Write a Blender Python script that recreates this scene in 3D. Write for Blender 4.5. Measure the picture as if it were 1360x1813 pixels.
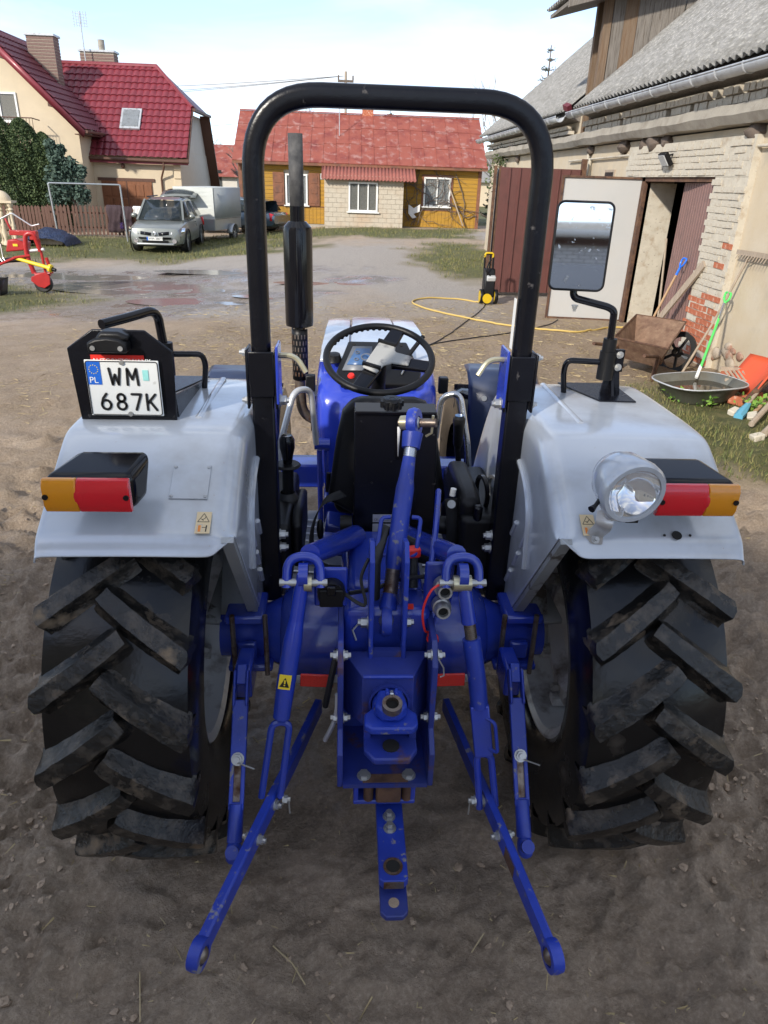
import bpy, bmesh, math, random
import numpy as np
from mathutils import Vector, Matrix, Euler
random.seed(7); RNG=np.random.default_rng(7)
R=math.radians; PI=math.pi
scene=bpy.context.scene; COL=scene.collection
for o in list(bpy.data.objects): bpy.data.objects.remove(o)
# ------------------------------------------------------------------ camera
CAM=(-.132,0,2.05); YAW=R(3.5); PIT=R(25.5); ROL=R(1.92)
cd=bpy.data.cameras.new('camera'); cam=bpy.data.objects.new('camera',cd); COL.objects.link(cam)
f0=Vector((math.sin(YAW),math.cos(YAW),0)); rt=Vector((math.cos(YAW),-math.sin(YAW),0))
fw=f0*math.cos(PIT)-Vector((0,0,math.sin(PIT))); up=f0*math.sin(PIT)+Vector((0,0,math.cos(PIT)))
X=rt*math.cos(ROL)+up*math.sin(ROL); Y=-rt*math.sin(ROL)+up*math.cos(ROL); Z=-fw
cam.matrix_world=Matrix(((X.x,Y.x,Z.x,CAM[0]),(X.y,Y.y,Z.y,CAM[1]),(X.z,Y.z,Z.z,CAM[2]),(0,0,0,1)))
cd.sensor_fit='VERTICAL'; cd.sensor_height=24; cd.lens=24*1235/1813.; cd.clip_start=.05; cd.clip_end=3000
scene.camera=cam
# ------------------------------------------------------------------ sky, sun, exposure
SUN_EL=R(29); SDIR=Vector((-.62,-.78,0)).normalized()
sunv=SDIR*math.cos(SUN_EL)+Vector((0,0,math.sin(SUN_EL)))
w=bpy.data.worlds.new('World'); scene.world=w; w.use_nodes=True
nt=w.node_tree; nt.nodes.clear()
def N(nt,t,**k):
    n=nt.nodes.new(t)
    for a,b in k.items(): setattr(n,a,b)
    return n
out=N(nt,'ShaderNodeOutputWorld'); bg=N(nt,'ShaderNodeBackground'); sky=N(nt,'ShaderNodeTexSky',sky_type='NISHITA')
sky.sun_disc=False; sky.sun_elevation=SUN_EL; sky.sun_rotation=math.atan2(sunv.x,sunv.y); sky.air_density=.6; sky.dust_density=.3; sky.ozone_density=1.5
bg.inputs['Strength'].default_value=.115
tc=N(nt,'ShaderNodeTexCoord'); mp=N(nt,'ShaderNodeMapping'); mp.inputs['Scale'].default_value=(1.6,1.6,7.5); mp.inputs['Location'].default_value=(3.1,1.4,.35)
mp.inputs['Rotation'].default_value=(0,R(6),0)
nz=N(nt,'ShaderNodeTexNoise'); nz.inputs['Scale'].default_value=1.35; nz.inputs['Detail'].default_value=6; nz.inputs['Roughness'].default_value=.52; nz.inputs['Distortion'].default_value=.35
rp=N(nt,'ShaderNodeValToRGB'); rp.color_ramp.elements[0].position=.45; rp.color_ramp.elements[0].color=(.20,.20,.20,1); rp.color_ramp.elements[1].position=.62; rp.color_ramp.elements[1].color=(.95,.95,.95,1)
mx=N(nt,'ShaderNodeMix',data_type='RGBA'); mx.inputs[7].default_value=(3.5,3.6,3.72,1)
L=nt.links.new
L(tc.outputs['Generated'],mp.inputs['Vector']); L(mp.outputs[0],nz.inputs['Vector']); L(nz.outputs['Fac'],rp.inputs[0])
L(rp.outputs[0],mx.inputs[0]); L(sky.outputs[0],mx.inputs[6]); L(mx.outputs[2],bg.inputs[0]); L(bg.outputs[0],out.inputs[0])
sd=bpy.data.lights.new('sun','SUN'); sd.energy=1.75; sd.angle=R(2.5); sd.color=(1,.93,.82)
sun=bpy.data.objects.new('sun',sd); COL.objects.link(sun); sun.rotation_euler=sunv.to_track_quat('Z','Y').to_euler(); sun.location=(-20,-25,30)
scene.view_settings.view_transform='Standard'; scene.view_settings.look='None'; scene.view_settings.exposure=1.48; scene.view_settings.gamma=1
scene.view_settings.use_curve_mapping=False
scene.render.engine='CYCLES'; scene.cycles.max_bounces=6; scene.cycles.use_denoising=True
# ------------------------------------------------------------------ helpers
def rot_to(d):
    return Vector(d).to_track_quat('Z','Y').to_matrix()
ORI={}      # object name -> world origin of its mesh coordinates
class MB:
    def __init__(s): s.v=[]; s.f=[]
    def add(s,vs,fs):
        b=len(s.v); s.v+=[tuple(q) for q in vs]; s.f+=[tuple(b+i for i in f) for f in fs]; return s
    def box(s,x0,x1,y0,y1,z0,z1):
        return s.add([(x0,y0,z0),(x1,y0,z0),(x1,y1,z0),(x0,y1,z0),(x0,y0,z1),(x1,y0,z1),(x1,y1,z1),(x0,y1,z1)],
            [(0,3,2,1),(4,5,6,7),(0,1,5,4),(1,2,6,5),(2,3,7,6),(3,0,4,7)])
    def obox(s,c,size,rot=None):
        c=Vector(c); m=rot if isinstance(rot,Matrix) else Euler(rot or (0,0,0)).to_matrix()
        hx,hy,hz=[q/2 for q in size]
        vs=[c+m@Vector(p) for p in [(-hx,-hy,-hz),(hx,-hy,-hz),(hx,hy,-hz),(-hx,hy,-hz),(-hx,-hy,hz),(hx,-hy,hz),(hx,hy,hz),(-hx,hy,hz)]]
        return s.add(vs,[(0,3,2,1),(4,5,6,7),(0,1,5,4),(1,2,6,5),(2,3,7,6),(3,0,4,7)])
    def bar(s,p0,p1,wd,ht,upv=(0,0,1)):
        p0=Vector(p0);p1=Vector(p1); d=(p1-p0); l=d.length; d.normalize(); u=Vector(upv)
        if abs(u.dot(d))>.98: u=Vector((0,1,0))
        a=d.cross(u).normalized(); b=a.cross(d)
        m=Matrix((a,b,d)).transposed()   # local x=width, y=height, z=length
        return s.obox((p0+p1)/2,(wd,ht,l),m)
    def cyl(s,p0,p1,r0,r1=None,n=14,caps=True):
        r1=r0 if r1 is None else r1
        p0=Vector(p0);p1=Vector(p1); m=rot_to(p1-p0)
        vs=[];fs=[]
        for p,r in ((p0,r0),(p1,r1)):
            for i in range(n):
                a=2*PI*i/n; vs.append(p+m@Vector((r*math.cos(a),r*math.sin(a),0)))
        for i in range(n): fs.append((i,(i+1)%n,n+(i+1)%n,n+i))
        if caps: fs.append(tuple(range(n))[::-1]); fs.append(tuple(range(n,2*n)))
        return s.add(vs,fs)
    def lathe(s,prof,c,axis,n=24,closed=False,a0=0,a1=2*PI):
        c=Vector(c); m=rot_to(axis); vs=[];fs=[]; k=len(prof); full=abs(a1-a0-2*PI)<1e-6; nn=n if full else n+1
        for i in range(nn):
            a=a0+(a1-a0)*i/n
            for r,h in prof: vs.append(c+m@Vector((r*math.cos(a),r*math.sin(a),h)))
        for i in range(n):
            j=(i+1)%nn
            for q in range(k-1 if not closed else k):
                q2=(q+1)%k; fs.append((i*k+q,j*k+q,j*k+q2,i*k+q2))
        return s.add(vs,fs)
    def tube(s,path,r,n=10,closed=False,caps=True,sq=0,rb=None):
        P=[Vector(p) for p in path]; k=len(P); vs=[];fs=[]
        T=[]
        for i in range(k):
            a=P[i-1] if (i>0 or closed) else P[i]; b=P[(i+1)%k] if (i<k-1 or closed) else P[i]
            T.append((b-a).normalized())
        u=Vector((0,0,1)) if abs(T[0].z)<.9 else Vector((0,1,0))
        nrm=(u-T[0]*u.dot(T[0])).normalized(); fr=[]
        for i in range(k):
            if i: 
                nrm=(nrm-T[i]*nrm.dot(T[i])).normalized()
            fr.append((nrm.copy(),T[i].cross(nrm)))
        for i in range(k):
            rr=r[i] if isinstance(r,(list,tuple)) else r
            r2=rr if rb is None else rb
            for j in range(n):
                a=2*PI*(j+.5)/n; ca,sa=math.cos(a),math.sin(a)
                if sq: 
                    e=2/sq; ca=math.copysign(abs(ca)**e,ca); sa=math.copysign(abs(sa)**e,sa)
                vs.append(P[i]+fr[i][0]*(rr*ca)+fr[i][1]*(r2*sa))
        for i in range(k if closed else k-1):
            i2=(i+1)%k
            for j in range(n): fs.append((i*n+j,i*n+(j+1)%n,i2*n+(j+1)%n,i2*n+j))
        if caps and not closed: fs.append(tuple(range(n))[::-1]); fs.append(tuple(range((k-1)*n,k*n)))
        return s.add(vs,fs)
    def prism(s,poly,ax,a,b):
        # poly in the two remaining axes (order x,y,z without ax)
        def mk(p,h):
            return {'x':(h,p[0],p[1]),'y':(p[0],h,p[1]),'z':(p[0],p[1],h)}[ax]
        n=len(poly); vs=[mk(p,a) for p in poly]+[mk(p,b) for p in poly]
        fs=[tuple(range(n))[::-1],tuple(range(n,2*n))]+[(i,(i+1)%n,n+(i+1)%n,n+i) for i in range(n)]
        return s.add(vs,fs)
    def sph(s,c,r,nu=16,nv=10,m=None,h0=-PI/2,h1=PI/2):
        r=(r,r,r) if not isinstance(r,(tuple,list)) else r; c=Vector(c); vs=[];fs=[]
        for j in range(nv+1):
            b=h0+(h1-h0)*j/nv
            for i in range(nu):
                a=2*PI*i/nu; p=Vector((r[0]*math.cos(b)*math.cos(a),r[1]*math.cos(b)*math.sin(a),r[2]*math.sin(b)))
                vs.append(c+(m@p if m else p))
        for j in range(nv):
            for i in range(nu): fs.append((j*nu+i,j*nu+(i+1)%nu,(j+1)*nu+(i+1)%nu,(j+1)*nu+i))
        return s.add(vs,fs)
    def grid(s,rows):
        b=len(s.v); n=len(rows[0])
        for r_ in rows: s.v+=[tuple(p) for p in r_]
        for i in range(len(rows)-1):
            for j in range(n-1): s.f.append((b+i*n+j,b+i*n+j+1,b+(i+1)*n+j+1,b+(i+1)*n+j))
        return s
    def xf(s,m):
        s.v=[tuple(m@Vector(p)) for p in s.v]; return s
    def build(s,name,mat,parent=None,smooth=True,bevel=0,seg=2,angle=40,solid=0,sub=0,origin=None):
        o0=Vector(ORI[parent.name]) if parent is not None else Vector(origin or (0,0,0))
        me=bpy.data.meshes.new(name)
        me.from_pydata([(p[0]-o0.x,p[1]-o0.y,p[2]-o0.z) for p in s.v],[],s.f)
        bm=bmesh.new(); bm.from_mesh(me); bmesh.ops.recalc_face_normals(bm,faces=bm.faces); bm.to_mesh(me); bm.free()
        if mat: me.materials.append(mat)
        if smooth:
            me.polygons.foreach_set('use_smooth',[True]*len(me.polygons)); me.set_sharp_from_angle(angle=R(angle))
        o=bpy.data.objects.new(name,me); COL.objects.link(o)
        if parent is not None: o.parent=parent
        else: o.location=o0
        ORI[o.name]=tuple(o0)
        if sub: md=o.modifiers.new('sub','SUBSURF'); md.levels=sub; md.render_levels=sub
        if solid: md=o.modifiers.new('solid','SOLIDIFY'); md.thickness=solid; md.offset=0
        if bevel:
            md=o.modifiers.new('bevel','BEVEL'); md.width=bevel; md.segments=seg; md.limit_method='ANGLE'; md.angle_limit=R(35)
        return o
def tag(o,label=None,cat=None,group=None,kind=None):
    if label: o['label']=label
    if cat: o['category']=cat
    if group: o['group']=group
    if kind: o['kind']=kind
    return o
def thing(name,loc,label,cat,group=None):
    o=bpy.data.objects.new(name,None); COL.objects.link(o); o.location=loc; o.empty_display_size=.1
    ORI[o.name]=tuple(loc); tag(o,label,cat,group); return o
def sub_root(name,loc,parent):
    o=bpy.data.objects.new(name,None); COL.objects.link(o); o.parent=parent
    o.location=Vector(loc)-Vector(ORI[parent.name]); ORI[o.name]=tuple(loc); return o
def inst(src,parent,loc=(0,0,0),rot=(0,0,0),scale=None,name=None):
    """share mesh data of src (mesh coordinates relative to its own origin) at a world place"""
    o=bpy.data.objects.new(name or src.name.split('.')[0],src.data if hasattr(src,'data') else src); COL.objects.link(o)
    if parent is not None: o.parent=parent; o.location=Vector(loc)-Vector(ORI[parent.name]); 
    else: o.location=loc
    o.rotation_euler=rot
    if scale: o.scale=scale
    ORI[o.name]=tuple(loc); return o
def mesh_only(mb,name,mat,smooth=False,angle=40):
    me=bpy.data.meshes.new(name); me.from_pydata(mb.v,[],mb.f)
    bm=bmesh.new(); bm.from_mesh(me); bmesh.ops.recalc_face_normals(bm,faces=bm.faces); bm.to_mesh(me); bm.free()
    me.materials.append(mat)
    if smooth: me.polygons.foreach_set('use_smooth',[True]*len(me.polygons)); me.set_sharp_from_angle(angle=R(angle))
    return me
def arcpath(pts,rad,n=6):
    """polyline with rounded corners"""
    P=[Vector(p) for p in pts]; o=[P[0]]
    for i in range(1,len(P)-1):
        a=(P[i-1]-P[i]); b=(P[i+1]-P[i]); rr=min(rad,a.length*.49,b.length*.49)
        p0=P[i]+a.normalized()*rr; p1=P[i]+b.normalized()*rr
        for k in range(n+1):
            t=k/n; o.append(p0*(1-t)**2+P[i]*2*t*(1-t)+p1*t*t)
    o.append(P[-1]); return o
# ------------------------------------------------------------------ materials
MT={}
def M(name,col,rough=.5,metal=0,var=.12,scale=6,bump=0,bscale=60,col2=None,m2=(5,.58,.06),rough2=None,coat=0,col3=None,m3=(20,.62,.04),spec=.5,trans=0,ior=1.45,detail=5,stretch=None,rnd=0):
    m=bpy.data.materials.new(name); m.use_nodes=True; nt=m.node_tree; L=nt.links.new
    b=nt.nodes['Principled BSDF']; tc=N(nt,'ShaderNodeTexCoord'); vec=tc.outputs['Object']
    if rnd:
        oi=N(nt,'ShaderNodeObjectInfo'); va=N(nt,'ShaderNodeVectorMath',operation='MULTIPLY_ADD'); va.inputs[1].default_value=(37,23,51); L(oi.outputs['Random'],va.inputs[0]); L(vec,va.inputs[2]); vec=va.outputs[0]
    if stretch:
        mp=N(nt,'ShaderNodeMapping'); mp.inputs['Scale'].default_value=stretch; L(vec,mp.inputs[0]); vec=mp.outputs[0]
    def noise(sc,det=detail,rg=.6):
        n=N(nt,'ShaderNodeTexNoise'); n.inputs['Scale'].default_value=sc; n.inputs['Detail'].default_value=det; n.inputs['Roughness'].default_value=rg; L(vec,n.inputs['Vector']); return n.outputs['Fac']
    def ramp(f,c,wd):
        r_=N(nt,'ShaderNodeMapRange'); r_.inputs[1].default_value=c-wd; r_.inputs[2].default_value=c+wd; r_.clamp=True; L(f,r_.inputs[0]); return r_.outputs[0]
    hs=N(nt,'ShaderNodeHueSaturation'); hs.inputs['Color'].default_value=(*col,1)
    mr=N(nt,'ShaderNodeMapRange'); mr.inputs[1].default_value=.25; mr.inputs[2].default_value=.75; mr.inputs[3].default_value=1-var; mr.inputs[4].default_value=1+var
    L(noise(scale),mr.inputs[0]); L(mr.outputs[0],hs.inputs['Value']); c=hs.outputs[0]
    rv=None
    def mixin(c,rv,colx,mm,rx):
        f=ramp(noise(mm[0]),mm[1],mm[2]); mx=N(nt,'ShaderNodeMix',data_type='RGBA'); L(f,mx.inputs[0]); L(c,mx.inputs[6]); mx.inputs[7].default_value=(*colx,1)
        if rx is not None:
            q=N(nt,'ShaderNodeMapRange'); L(f,q.inputs[0]); q.inputs[3].default_value=rough; q.inputs[4].default_value=rx; rv=q.outputs[0]
        return mx.outputs[2],rv,f
    f2=None
    if col3: c,rv,_=mixin(c,rv,col3,m3,None)
    if col2: c,rv,f2=mixin(c,rv,col2,m2,rough2)
    L(c,b.inputs['Base Color']); b.inputs['Roughness'].default_value=rough
    if rv is not None: L(rv,b.inputs['Roughness'])
    else:
        q=N(nt,'ShaderNodeMapRange'); L(noise(scale*2.3),q.inputs[0]); q.inputs[3].default_value=max(0,rough-.08); q.inputs[4].default_value=min(1,rough+.08); L(q.outputs[0],b.inputs['Roughness'])
    b.inputs['Metallic'].default_value=metal; b.inputs['Coat Weight'].default_value=coat; b.inputs['Coat Roughness'].default_value=.115
    b.inputs['Specular IOR Level'].default_value=spec
    if trans: b.inputs['Transmission Weight'].default_value=trans; b.inputs['IOR'].default_value=ior
    if bump:
        bp=N(nt,'ShaderNodeBump'); bp.inputs['Strength'].default_value=1; bp.inputs['Distance'].default_value=bump; L(noise(bscale,6,.65),bp.inputs['Height']); L(bp.outputs[0],b.inputs['Normal'])
    MT[name]=m; return m
BLUE=(.016,.042,.40)
M('tractor_blue',BLUE,.24,0,.12,9,coat=.6,bump=.0006,bscale=60,col2=(.13,.10,.09),m2=(16,.74,.03),rough2=.7,col3=(.035,.06,.30),m3=(4,.55,.15))
M('worn_blue',(.019,.05,.40),.38,0,.16,14,bump=.0008,bscale=70,col2=(.20,.19,.21),m2=(28,.635,.03),rough2=.6,col3=(.018,.034,.24),m3=(5,.55,.2))
M('hitch_blue',(.018,.036,.28),.42,0,.14,10,bump=.0008,bscale=70,col2=(.10,.045,.03),m2=(9,.635,.05),rough2=.8,col3=(.03,.04,.12),m3=(3,.56,.2))
M('hood_blue',(.028,.055,.46),.22,0,.04,4,coat=.6)
M('silver_paint',(.55,.59,.645),.20,.15,.03,3,coat=.45,bump=.0004,bscale=9,col2=(.26,.21,.17),m2=(70,.715,.02),rough2=.7,col3=(.38,.385,.39),m3=(3.0,.575,.12))
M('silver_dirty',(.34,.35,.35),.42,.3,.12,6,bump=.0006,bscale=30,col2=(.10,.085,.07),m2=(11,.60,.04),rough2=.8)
M('black_paint',(.0045,.0048,.0075),.27,0,.3,8,spec=.32,bump=.0008,bscale=50,col2=(.07,.065,.065),m2=(26,.70,.025),rough2=.6)
M('black_plastic',(.006,.006,.007),.42,0,.2,12,bump=.0006,bscale=200,spec=.32)
M('black_gloss',(.005,.005,.007),.13,0,.1,4,spec=.4)
M('black_cloth',(.009,.009,.010),.8,0,.2,30,bump=.001,bscale=300)
M('rubber_tyre',(.0040,.0042,.0048),.20,0,.25,5,bump=.0016,bscale=16,col2=(.050,.039,.029),m2=(7,.665,.06),rough2=.8,col3=(.012,.011,.010),m3=(15,.64,.1),spec=.42)
M('rubber_lug',(.008,.0079,.0078),.26,0,.3,9,bump=.006,bscale=38,col2=(.20,.148,.098),m2=(9,.64,.06),rough2=.97,col3=(.06,.049,.038),m3=(20,.565,.10),rnd=1)
M('rubber',(.02,.02,.021),.55,0,.2,12,bump=.001,bscale=90)
M('rim_grey',(.78,.80,.79),.38,.2,.10,5,col2=(.22,.19,.16),m2=(7,.62,.1),rough2=.8)
M('zinc',(.46,.46,.45),.36,.7,.15,20)
M('zinc_yellow',(.58,.53,.36),.32,.8,.15,20)
M('chrome_dull',(.55,.57,.60),.25,.9,.08,12)
M('rail_silver',(.60,.60,.60),.33,.5,.06,12)
M('steel_worn',(.23,.19,.16),.42,.8,.25,25,col2=(.12,.06,.035),m2=(18,.55,.08),rough2=.8)
M('rust',(.10,.052,.034),.85,.1,.3,14,bump=.003,bscale=60,col2=(.16,.085,.048),m2=(9,.55,.1),col3=(.05,.03,.022),m3=(20,.6,.08))
M('red_lens',(.95,.012,.03),.22,0,.05,4,coat=.8,trans=.35)
M('amber_lens',(1.0,.40,.01),.22,0,.05,4,coat=.8,trans=.35)
M('red_paint',(.40,.018,.018),.4,0,.12,8,coat=.2,col2=(.3,.05,.03),m2=(14,.68,.05))
M('red_plastic',(.75,.03,.02),.4,0,.05,8)
M('reflector_red',(.92,.045,.03),.25,0,.10,260,coat=.5,bump=.0015,bscale=420)
M('white_plate',(.72,.73,.71),.35,0,.03,9,col2=(.55,.55,.52),m2=(20,.72,.03))
M('plate_black',(.008,.008,.009),.45,0,.05,9)
M('plate_blue',(.012,.12,.55),.4,0,.03,9)
M('yellow_star',(.8,.62,.05),.5)
M('sticker_cream',(.72,.56,.33),.5,0,.05,20)
M('sticker_orange',(.8,.25,.04),.5,0,.05,20)
M('sticker_teal',(.30,.66,.62),.4,0,.12,60)
M('sticker_grey',(.5,.5,.52),.4,.3,.1,40)
M('sticker_yellow',(.80,.58,.03),.45,0,.05,20)
M('white_paint',(.78,.78,.75),.5,0,.05,6)
M('mirror_glass',(.82,.84,.86),.03,1,.02,6,col2=(.45,.46,.48),m2=(46,.66,.05),rough2=.35)
M('lamp_reflector',(.85,.85,.86),.06,1,.03,6)
M('gauge_blue',(.06,.13,.28),.3,0,.1,12)
M('wheel_grey',(.36,.36,.345),.6,0,.06,8,col2=(.16,.16,.17),m2=(14,.64,.05))
M('wash_grey',(.14,.15,.17),.4,0,.2,20)
def glassmat(name,tint,rough=.02,alpha=.25):
    m=bpy.data.materials.new(name); m.use_nodes=True; nt=m.node_tree; b=nt.nodes['Principled BSDF']
    b.inputs['Base Color'].default_value=(*tint,1); b.inputs['Roughness'].default_value=rough; b.inputs['Alpha'].default_value=alpha; b.inputs['IOR'].default_value=1.5; b.inputs['Specular IOR Level'].default_value=.8
    MT[name]=m
glassmat('clear_glass',(.9,.92,.92),.03,.18); glassmat('car_glass',(.03,.04,.045),.03,.72); glassmat('window_glass',(.10,.12,.13),.04,.35)
# setting
M('plaster_cream',(.60,.50,.355),.85,0,.05,3,bump=.002,bscale=40,col2=(.56,.47,.34),m2=(1.2,.60,.15))
M('plaster_grey',(.60,.56,.50),.85,0,.05,3,bump=.002,bscale=40)
M('roof_red_metal',(.225,.036,.048),.38,.1,.10,3,coat=.1,col2=(.18,.03,.04),m2=(2,.58,.1))
M('roof_red_dark',(.15,.028,.04),.45,.1,.1,3)  # darker copy of the red roof metal; paints shade on the cream house
M('wood_dark',(.10,.045,.028),.6,0,.25,5,bump=.002,bscale=30,stretch=(6,6,.7))
M('wood_garage',(.20,.075,.030),.5,0,.25,4,stretch=(5,5,.6))
M('chimney_brick',(.20,.13,.11),.85,0,.2,12)
M('yellow_boards',(.40,.215,.022),.7,0,.16,2.5,bump=.002,bscale=30,col2=(.30,.17,.04),m2=(2.2,.60,.12),stretch=(.5,1,5))
M('brown_boards',(.21,.085,.045),.7,0,.2,5,bump=.002,bscale=30,col2=(.13,.06,.04),m2=(3,.58,.1))
M('old_roof_red',(.30,.082,.056),.62,.1,.12,2.5,bump=.002,bscale=14,col2=(.36,.18,.155),m2=(3.2,.60,.07),rough2=.75,col3=(.20,.042,.035),m3=(1.3,.58,.1))
M('corr_roof_brown',(.26,.085,.065),.75,0,.2,4)
M('porch_block',(.50,.44,.35),.85,0,.09,6,bump=.002,bscale=60,col2=(.48,.36,.25),m2=(1.1,.60,.16))
M('mortar',(.42,.37,.29),.95,0,.12,10)
M('curtain',(.75,.75,.73),.9,0,.1,10,stretch=(8,1,.3))
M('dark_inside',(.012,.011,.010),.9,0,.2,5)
M('barn_plaster',(.52,.435,.31),.9,0,.07,2,bump=.004,bscale=22,col2=(.42,.37,.29),m2=(1.5,.615,.08),col3=(.54,.47,.365),m3=(3.1,.55,.15))
M('white_wash',(.52,.475,.39),.9,0,.10,8,bump=.004,bscale=40,col2=(.40,.33,.245),m2=(7,.60,.08),col3=(.30,.26,.21),m3=(22,.66,.04))
M('red_brick',(.42,.13,.065),.9,0,.25,14,bump=.004,bscale=50,col2=(.58,.46,.36),m2=(14,.62,.06))
M('corr_cement',(.24,.235,.225),.95,0,.16,3,bump=.008,bscale=55,col2=(.17,.165,.15),m2=(9,.56,.10),col3=(.40,.385,.355),m3=(28,.58,.1),detail=8)
M('gutter_zinc',(.46,.48,.50),.45,.25,.12,5,col2=(.30,.30,.30),m2=(6,.6,.1))
M('plank_grey',(.20,.178,.155),.85,0,.26,3,bump=.004,bscale=30,stretch=(9,9,.55),col2=(.085,.068,.052),m2=(5,.60,.1))
M('plank_brown',(.175,.122,.080),.8,0,.28,3,bump=.004,bscale=30,stretch=(9,9,.55),col2=(.14,.075,.035),m2=(5,.58,.1))
M('sheet_brown',(.135,.055,.048),.5,.1,.10,2,col2=(.10,.045,.04),m2=(4,.6,.1))
M('door_brown',(.215,.12,.105),.6,0,.10,2,col2=(.16,.095,.085),m2=(4,.6,.1))
M('door_white',(.44,.44,.43),.5,0,.04,2,col2=(.44,.43,.41),m2=(2,.6,.15))
M('concrete',(.36,.33,.28),.95,0,.14,4,bump=.006,bscale=30,col2=(.24,.21,.17),m2=(3,.60,.1))
M('stone_mixed',(.40,.34,.27),.9,0,.3,7,bump=.006,bscale=40,col2=(.30,.17,.12),m2=(2.5,.56,.03))
M('hose_yellow',(.56,.40,.12),.5,0,.05,9)
M('cable_black',(.015,.015,.016),.6)
M('yellow_plastic',(.60,.40,.01),.4,0,.05,9)
M('grey_plastic',(.45,.46,.46),.5,0,.05,9)
M('blue_plastic',(.02,.16,.72),.4,0,.05,9)
M('lightblue_plastic',(.11,.36,.52),.5,0,.08,12)
M('green_plastic',(.10,.60,.13),.4,0,.06,9)
M('orange_plastic',(.60,.085,.03),.45,0,.06,9)
M('wood_handle',(.42,.27,.15),.7,0,.18,5,stretch=(8,8,.6))
M('wood_old',(.36,.29,.22),.85,0,.22,5,stretch=(8,8,.6),bump=.002,bscale=30)
M('galv_tub',(.20,.205,.185),.5,.6,.14,6,col2=(.17,.16,.13),m2=(4,.56,.12),rough2=.8)
M('dirty_water',(.045,.038,.025),.04,0,.1,3)
M('car_silver',(.20,.215,.20),.30,.3,.03,3,coat=.6)
M('car_bluegrey',(.09,.13,.17),.25,.5,.03,3,coat=.6)
M('tarp_white',(.52,.54,.51),.6,0,.05,2,bump=.01,bscale=4)
M('tarp_white_shaded',(.36,.385,.39),.6,0,.05,2,bump=.01,bscale=4)  # shaded copy of the white tarp
M('trailer_metal',(.40,.42,.43),.4,.7,.08,6)
M('tarp_blue',(.012,.026,.075),.45,0,.4,6,bump=.12,bscale=7)
M('sack',(.50,.36,.24),.9,0,.15,12,bump=.01,bscale=20)
M('cloth_pink',(.72,.50,.58),.9); M('cloth_white',(.75,.74,.72),.9); M('cloth_dark',(.05,.03,.035),.9); M('cloth_purple',(.10,.05,.25),.9)
M('bark',(.13,.10,.08),.9,0,.25,8,bump=.01,bscale=20)
M('bark_grey',(.20,.175,.16),.9,0,.2,8)
def leafmat(name,c1,c2):
    m=bpy.data.materials.new(name); m.use_nodes=True; nt=m.node_tree; L=nt.links.new; b=nt.nodes['Principled BSDF']
    at=N(nt,'ShaderNodeAttribute',attribute_name='lv'); mx=N(nt,'ShaderNodeMix',data_type='RGBA'); mx.inputs[6].default_value=(*c1,1); mx.inputs[7].default_value=(*c2,1)
    L(at.outputs['Fac'],mx.inputs[0]); L(mx.outputs[2],b.inputs['Base Color']); b.inputs['Roughness'].default_value=.75; MT[name]=m
leafmat('thuja',(.038,.066,.024),(.095,.135,.045)); leafmat('pine',(.040,.075,.055),(.10,.15,.115)); leafmat('spruce',(.03,.05,.03),(.07,.09,.05))
leafmat('grass',(.07,.105,.022),(.26,.22,.085)); leafmat('straw',(.36,.27,.13),(.50,.40,.22)); leafmat('weed',(.10,.22,.03),(.22,.36,.05)); leafmat('ivy',(.03,.06,.02),(.08,.10,.03))
# ================================================================== GROUND
def sstep(a,b,x):
    t=np.clip((np.asarray(x,float)-a)/(b-a),0,1); return t*t*(3-2*t)
def gz(x,y): return float(-.45*sstep(4,22,y)*sstep(1,-6.5,x))
def vnoise(x,y,seed=0):
    xi=np.floor(x).astype(np.int64); yi=np.floor(y).astype(np.int64); xf=x-xi; yf=y-yi
    def h(a,b):
        n=(a*374761393+b*668265263+seed*1442695041)&0x7fffffff; n=(n^(n>>13))*1274126177&0x7fffffff; n=n^(n>>16); return (n%100003)/100003.
    u=xf*xf*(3-2*xf); v=yf*yf*(3-2*yf)
    return (h(xi,yi)*(1-u)+h(xi+1,yi)*u)*(1-v)+(h(xi,yi+1)*(1-u)+h(xi+1,yi+1)*u)*v
def fbm(x,y,oct=4,seed=0):
    s=0;a=1;t=0
    for i in range(oct): s=s+a*vnoise(x*2**i+i*17.3,y*2**i+i*9.1,seed+i); t+=a; a*=.5
    return s/t
def blob(x,y,cx,cy,rx,ry,n,soft=.35):
    d=np.sqrt(((x-cx)/rx)**2+((y-cy)/ry)**2)+ (n-.5)*.9
    return np.clip((1-d)/soft+.5,0,1)
def masks(x,y):
    n=fbm(x*.9,y*.9,4,5); n2=fbm(x*2.5,y*2.5,3,11)
    gr=np.maximum.reduce([blob(x,y,-8.2,14.2,3.2,2.4,n), blob(x,y,-9,27,7.5,4.6,n), blob(x,y,1.2,32.2,7.2,3.0,n,.3), blob(x,y,3.6,21.5,1.9,5.4,n), blob(x,y,4.0,6.0,1.5,1.7,n,.6),
        np.where((y>39)|(np.abs(x)>16),1.,0)])
    road=blob(x,y,7.5,31.5,2.6,3.2,n,.3)
    gr=gr*(1-road)
    gv=np.maximum.reduce([blob(x,y,-1.5,19.5,7.5,7.5,n,.6), road, blob(x,y,-7,18.6,8,2.6,n,.5)])*(1-gr)
    wet=np.clip(np.maximum.reduce([blob(x,y,-4.6,14.2,3.4,2.6,n2,.5),blob(x,y,-6.5,18.2,6,2.2,n2,.5),blob(x,y,.2,16.6,1.0,.7,n2,.5),blob(x,y,-1.1,14.5,.8,.5,n2,.5),.8*blob(x,y,-.1,1.95,.75,.5,n2,.7)]),0,1)*(1-gr)
    st=np.clip(blob(x,y,1.5,9.5,6,4.2,n,.7)*(.25+1.3*n2),0,1)*(1-gr)
    return gr,gv,wet,st
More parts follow.
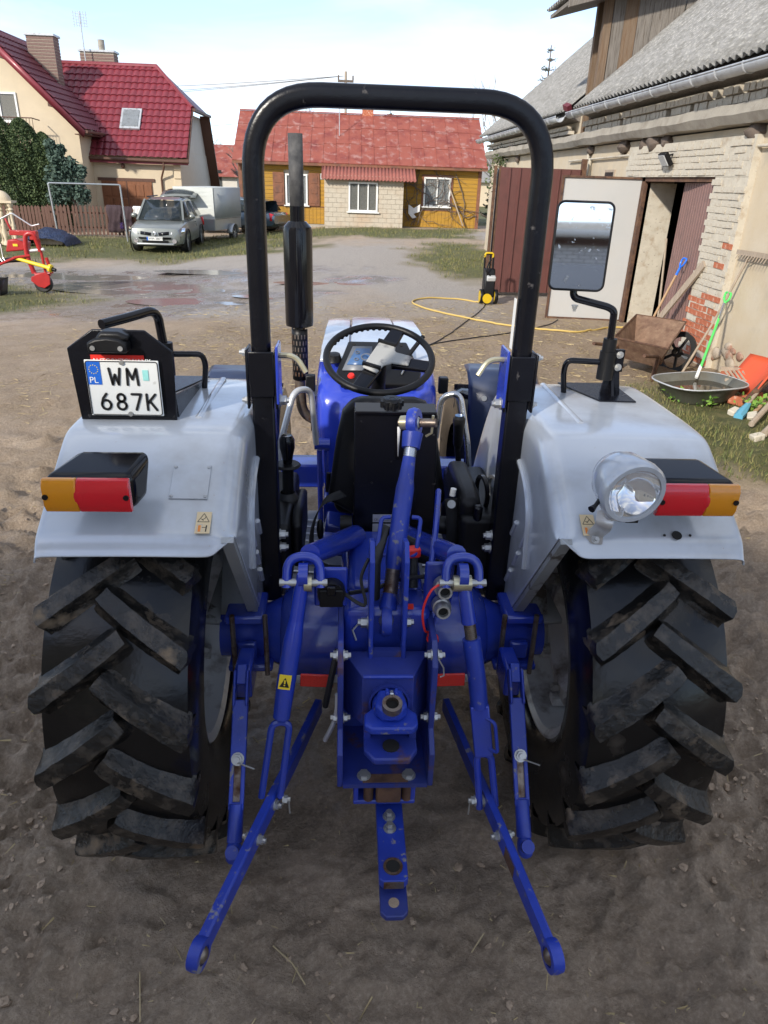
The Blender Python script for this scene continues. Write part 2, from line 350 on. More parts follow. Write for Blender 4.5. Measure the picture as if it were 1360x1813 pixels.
def axis(lo,d0,d1,hi,step,g0,g1):
    a=list(np.arange(d0,d1,step)); s=step; v=a[-1]
    while v<hi: s=min(s*g1,60); v+=s; a.append(v)
    s=step; v=d0; b=[]
    while v>lo: s=min(s*g0,60); v-=s; b.append(v)
    return np.array(b[::-1]+a)
gx=axis(-700,-1.7,1.7,700,.0125,1.05,1.05); gy=axis(-90,.5,3.3,1200,.0125,1.10,1.026)
GX,GY=np.meshgrid(gx,gy)
base=-.45*sstep(4,22,GY)*sstep(1,-6.5,GX)
near=1-sstep(3.5,9,np.hypot(GX,GY-1.5)); mid=1-sstep(12,40,GY)
gr,gv,wet,st=masks(GX,GY)
h=(fbm(GX*1.3,GY*1.3,3,1)-.5)*.05*mid
h+=((fbm(GX*5,GY*5,3,2)-.5)*.048)*(1-sstep(6,14,GY))
rid=1-np.abs(fbm(GX*7+2*fbm(GX*2,GY*2,2,8),GY*7,3,3)*2-1)
side=sstep(.55,1.3,np.abs(GX))+.35
h+=near*(rid**3*.042*side+(fbm(GX*22,GY*22,3,4)-.5)*(.022+.024*side))
h+=near*((1-np.abs(fbm(GX*12,GY*12,3,44)*2-1))**4*.018-(np.clip(.06-np.abs(fbm(GX*4.5+.6*fbm(GX*9,GY*9,2,3),GY*4.5,2,51)-.5),0,.06)/.06)*.010)
lump=np.clip(fbm(GX*11,GY*11,3,31)-.56,0,1); h+=near*lump*.16*sstep(.9,1.5,np.abs(GX)-.25*np.sin(GY*2))
# ruts left by lugged tyres, left and right of the parked tractor
for cx,ph in ((-1.55,0),(-2.3,.4),(1.75,.2)):
    u=GX-cx-.12*np.sin(GY*.5+ph); m_=np.clip(1-np.abs(u)/.22,0,1)**.5
    chev=np.clip(np.sin((GY+np.abs(u)*.9)*2*PI/.21+ph*7)*2.2,-1,1)
    h+=near*m_*(chev*.024-.035)
h*=1-.75*np.clip(wet,0,1)
for sx in (-.7,.7):
    m_=np.exp(-(((GX-sx)/.26)**4+((GY-1.93)/.30)**4)); h=h*(1-m_)+(-.004)*m_
PUD=[(-4.2,16.3,2.0,.9),(-2.9,13.7,1.1,.4),(-6.9,18.9,2.2,.6),(-.5,16.0,1.0,.3),(-1.5,14.2,.7,.22),(-3.3,19.3,1.5,.4),(-6.0,14.6,.5,.2)]
Zg=base+h
for cx,cy,rx,ry in PUD:
    d_=np.sqrt(((GX-cx)/rx)**2+((GY-cy)/ry)**2); m_=np.clip((1.45-d_)/.7,0,1)*np.where(d_<1.6,1,0); zc=gz(cx,cy); nn=(fbm(GX*2.2,GY*2.2,4,70)-.5)*.07
    Zg=Zg*(1-m_)+(zc-.028+nn)*m_
nv=len(gx); idx=np.arange(GX.size).reshape(GX.shape)
quads=np.stack([idx[:-1,:-1],idx[:-1,1:],idx[1:,1:],idx[1:,:-1]],-1).reshape(-1,4)
me=bpy.data.meshes.new('ground'); me.vertices.add(GX.size); me.vertices.foreach_set('co',np.stack([GX,GY,Zg],-1).astype(np.float32).ravel())
me.loops.add(quads.size); me.loops.foreach_set('vertex_index',quads.ravel().astype(np.int32)); me.polygons.add(len(quads))
me.polygons.foreach_set('loop_start',np.arange(0,quads.size,4,dtype=np.int32)); me.polygons.foreach_set('loop_total',np.full(len(quads),4,dtype=np.int32))
me.update(); me.validate(); me.polygons.foreach_set('use_smooth',[True]*len(quads))
ca=me.color_attributes.new('gm','FLOAT_COLOR','POINT'); ca.data.foreach_set('color',np.stack([gr,gv,wet,st],-1).astype(np.float32).ravel())
m=bpy.data.materials.new('ground_mud'); m.use_nodes=True; nt=m.node_tree; L=nt.links.new; b=nt.nodes['Principled BSDF']
tc=N(nt,'ShaderNodeTexCoord'); at=N(nt,'ShaderNodeAttribute',attribute_name='gm'); sp=N(nt,'ShaderNodeSeparateColor'); L(at.outputs['Color'],sp.inputs[0])
def gn(sc,det=6,rg=.62):
    n=N(nt,'ShaderNodeTexNoise'); n.inputs['Scale'].default_value=sc; n.inputs['Detail'].default_value=det; n.inputs['Roughness'].default_value=rg; L(tc.outputs['Object'],n.inputs[0]); return n.outputs['Fac']
def gramp(f,stops):
    r_=N(nt,'ShaderNodeValToRGB'); e=r_.color_ramp.elements
    while len(e)<len(stops): e.new(.5)
    for q,(p,c) in zip(e,stops): q.position=p; q.color=(*c,1)
    L(f,r_.inputs[0]); return r_.outputs[0]
def gmix(f,a,c,amt=None):
    x=N(nt,'ShaderNodeMix',data_type='RGBA'); L(f,x.inputs[0]); L(a,x.inputs[6]); L(c,x.inputs[7]); return x.outputs[2]
mud=gramp(gn(3.2,9),[(.30,(.27,.20,.138)),(.5,(.43,.325,.23)),(.72,(.55,.43,.315))])
grit=gramp(gn(70,5,.7),[(.30,(.16,.118,.084)),(.5,(.36,.275,.198)),(.66,(.60,.48,.365))])
q=N(nt,'ShaderNodeMix',data_type='RGBA'); q.inputs[0].default_value=.44; L(mud,q.inputs[6]); L(grit,q.inputs[7]); c=q.outputs[2]
gravel=gramp(gn(26,8,.75),[(.28,(.22,.195,.17)),(.5,(.37,.33,.29)),(.72,(.52,.47,.42))])
strawc=gramp(gn(34,7,.7),[(.3,(.16,.112,.071)),(.5,(.29,.213,.138)),(.72,(.44,.335,.215))])
grassc=gramp(gn(8,8,.7),[(.3,(.055,.062,.022)),(.5,(.105,.11,.035)),(.72,(.20,.165,.075))])
c=gmix(at.outputs['Alpha'],c,strawc); c=gmix(sp.outputs[1],c,gravel); 
wc=N(nt,'ShaderNodeMix',data_type='RGBA',blend_type='MULTIPLY'); L(sp.outputs[2],wc.inputs[0]); L(c,wc.inputs[6]); wc.inputs[7].default_value=(.62,.62,.64,1); c=wc.outputs[2]
c=gmix(sp.outputs[0],c,grassc); L(c,b.inputs['Base Color'])
rr=N(nt,'ShaderNodeMapRange'); pw=N(nt,'ShaderNodeMath',operation='MULTIPLY'); L(sp.outputs[2],pw.inputs[0])
wn=N(nt,'ShaderNodeMapRange'); wn.inputs[1].default_value=.42; wn.inputs[2].default_value=.56; L(gn(2.6,5),wn.inputs[0]); L(wn.outputs[0],pw.inputs[1])
L(pw.outputs[0],rr.inputs[0]); rr.inputs[3].default_value=.82; rr.inputs[4].default_value=.10; L(rr.outputs[0],b.inputs['Roughness'])
bp=N(nt,'ShaderNodeBump'); bp.inputs['Distance'].default_value=.035; ad=N(nt,'ShaderNodeMath',operation='MULTIPLY_ADD'); ad.inputs[1].default_value=.45; L(gn(110,6,.75),ad.inputs[0]); L(gn(28,9,.74),ad.inputs[2]); L(ad.outputs[0],bp.inputs['Height'])
bs=N(nt,'ShaderNodeMapRange'); L(pw.outputs[0],bs.inputs[0]); bs.inputs[3].default_value=.9; bs.inputs[4].default_value=.06; L(bs.outputs[0],bp.inputs['Strength']); L(bp.outputs[0],b.inputs['Normal'])
me.materials.append(m); MT['mud']=m
M('puddle_water',(.22,.20,.18),.12,0,.1,3,spec=.6)  # pale base colour stands in for reflected sky
for cx,cy,rx,ry in PUD:
    mb=MB(); mb.add([(cx+1.25*rx*math.cos(2*PI*i/40),cy+1.25*ry*math.sin(2*PI*i/40),gz(cx,cy)-.022) for i in range(40)],[tuple(range(40))]); tag(mb.build('puddle',MT['puddle_water'],origin=(cx,cy,gz(cx,cy)-.03)),kind='structure')
go=bpy.data.objects.new('ground',me); COL.objects.link(go); tag(go,kind='structure')
M('clod',(.37,.278,.198),.95,0,.3,9,bump=.006,bscale=50)
def blades(name,mat,pts,hmin,hmax,wd,lean,label,cat,seed=1,flat=False):
    rg=np.random.default_rng(seed); n=len(pts); P0=np.array(pts,float)
    a=rg.uniform(0,2*PI,n); hh=rg.uniform(hmin,hmax,n)*(P0[:,3] if P0.shape[1]>3 else 1); ln=rg.uniform(0,lean,n)*hh; wv=wd*rg.uniform(.6,1.3,n)*(np.maximum(P0[:,3],.3) if P0.shape[1]>3 else 1)
    dx,dy=np.cos(a),np.sin(a); b0=rg.uniform(0,2*PI,n); ex,ey=np.cos(b0)*wv/2,np.sin(b0)*wv/2
    z=P0[:,2]
    if flat:
        v=np.stack([np.stack([P0[:,0]-dx*hh/2-dy*wv/2,P0[:,1]-dy*hh/2+dx*wv/2,z],-1),np.stack([P0[:,0]-dx*hh/2+dy*wv/2,P0[:,1]-dy*hh/2-dx*wv/2,z+wv*.5],-1),
            np.stack([P0[:,0]+dx*hh/2+dy*wv/2,P0[:,1]+dy*hh/2-dx*wv/2,z+rg.uniform(0,.01,n)],-1),np.stack([P0[:,0]+dx*hh/2-dy*wv/2,P0[:,1]+dy*hh/2+dx*wv/2,z+rg.uniform(0,.012,n)],-1)],1)
        k=4
    else:
        v=np.stack([np.stack([P0[:,0]-ex,P0[:,1]-ey,z-.01],-1),np.stack([P0[:,0]+ex,P0[:,1]+ey,z-.01],-1),np.stack([P0[:,0]+dx*ln,P0[:,1]+dy*ln,z+np.sqrt(np.maximum(hh**2-ln**2,0))],-1)],1); k=3
    me=bpy.data.meshes.new(name); me.from_pydata(v.reshape(-1,3).tolist(),[],np.arange(n*k).reshape(n,k).tolist())
    ca=me.attributes.new('lv','FLOAT','POINT'); ca.data.foreach_set('value',np.repeat(rg.uniform(0,1,n),k).astype(np.float32)); me.materials.append(MT[mat])
    o=bpy.data.objects.new(name,me); COL.objects.link(o); tag(o,label,cat,kind='stuff'); return o
def ground_z(x,y):
    i=np.clip(np.searchsorted(gx,x),1,len(gx)-1); j=np.clip(np.searchsorted(gy,y),1,len(gy)-1); return Zg[j,i]
# grass
gp=[]
rg=np.random.default_rng(3)
for (x0,x1,y0,y1,n,sc) in ((-12,-4.6,11,17.5,9000,1.0),(-15,-2.5,21,32,14000,1.5),(-6,9,28,36,9000,1.7),(1.5,5,15.5,28,7000,1.25),(2.4,4.45,4.2,7.9,9000,.75)):
    xx=rg.uniform(x0,x1,n); yy=rg.uniform(y0,y1,n); g_=masks(xx,yy)[0]; tuft=fbm(xx*2.2,yy*2.2,3,21)
    k=(g_>.35)&(tuft>rg.uniform(.30,.62,n)); 
    for a,b_,t in zip(xx[k],yy[k],tuft[k]): gp.append((a,b_,float(ground_z(a,b_)),sc*(.5+1.0*t)))
blades('grass','grass',gp,.03,.085,.012,.9,'short winter grass growing in patches round the yard','grass')
sp_=[]
xx=rg.uniform(-5,4.4,9000); yy=rg.uniform(4.5,13.5,9000); s_=masks(xx,yy)[3]; k=s_>rg.uniform(.25,1.1,9000)
for a,b_ in zip(xx[k],yy[k]): sp_.append((a,b_,float(ground_z(a,b_))+.004,1.))
xx=rg.uniform(-2.2,2.2,170); yy=rg.uniform(.55,4,170)
for a,b_ in zip(xx,yy): sp_.append((a,b_,float(ground_z(a,b_))+.004,.55))
xx=rg.uniform(-2.4,2.4,2600); yy=.5+rg.uniform(0,1,2600)**1.3*5
for a,b_ in zip(xx,yy): sp_.append((a,b_,float(ground_z(a,b_))+.003,rg.uniform(.08,.22)))
xx=rg.normal(-1.42,.05,60); yy=rg.normal(1.68,.05,60)
for a,b_ in zip(xx,yy): sp_.append((a,b_,float(ground_z(a,b_))+.006,.4))
blades('straw','straw',sp_,.04,.16,.006,.9,'loose straw scattered over the trodden mud','straw',5,flat=True)
# clods, small stones and dead leaves
ico=MB().sph((0,0,0),1,6,4)
cv=np.array(ico.v); vs=[];fs=[]
rg=np.random.default_rng(12); n=1500; cnt=0
cl=[(-1.35,1.5,.5,.9,900),(-.75,.70,.35,.10,650),(.05,.66,.25,.06,260),(1.45,1.6,.5,.9,800),(0,1.0,1.3,.6,380),(-1.7,3.2,.6,1,500),(.6,.66,.3,.06,160)]
for cx,cy,sx,sy,k in cl:
    for _ in range(k):
        x,y=rg.normal(cx,sx*.5),rg.normal(cy,sy*.5)
        if y<.45 or (abs(abs(x)-.7)<.25 and abs(y-1.93)<.5): continue
        s=abs(rg.normal(0,.0042))+.0018; sc=np.array([s*rg.uniform(.6,1.8),s*rg.uniform(.6,1.8),s*rg.uniform(.3,.7)])
        a=rg.uniform(0,6.28); p=cv*(1+rg.uniform(-.45,.35,(len(cv),1)))*sc; p=np.stack([p[:,0]*math.cos(a)-p[:,1]*math.sin(a),p[:,0]*math.sin(a)+p[:,1]*math.cos(a),p[:,2]],-1)+np.array([x,y,float(ground_z(x,y))+s*.3])
        b0=cnt*len(cv); vs+=p.tolist(); fs+=[tuple(b0+i for i in f) for f in ico.f]; cnt+=1
mb=MB(); mb.v=vs; mb.f=fs
tag(mb.build('mud_clods',MT['clod'],smooth=True,angle=25),'crumbled mud clods and grit lying behind the tractor','mud clods',kind='stuff')
M('leaf_dry',(.30,.26,.22),.8,0,.2,30)
def dry_leaf(x,y,s,a,label):
    mb=MB(); rows=[]
    for i in range(7):
        t=i/6; wd=s*.42*math.sin(PI*min(1,t*1.05+.02))**.7+.001
        rows.append([(-wd,(t-.5)*s*1.5,.3*s*(abs(t-.5))+.12*s),(0,(t-.5)*s*1.5,.2*s*abs(t-.5)),(wd,(t-.5)*s*1.5,.25*s*abs(t-.5)+.09*s)])
    mb.grid(rows); mb.xf(Matrix.Translation((x,y,float(ground_z(x,y))+.006))@Matrix.Rotation(a,4,'Z'))
    tag(mb.build('dry_leaf',MT['leaf_dry'],origin=(x,y,float(ground_z(x,y)))),label,'leaf','dead leaves on the mud')
dry_leaf(-1.27,1.42,.035,.5,'larger pale dead leaf on mud left of the tyre'); dry_leaf(-1.34,1.30,.026,1.9,'small pale dead leaf below the larger one')
dry_leaf(-.72,.585,.022,.2,'small pale dead leaf near the bottom left corner')
def stalk(pts,label,r=.0022):
    mb=MB(); mb.tube([(x,y,float(ground_z(x,y))+.005+k*.004) for k,(x,y) in enumerate(pts)],r,5); x,y=pts[0]
    tag(mb.build('straw_stalk',MT['straw_stalk'],origin=(x,y,float(ground_z(x,y)))),label,'straw stalk','single straw stalks on the mud')
M('straw_stalk',(.42,.33,.19),.7)
stalk([(-.335,1.31),(-.275,1.26),(-.235,1.20)],'bent straw stalk between left lower link and drawbar')
stalk([(-.475,.93),(-.36,1.10)],'long straw stalk beside the left lower link ball'); stalk([(-.40,1.02),(-.335,.955)],'short straw stalk crossing the long one')
stalk([(-.70,1.24),(-.66,1.10)],'straight straw stalk behind the left rear tyre'); stalk([(.245,1.27),(.29,1.32)],'short straw stalk right of the drawbar')
stalk([(-1.03,.98),(-.985,.955)],'short pale straw stalk near the left edge'); stalk([(.16,.62),(.20,.57)],'short straw stalk at the bottom right of centre')
# ================================================================== BARN (right)
WX=4.5
barn=thing('barn',(WX,14,0),'old pale plastered barn with grey corrugated roof on the right','barn')
mb=MB()   # wall with the door opening y 9.4..11.8, z 0..2.17
mb.box(WX,WX+.45,2,9.4,-.2,2.72); mb.box(WX,WX+.45,9.4,11.8,2.17,2.72); mb.box(WX,WX+.45,11.8,25,-.2,2.72)
mb.box(WX,WX+.45,2,14.9,2.95,3.3); mb.box(WX,WX+.45,15.65,25,2.95,3.3)
mb.build('wall',MT['barn_plaster'],barn)
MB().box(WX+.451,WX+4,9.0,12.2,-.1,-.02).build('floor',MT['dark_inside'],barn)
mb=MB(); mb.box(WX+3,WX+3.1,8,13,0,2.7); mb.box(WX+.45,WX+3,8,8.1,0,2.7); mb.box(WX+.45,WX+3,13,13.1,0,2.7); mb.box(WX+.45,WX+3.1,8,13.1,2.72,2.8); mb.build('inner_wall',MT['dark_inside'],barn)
mb=MB(); mb.box(WX+.003,WX+.46,11.72,11.80,0,2.12); mb.build('door_reveal',MT['white_wash'],barn)
# back and far gable
MB().box(WX+.45,WX+8,24.6,24.95,-.2,3.2).build('gable_wall',MT['barn_plaster'],barn)
# concrete cornice
mb=MB(); rows=[]
for i,y in enumerate(np.arange(2,25.2,.35)):
    j=random.uniform(-.02,.02); k=random.uniform(-.015,.012)
    rows.append([(WX+.2,y,2.95+k*.3),(WX-.22-j,y,2.95+k),(WX-.24-j,y,2.84+k),(WX-.17-j,y,2.745+j*.6),(WX+.2,y,2.735)])
mb.grid(rows); mb.build('cornice',MT['concrete'],barn,angle=25)
# ragged brackets / old swallows' nests under the cornice
for y,s in ((8.75,.16),(11.2,.14),(11.6,.2),(12.0,.14),(12.9,.17),(14.7,.12),(18.3,.15),(21,.14)):
    mb=MB(); mb.sph((WX-.02,y,2.66),(s*.7,s,s*.7),9,6); mb.v=[(p[0]+random.uniform(-.02,.02),p[1]+random.uniform(-.02,.02),p[2]+random.uniform(-.02,.02)) for p in mb.v]
    mb.build('swallow_nest',MT['bark'],barn)
# brick courses above and below the cornice
br=mesh_only(MB().box(-.055,.055,-.118,.118,-.032,.032),'brick',MT['white_wash']); 
dent=mesh_only(MB().box(-.055,.055,-.055,.055,-.042,.042),'brick_header',MT['white_wash'])
brr=mesh_only(MB().box(-.055,.055,-.118,.118,-.032,.032),'brick_red',MT['red_brick'])
def brick(me,y,z,x,name='brick'):
    o=inst(me,barn,(x+random.uniform(-.012,.004),y,z),(random.uniform(-.03,.03),random.uniform(-.02,.02),random.uniform(-.03,.03)),name=name); return o
for k,(z,off) in enumerate(((3.005,.0),(3.10,.06))):
    for y in np.arange(7.4,14.85,.125):
        if random.random()<.93: brick(dent,y+off,z,WX-.10-.05*k)
for y in np.arange(16,25,.26): brick(br,y,3.02,WX-.10); 
for y in np.arange(16.1,25,.26): brick(br,y,3.10,WX-.14)
for r_ in range(5):     # lime-washed bricks above the door
    z=2.25+r_*.077
    for k in range(15):
        y=8.78+k*.25+(.125 if r_%2 else 0)
        if random.random()<.9: brick(br,y,z,WX-.035)
for r_ in range(28):    # pier right of the door, bare red bricks low down
    z=.06+r_*.077
    for k in range(3):
        y=8.72+k*.25+(.1 if r_%2 else 0)
        if y>9.34: continue
        red=(z<.9 and random.random()<.62) or (z<1.5 and k==0 and random.random()<.4)
        if random.random()<.92: brick(brr if red else br,y,z,WX-.03)
MB().box(WX-.079,WX+.1,8.6,9.395,-.1,2.2).build('mortar_bed',MT['white_wash'],barn); MB().box(WX-.084,WX+.1,8.6,12.5,2.2,2.63).build('mortar_bed',MT['white_wash'],barn)
for k in range(46):     # field-stone footing
    y=random.uniform(6.2,9.3); z=random.uniform(0,.42); s=random.uniform(.06,.13)
    mb=MB(); mb.sph((0,0,0),(s*.3,s,s*.62),9,6); mb.v=[(p[0]*random.uniform(.85,1.1),p[1]*random.uniform(.85,1.1),p[2]*random.uniform(.85,1.1)) for p in mb.v]
    mb.xf(Matrix.Translation((WX-.01,y,z))); mb.build('stone',MT['stone_mixed'],barn,angle=60)
# pipes along the wall, small window, flood lamp
MB().tube([(WX-.05,2,2.50),(WX-.05,12.6,2.52),(WX-.05,16,2.5)],.018,8).build('pipe',MT['white_wash'],barn)
MB().tube([(WX-.05,14.6,2.52),(WX-.06,14.6,1.6)],.03,8).build('pipe',MT['white_wash'],barn); MB().tube([(WX-.05,14.75,2.6),(WX-.06,14.75,1.6)],.025,8).build('pipe',MT['white_wash'],barn)
wn=MB().box(WX-.02,WX+.05,13.25,13.75,1.9,2.32).build('window_frame',MT['wood_old'],barn); MB().box(WX-.03,WX-.02,13.30,13.70,1.95,2.28).build('pane',MT['car_glass'],wn)
fl=thing('flood_lamp',(WX-.05,10.75,2.5),'small black flood lamp on the barn wall above the door','lamp')
mb=MB(); mb.obox((WX-.19,10.75,2.42),(.06,.24,.19),(0,R(-35),0)); mb.build('housing',MT['black_plastic'],fl,bevel=.008)
MB().obox((WX-.225,10.75,2.40),(.012,.20,.15),(0,R(-35),0)).build('lens',MT['grey_plastic'],fl); MB().bar((WX-.15,10.75,2.47),(WX,10.75,2.52),.05,.02).build('bracket',MT['black_plastic'],fl)
# corrugated roofs: real waves running up the slope
def corr_roof(name,y0,y1,x0,z0,x1,z1,parent,pitch=.155,amp=.028,mat='corr_cement',per=8,nx=14):
    mb=MB(); rows=[]; n=int((y1-y0)/pitch*per); ln=math.hypot(x1-x0,z1-z0); nz_=(-(z1-z0)/ln,(x1-x0)/ln)
    for i in range(n+1):
        y=y0+(y1-y0)*i/n; o_=amp*math.cos(2*PI*y/pitch); row=[]
        for j in range(nx+1):
            t=j/nx; step=.018*(1-(t*4.0)%1.0); row.append((x0+(x1-x0)*t+nz_[0]*(o_+step),y,z0+(z1-z0)*t+nz_[1]*(o_+step)+.0))
        rows.append(row)
    mb.grid(rows); return mb.build(name,MT[mat],parent,solid=.012,angle=70)
RS=.86
corr_roof('roof_sheet',2,15.0,WX-.38,3.36,WX+4.6,3.36+4.98*RS,barn); corr_roof('roof_sheet',15.7,25.4,WX-.38,3.36,WX+4.6,3.36+4.98*RS,barn)
MB().prism([(WX-.3,3.28),(WX+4.6,3.28+4.9*RS-.02),(WX+4.6,3.1+4.9*RS-.02),(WX,3.2)],'y',2.1,14.9).build('roof_deck',MT['plank_grey'],barn)
MB().prism([(WX-.3,3.28),(WX+4.6,3.28+4.9*RS-.02),(WX+4.6,3.1+4.9*RS-.02),(WX,3.2)],'y',15.75,25.2).build('roof_deck',MT['plank_grey'],barn)
MB().prism([(WX,3.2),(WX+4.6,3.1+4.9*RS),(WX+8.5,3.2)],'y',24.7,24.9).build('gable_boards',MT['plank_grey'],barn)
# half-round gutters with straps
def gutter(y0,y1,x,z0,z1):
    mb=MB(); rows=[]
    for i in range(21):
        t=i/20; y=y0+(y1-y0)*t; z=z0+(z1-z0)*t; rows.append([(x+.085*math.cos(a),y,z+.085*math.sin(a)) for a in [PI+PI*k/10 for k in range(11)]]+[])
    mb.grid(rows); g=mb.build('gutter',MT['gutter_zinc'],barn,solid=.006,angle=60)
    MB().tube([(x-.087,y0,z0+.004),(x-.087,y1,z1+.004)],.012,8).build('bead',MT['gutter_zinc'],g)
    for k in range(int(abs(y1-y0)/.62)+1):
        t=min(1,k*.62/abs(y1-y0)); y=y0+(y1-y0)*t; z=z0+(z1-z0)*t
        MB().tube([(x+.09*math.cos(a),y,z+.09*math.sin(a)) for a in [PI*.93+PI*1.07*q/10 for q in range(11)]]+[(x+.16,y,z+.06)],.010,6).build('strap',MT['gutter_zinc'],g)
gutter(2.2,15.0,WX-.44,3.24,3.28); gutter(15.7,25.3,WX-.44,3.27,3.26)
mb=MB(); mb.obox((WX-.38,15.45,3.42),(.10,.16,.10),(.3,-.5,.2)); mb.build('broken_flashing',MT['roof_red_dark'],barn)
# boarded hay-loft dormer
dm=MB(); dm.box(WX-.02,WX+.12,15.02,15.16,2.72,5.35); dm.build('post',MT['plank_brown'],barn); MB().box(WX-.02,WX+.12,15.46,15.58,2.72,5.3).build('post',MT['plank_brown'],barn)
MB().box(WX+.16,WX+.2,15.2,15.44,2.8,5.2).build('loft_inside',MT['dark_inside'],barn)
x=WX+.14; k=0
while x<WX+4.4:
    wd=random.uniform(.15,.26); zb=3.36+(x-WX+.3)*RS-.15; top=5.6+random.uniform(-.03,.05)+(x-WX)*.26
    mb=MB(); j=random.uniform(-.012,.012); mb.add([(x,15.04+j,zb),(x+wd,15.04-j,zb+wd*RS),(x+wd+random.uniform(-.01,.02),15.04,top),(x+random.uniform(-.01,.01),15.04,top),(x,15.07+j,zb),(x+wd,15.07-j,zb+wd*RS),(x+wd,15.07,top),(x,15.07,top)],[(0,1,2,3),(7,6,5,4),(0,4,5,1),(1,5,6,2),(2,6,7,3),(3,7,4,0)])
    mb.build('plank',MT['plank_grey' if k!=1 and random.random()<.95 else 'plank_brown'],barn); x+=wd+random.choice([.006,.012,.03]); k+=1
y=15.22
while y<15.4:
    wd=random.uniform(.16,.24)
    if y>15.55 or True: MB().box(WX+.06,WX+.09,y,y+wd,2.98,5.25).build('plank',MT['plank_brown' if random.random()<.3 else 'plank_grey'],barn)
    y+=wd+random.choice([.015,.05,.09])
corr_roof('roof_sheet',14.55,16.0,WX-.85,5.02,WX+4.6,5.02+5.45*.26,barn,nx=8)
MB().prism([(WX-.8,4.86),(WX+4.6,4.86+5.4*.26),(WX+4.6,4.98+5.4*.26),(WX-.8,4.98)],'y',14.62,14.70).build('barge_board',MT['plank_grey'],barn)
MB().prism([(WX-.8,4.90),(WX+4.6,4.90+5.4*.26),(WX+4.6,4.96+5.4*.26),(WX-.8,4.96)],'y',14.71,15.9).build('roof_deck',MT['plank_grey'],barn)
# door frame, leaves
mb=MB(); mb.box(WX-.05,WX+.05,11.72,11.82,0,2.2); mb.box(WX-.05,WX+.05,9.36,11.82,2.14,2.2); mb.build('door_frame',MT['rust'],barn)
def ribsheet(name,p0,p1,z0,z1,pitch,depth,mat,parent,rib=.03):
    """vertical ribbed sheet between two plan points"""
    a=Vector((p0[0],p0[1],0)); b=Vector((p1[0],p1[1],0)); d=(b-a); l=d.length; d.normalize(); nn=Vector((d.y,-d.x,0)); pts=[]; s=0
    while s<l-1e-6:
        pts+= [(s,0),(min(l,s+pitch-rib),0),(min(l,s+pitch-rib*.7),depth),(min(l,s+pitch-rib*.3),depth)]; s+=pitch
    pts.append((l,0)); mb=MB(); mb.grid([[a+d*s+nn*o_+Vector((0,0,z)) for s,o_ in pts] for z in (z0,z1)])
    return mb.build(name,MT[mat],parent,solid=.006,smooth=False)
dl=sub_root('door_leaf',(WX,9.42,0),barn); dl['label']='brown ribbed leaf of the barn door, nearly closed'
ribsheet('sheet',(WX-.06,9.42),(WX+.10,10.62),.06,2.13,.10,.02,'door_brown',dl); 
wl=sub_root('door_leaf',(WX,11.83,0),barn); wl['label']='white flat leaf of the barn door, standing wide open'
mb=MB(); a=Vector((WX-.04,11.86)); bq=Vector((WX-1.22,12.06)); mb.prism([(a.x,a.y),(bq.x,bq.y),(bq.x+.005,bq.y+.04),(a.x+.005,a.y+.04)],'z',.02,2.17); mb.build('panel',MT['door_white'],wl,bevel=.004)
mb=MB(); mb.bar((a.x,a.y-.005,.01),(bq.x,bq.y-.005,.01),.05,.03); mb.bar((a.x,a.y-.005,2.18),(bq.x,bq.y-.005,2.18),.05,.03); mb.bar((bq.x-.015,bq.y-.005,0),(bq.x-.015,bq.y-.005,2.19),.03,.05); mb.bar((a.x+.015,a.y-.005,0),(a.x+.015,a.y-.005,2.19),.03,.05); mb.build('edge_frame',MT['rust'],wl)
# brown sheet gate across the yard, two leaves
gt=thing('sheet_gate',(3.5,14.4,0),'brown ribbed sheet-metal gate standing open behind the barn door','gate')
ribsheet('leaf_sheet',(2.72,14.36),(4.25,14.42),.08,2.32,.19,.03,'sheet_brown',gt)
mb=MB()
for z in (.1,1.2,2.28): mb.bar((2.72,14.42,z),(4.3,14.48,z),.03,.05)
mb.bar((2.72,14.42,.05),(2.72,14.42,2.34),.05,.05); mb.bar((4.3,14.45,-.1),(4.3,14.45,2.5),.09,.09); mb.build('leaf_frame',MT['rust'],gt)
ribsheet('second_leaf_sheet',(2.66,14.40),(3.05,16.3),.08,2.3,.19,.02,'gutter_zinc',gt)
mb=MB()
for z in (.1,.75,1.55,2.28): mb.bar((2.62,14.40,z),(3.0,16.3,z),.03,.05)
mb.bar((2.62,14.38,.05),(2.62,14.38,2.34),.05,.05); mb.build('second_leaf_frame',MT['rust'],gt); MB().obox((2.61,14.55,.62),(.04,.12,.2)).build('latch',MT['rust'],gt)
# ================================================================== YELLOW HOUSE
yh=thing('yellow_house',(.5,38,0),'yellow timber house with faded red sheet roof and block porch','house')
HY=36.2
MB().box(-5.2,6.1,HY+.06,42.6,-.4,2.7).build('wall_core',MT['mortar'],yh)
def planks_h(x0,x1,z0,z1,holes,hgt=.17):
    z=z0
    while z<z1-.01:
        h_=min(hgt,z1-z)-.012; segs=[(x0,x1)]
        for (a,b_,c,d) in holes:
            if z+h_>c and z<d:
                ns=[]
                for s,e in segs:
                    if b_<=s or a>=e: ns.append((s,e)); continue
                    if a-s>.03: ns.append((s,a))
                    if e-b_>.03: ns.append((b_,e))
                segs=ns
        for s,e in segs: MB().box(s,e,HY+random.uniform(-.006,.006),HY+.055,z,z+h_).build('plank',MT['yellow_boards'],yh,smooth=False)
        z+=hgt
planks_h(-5.1,-1.15,.78,2.62,[(-3.12,-1.95,.78,2.2)]); planks_h(2.45,6.0,.78,2.62,[(3.38,4.80,.85,2.28)])
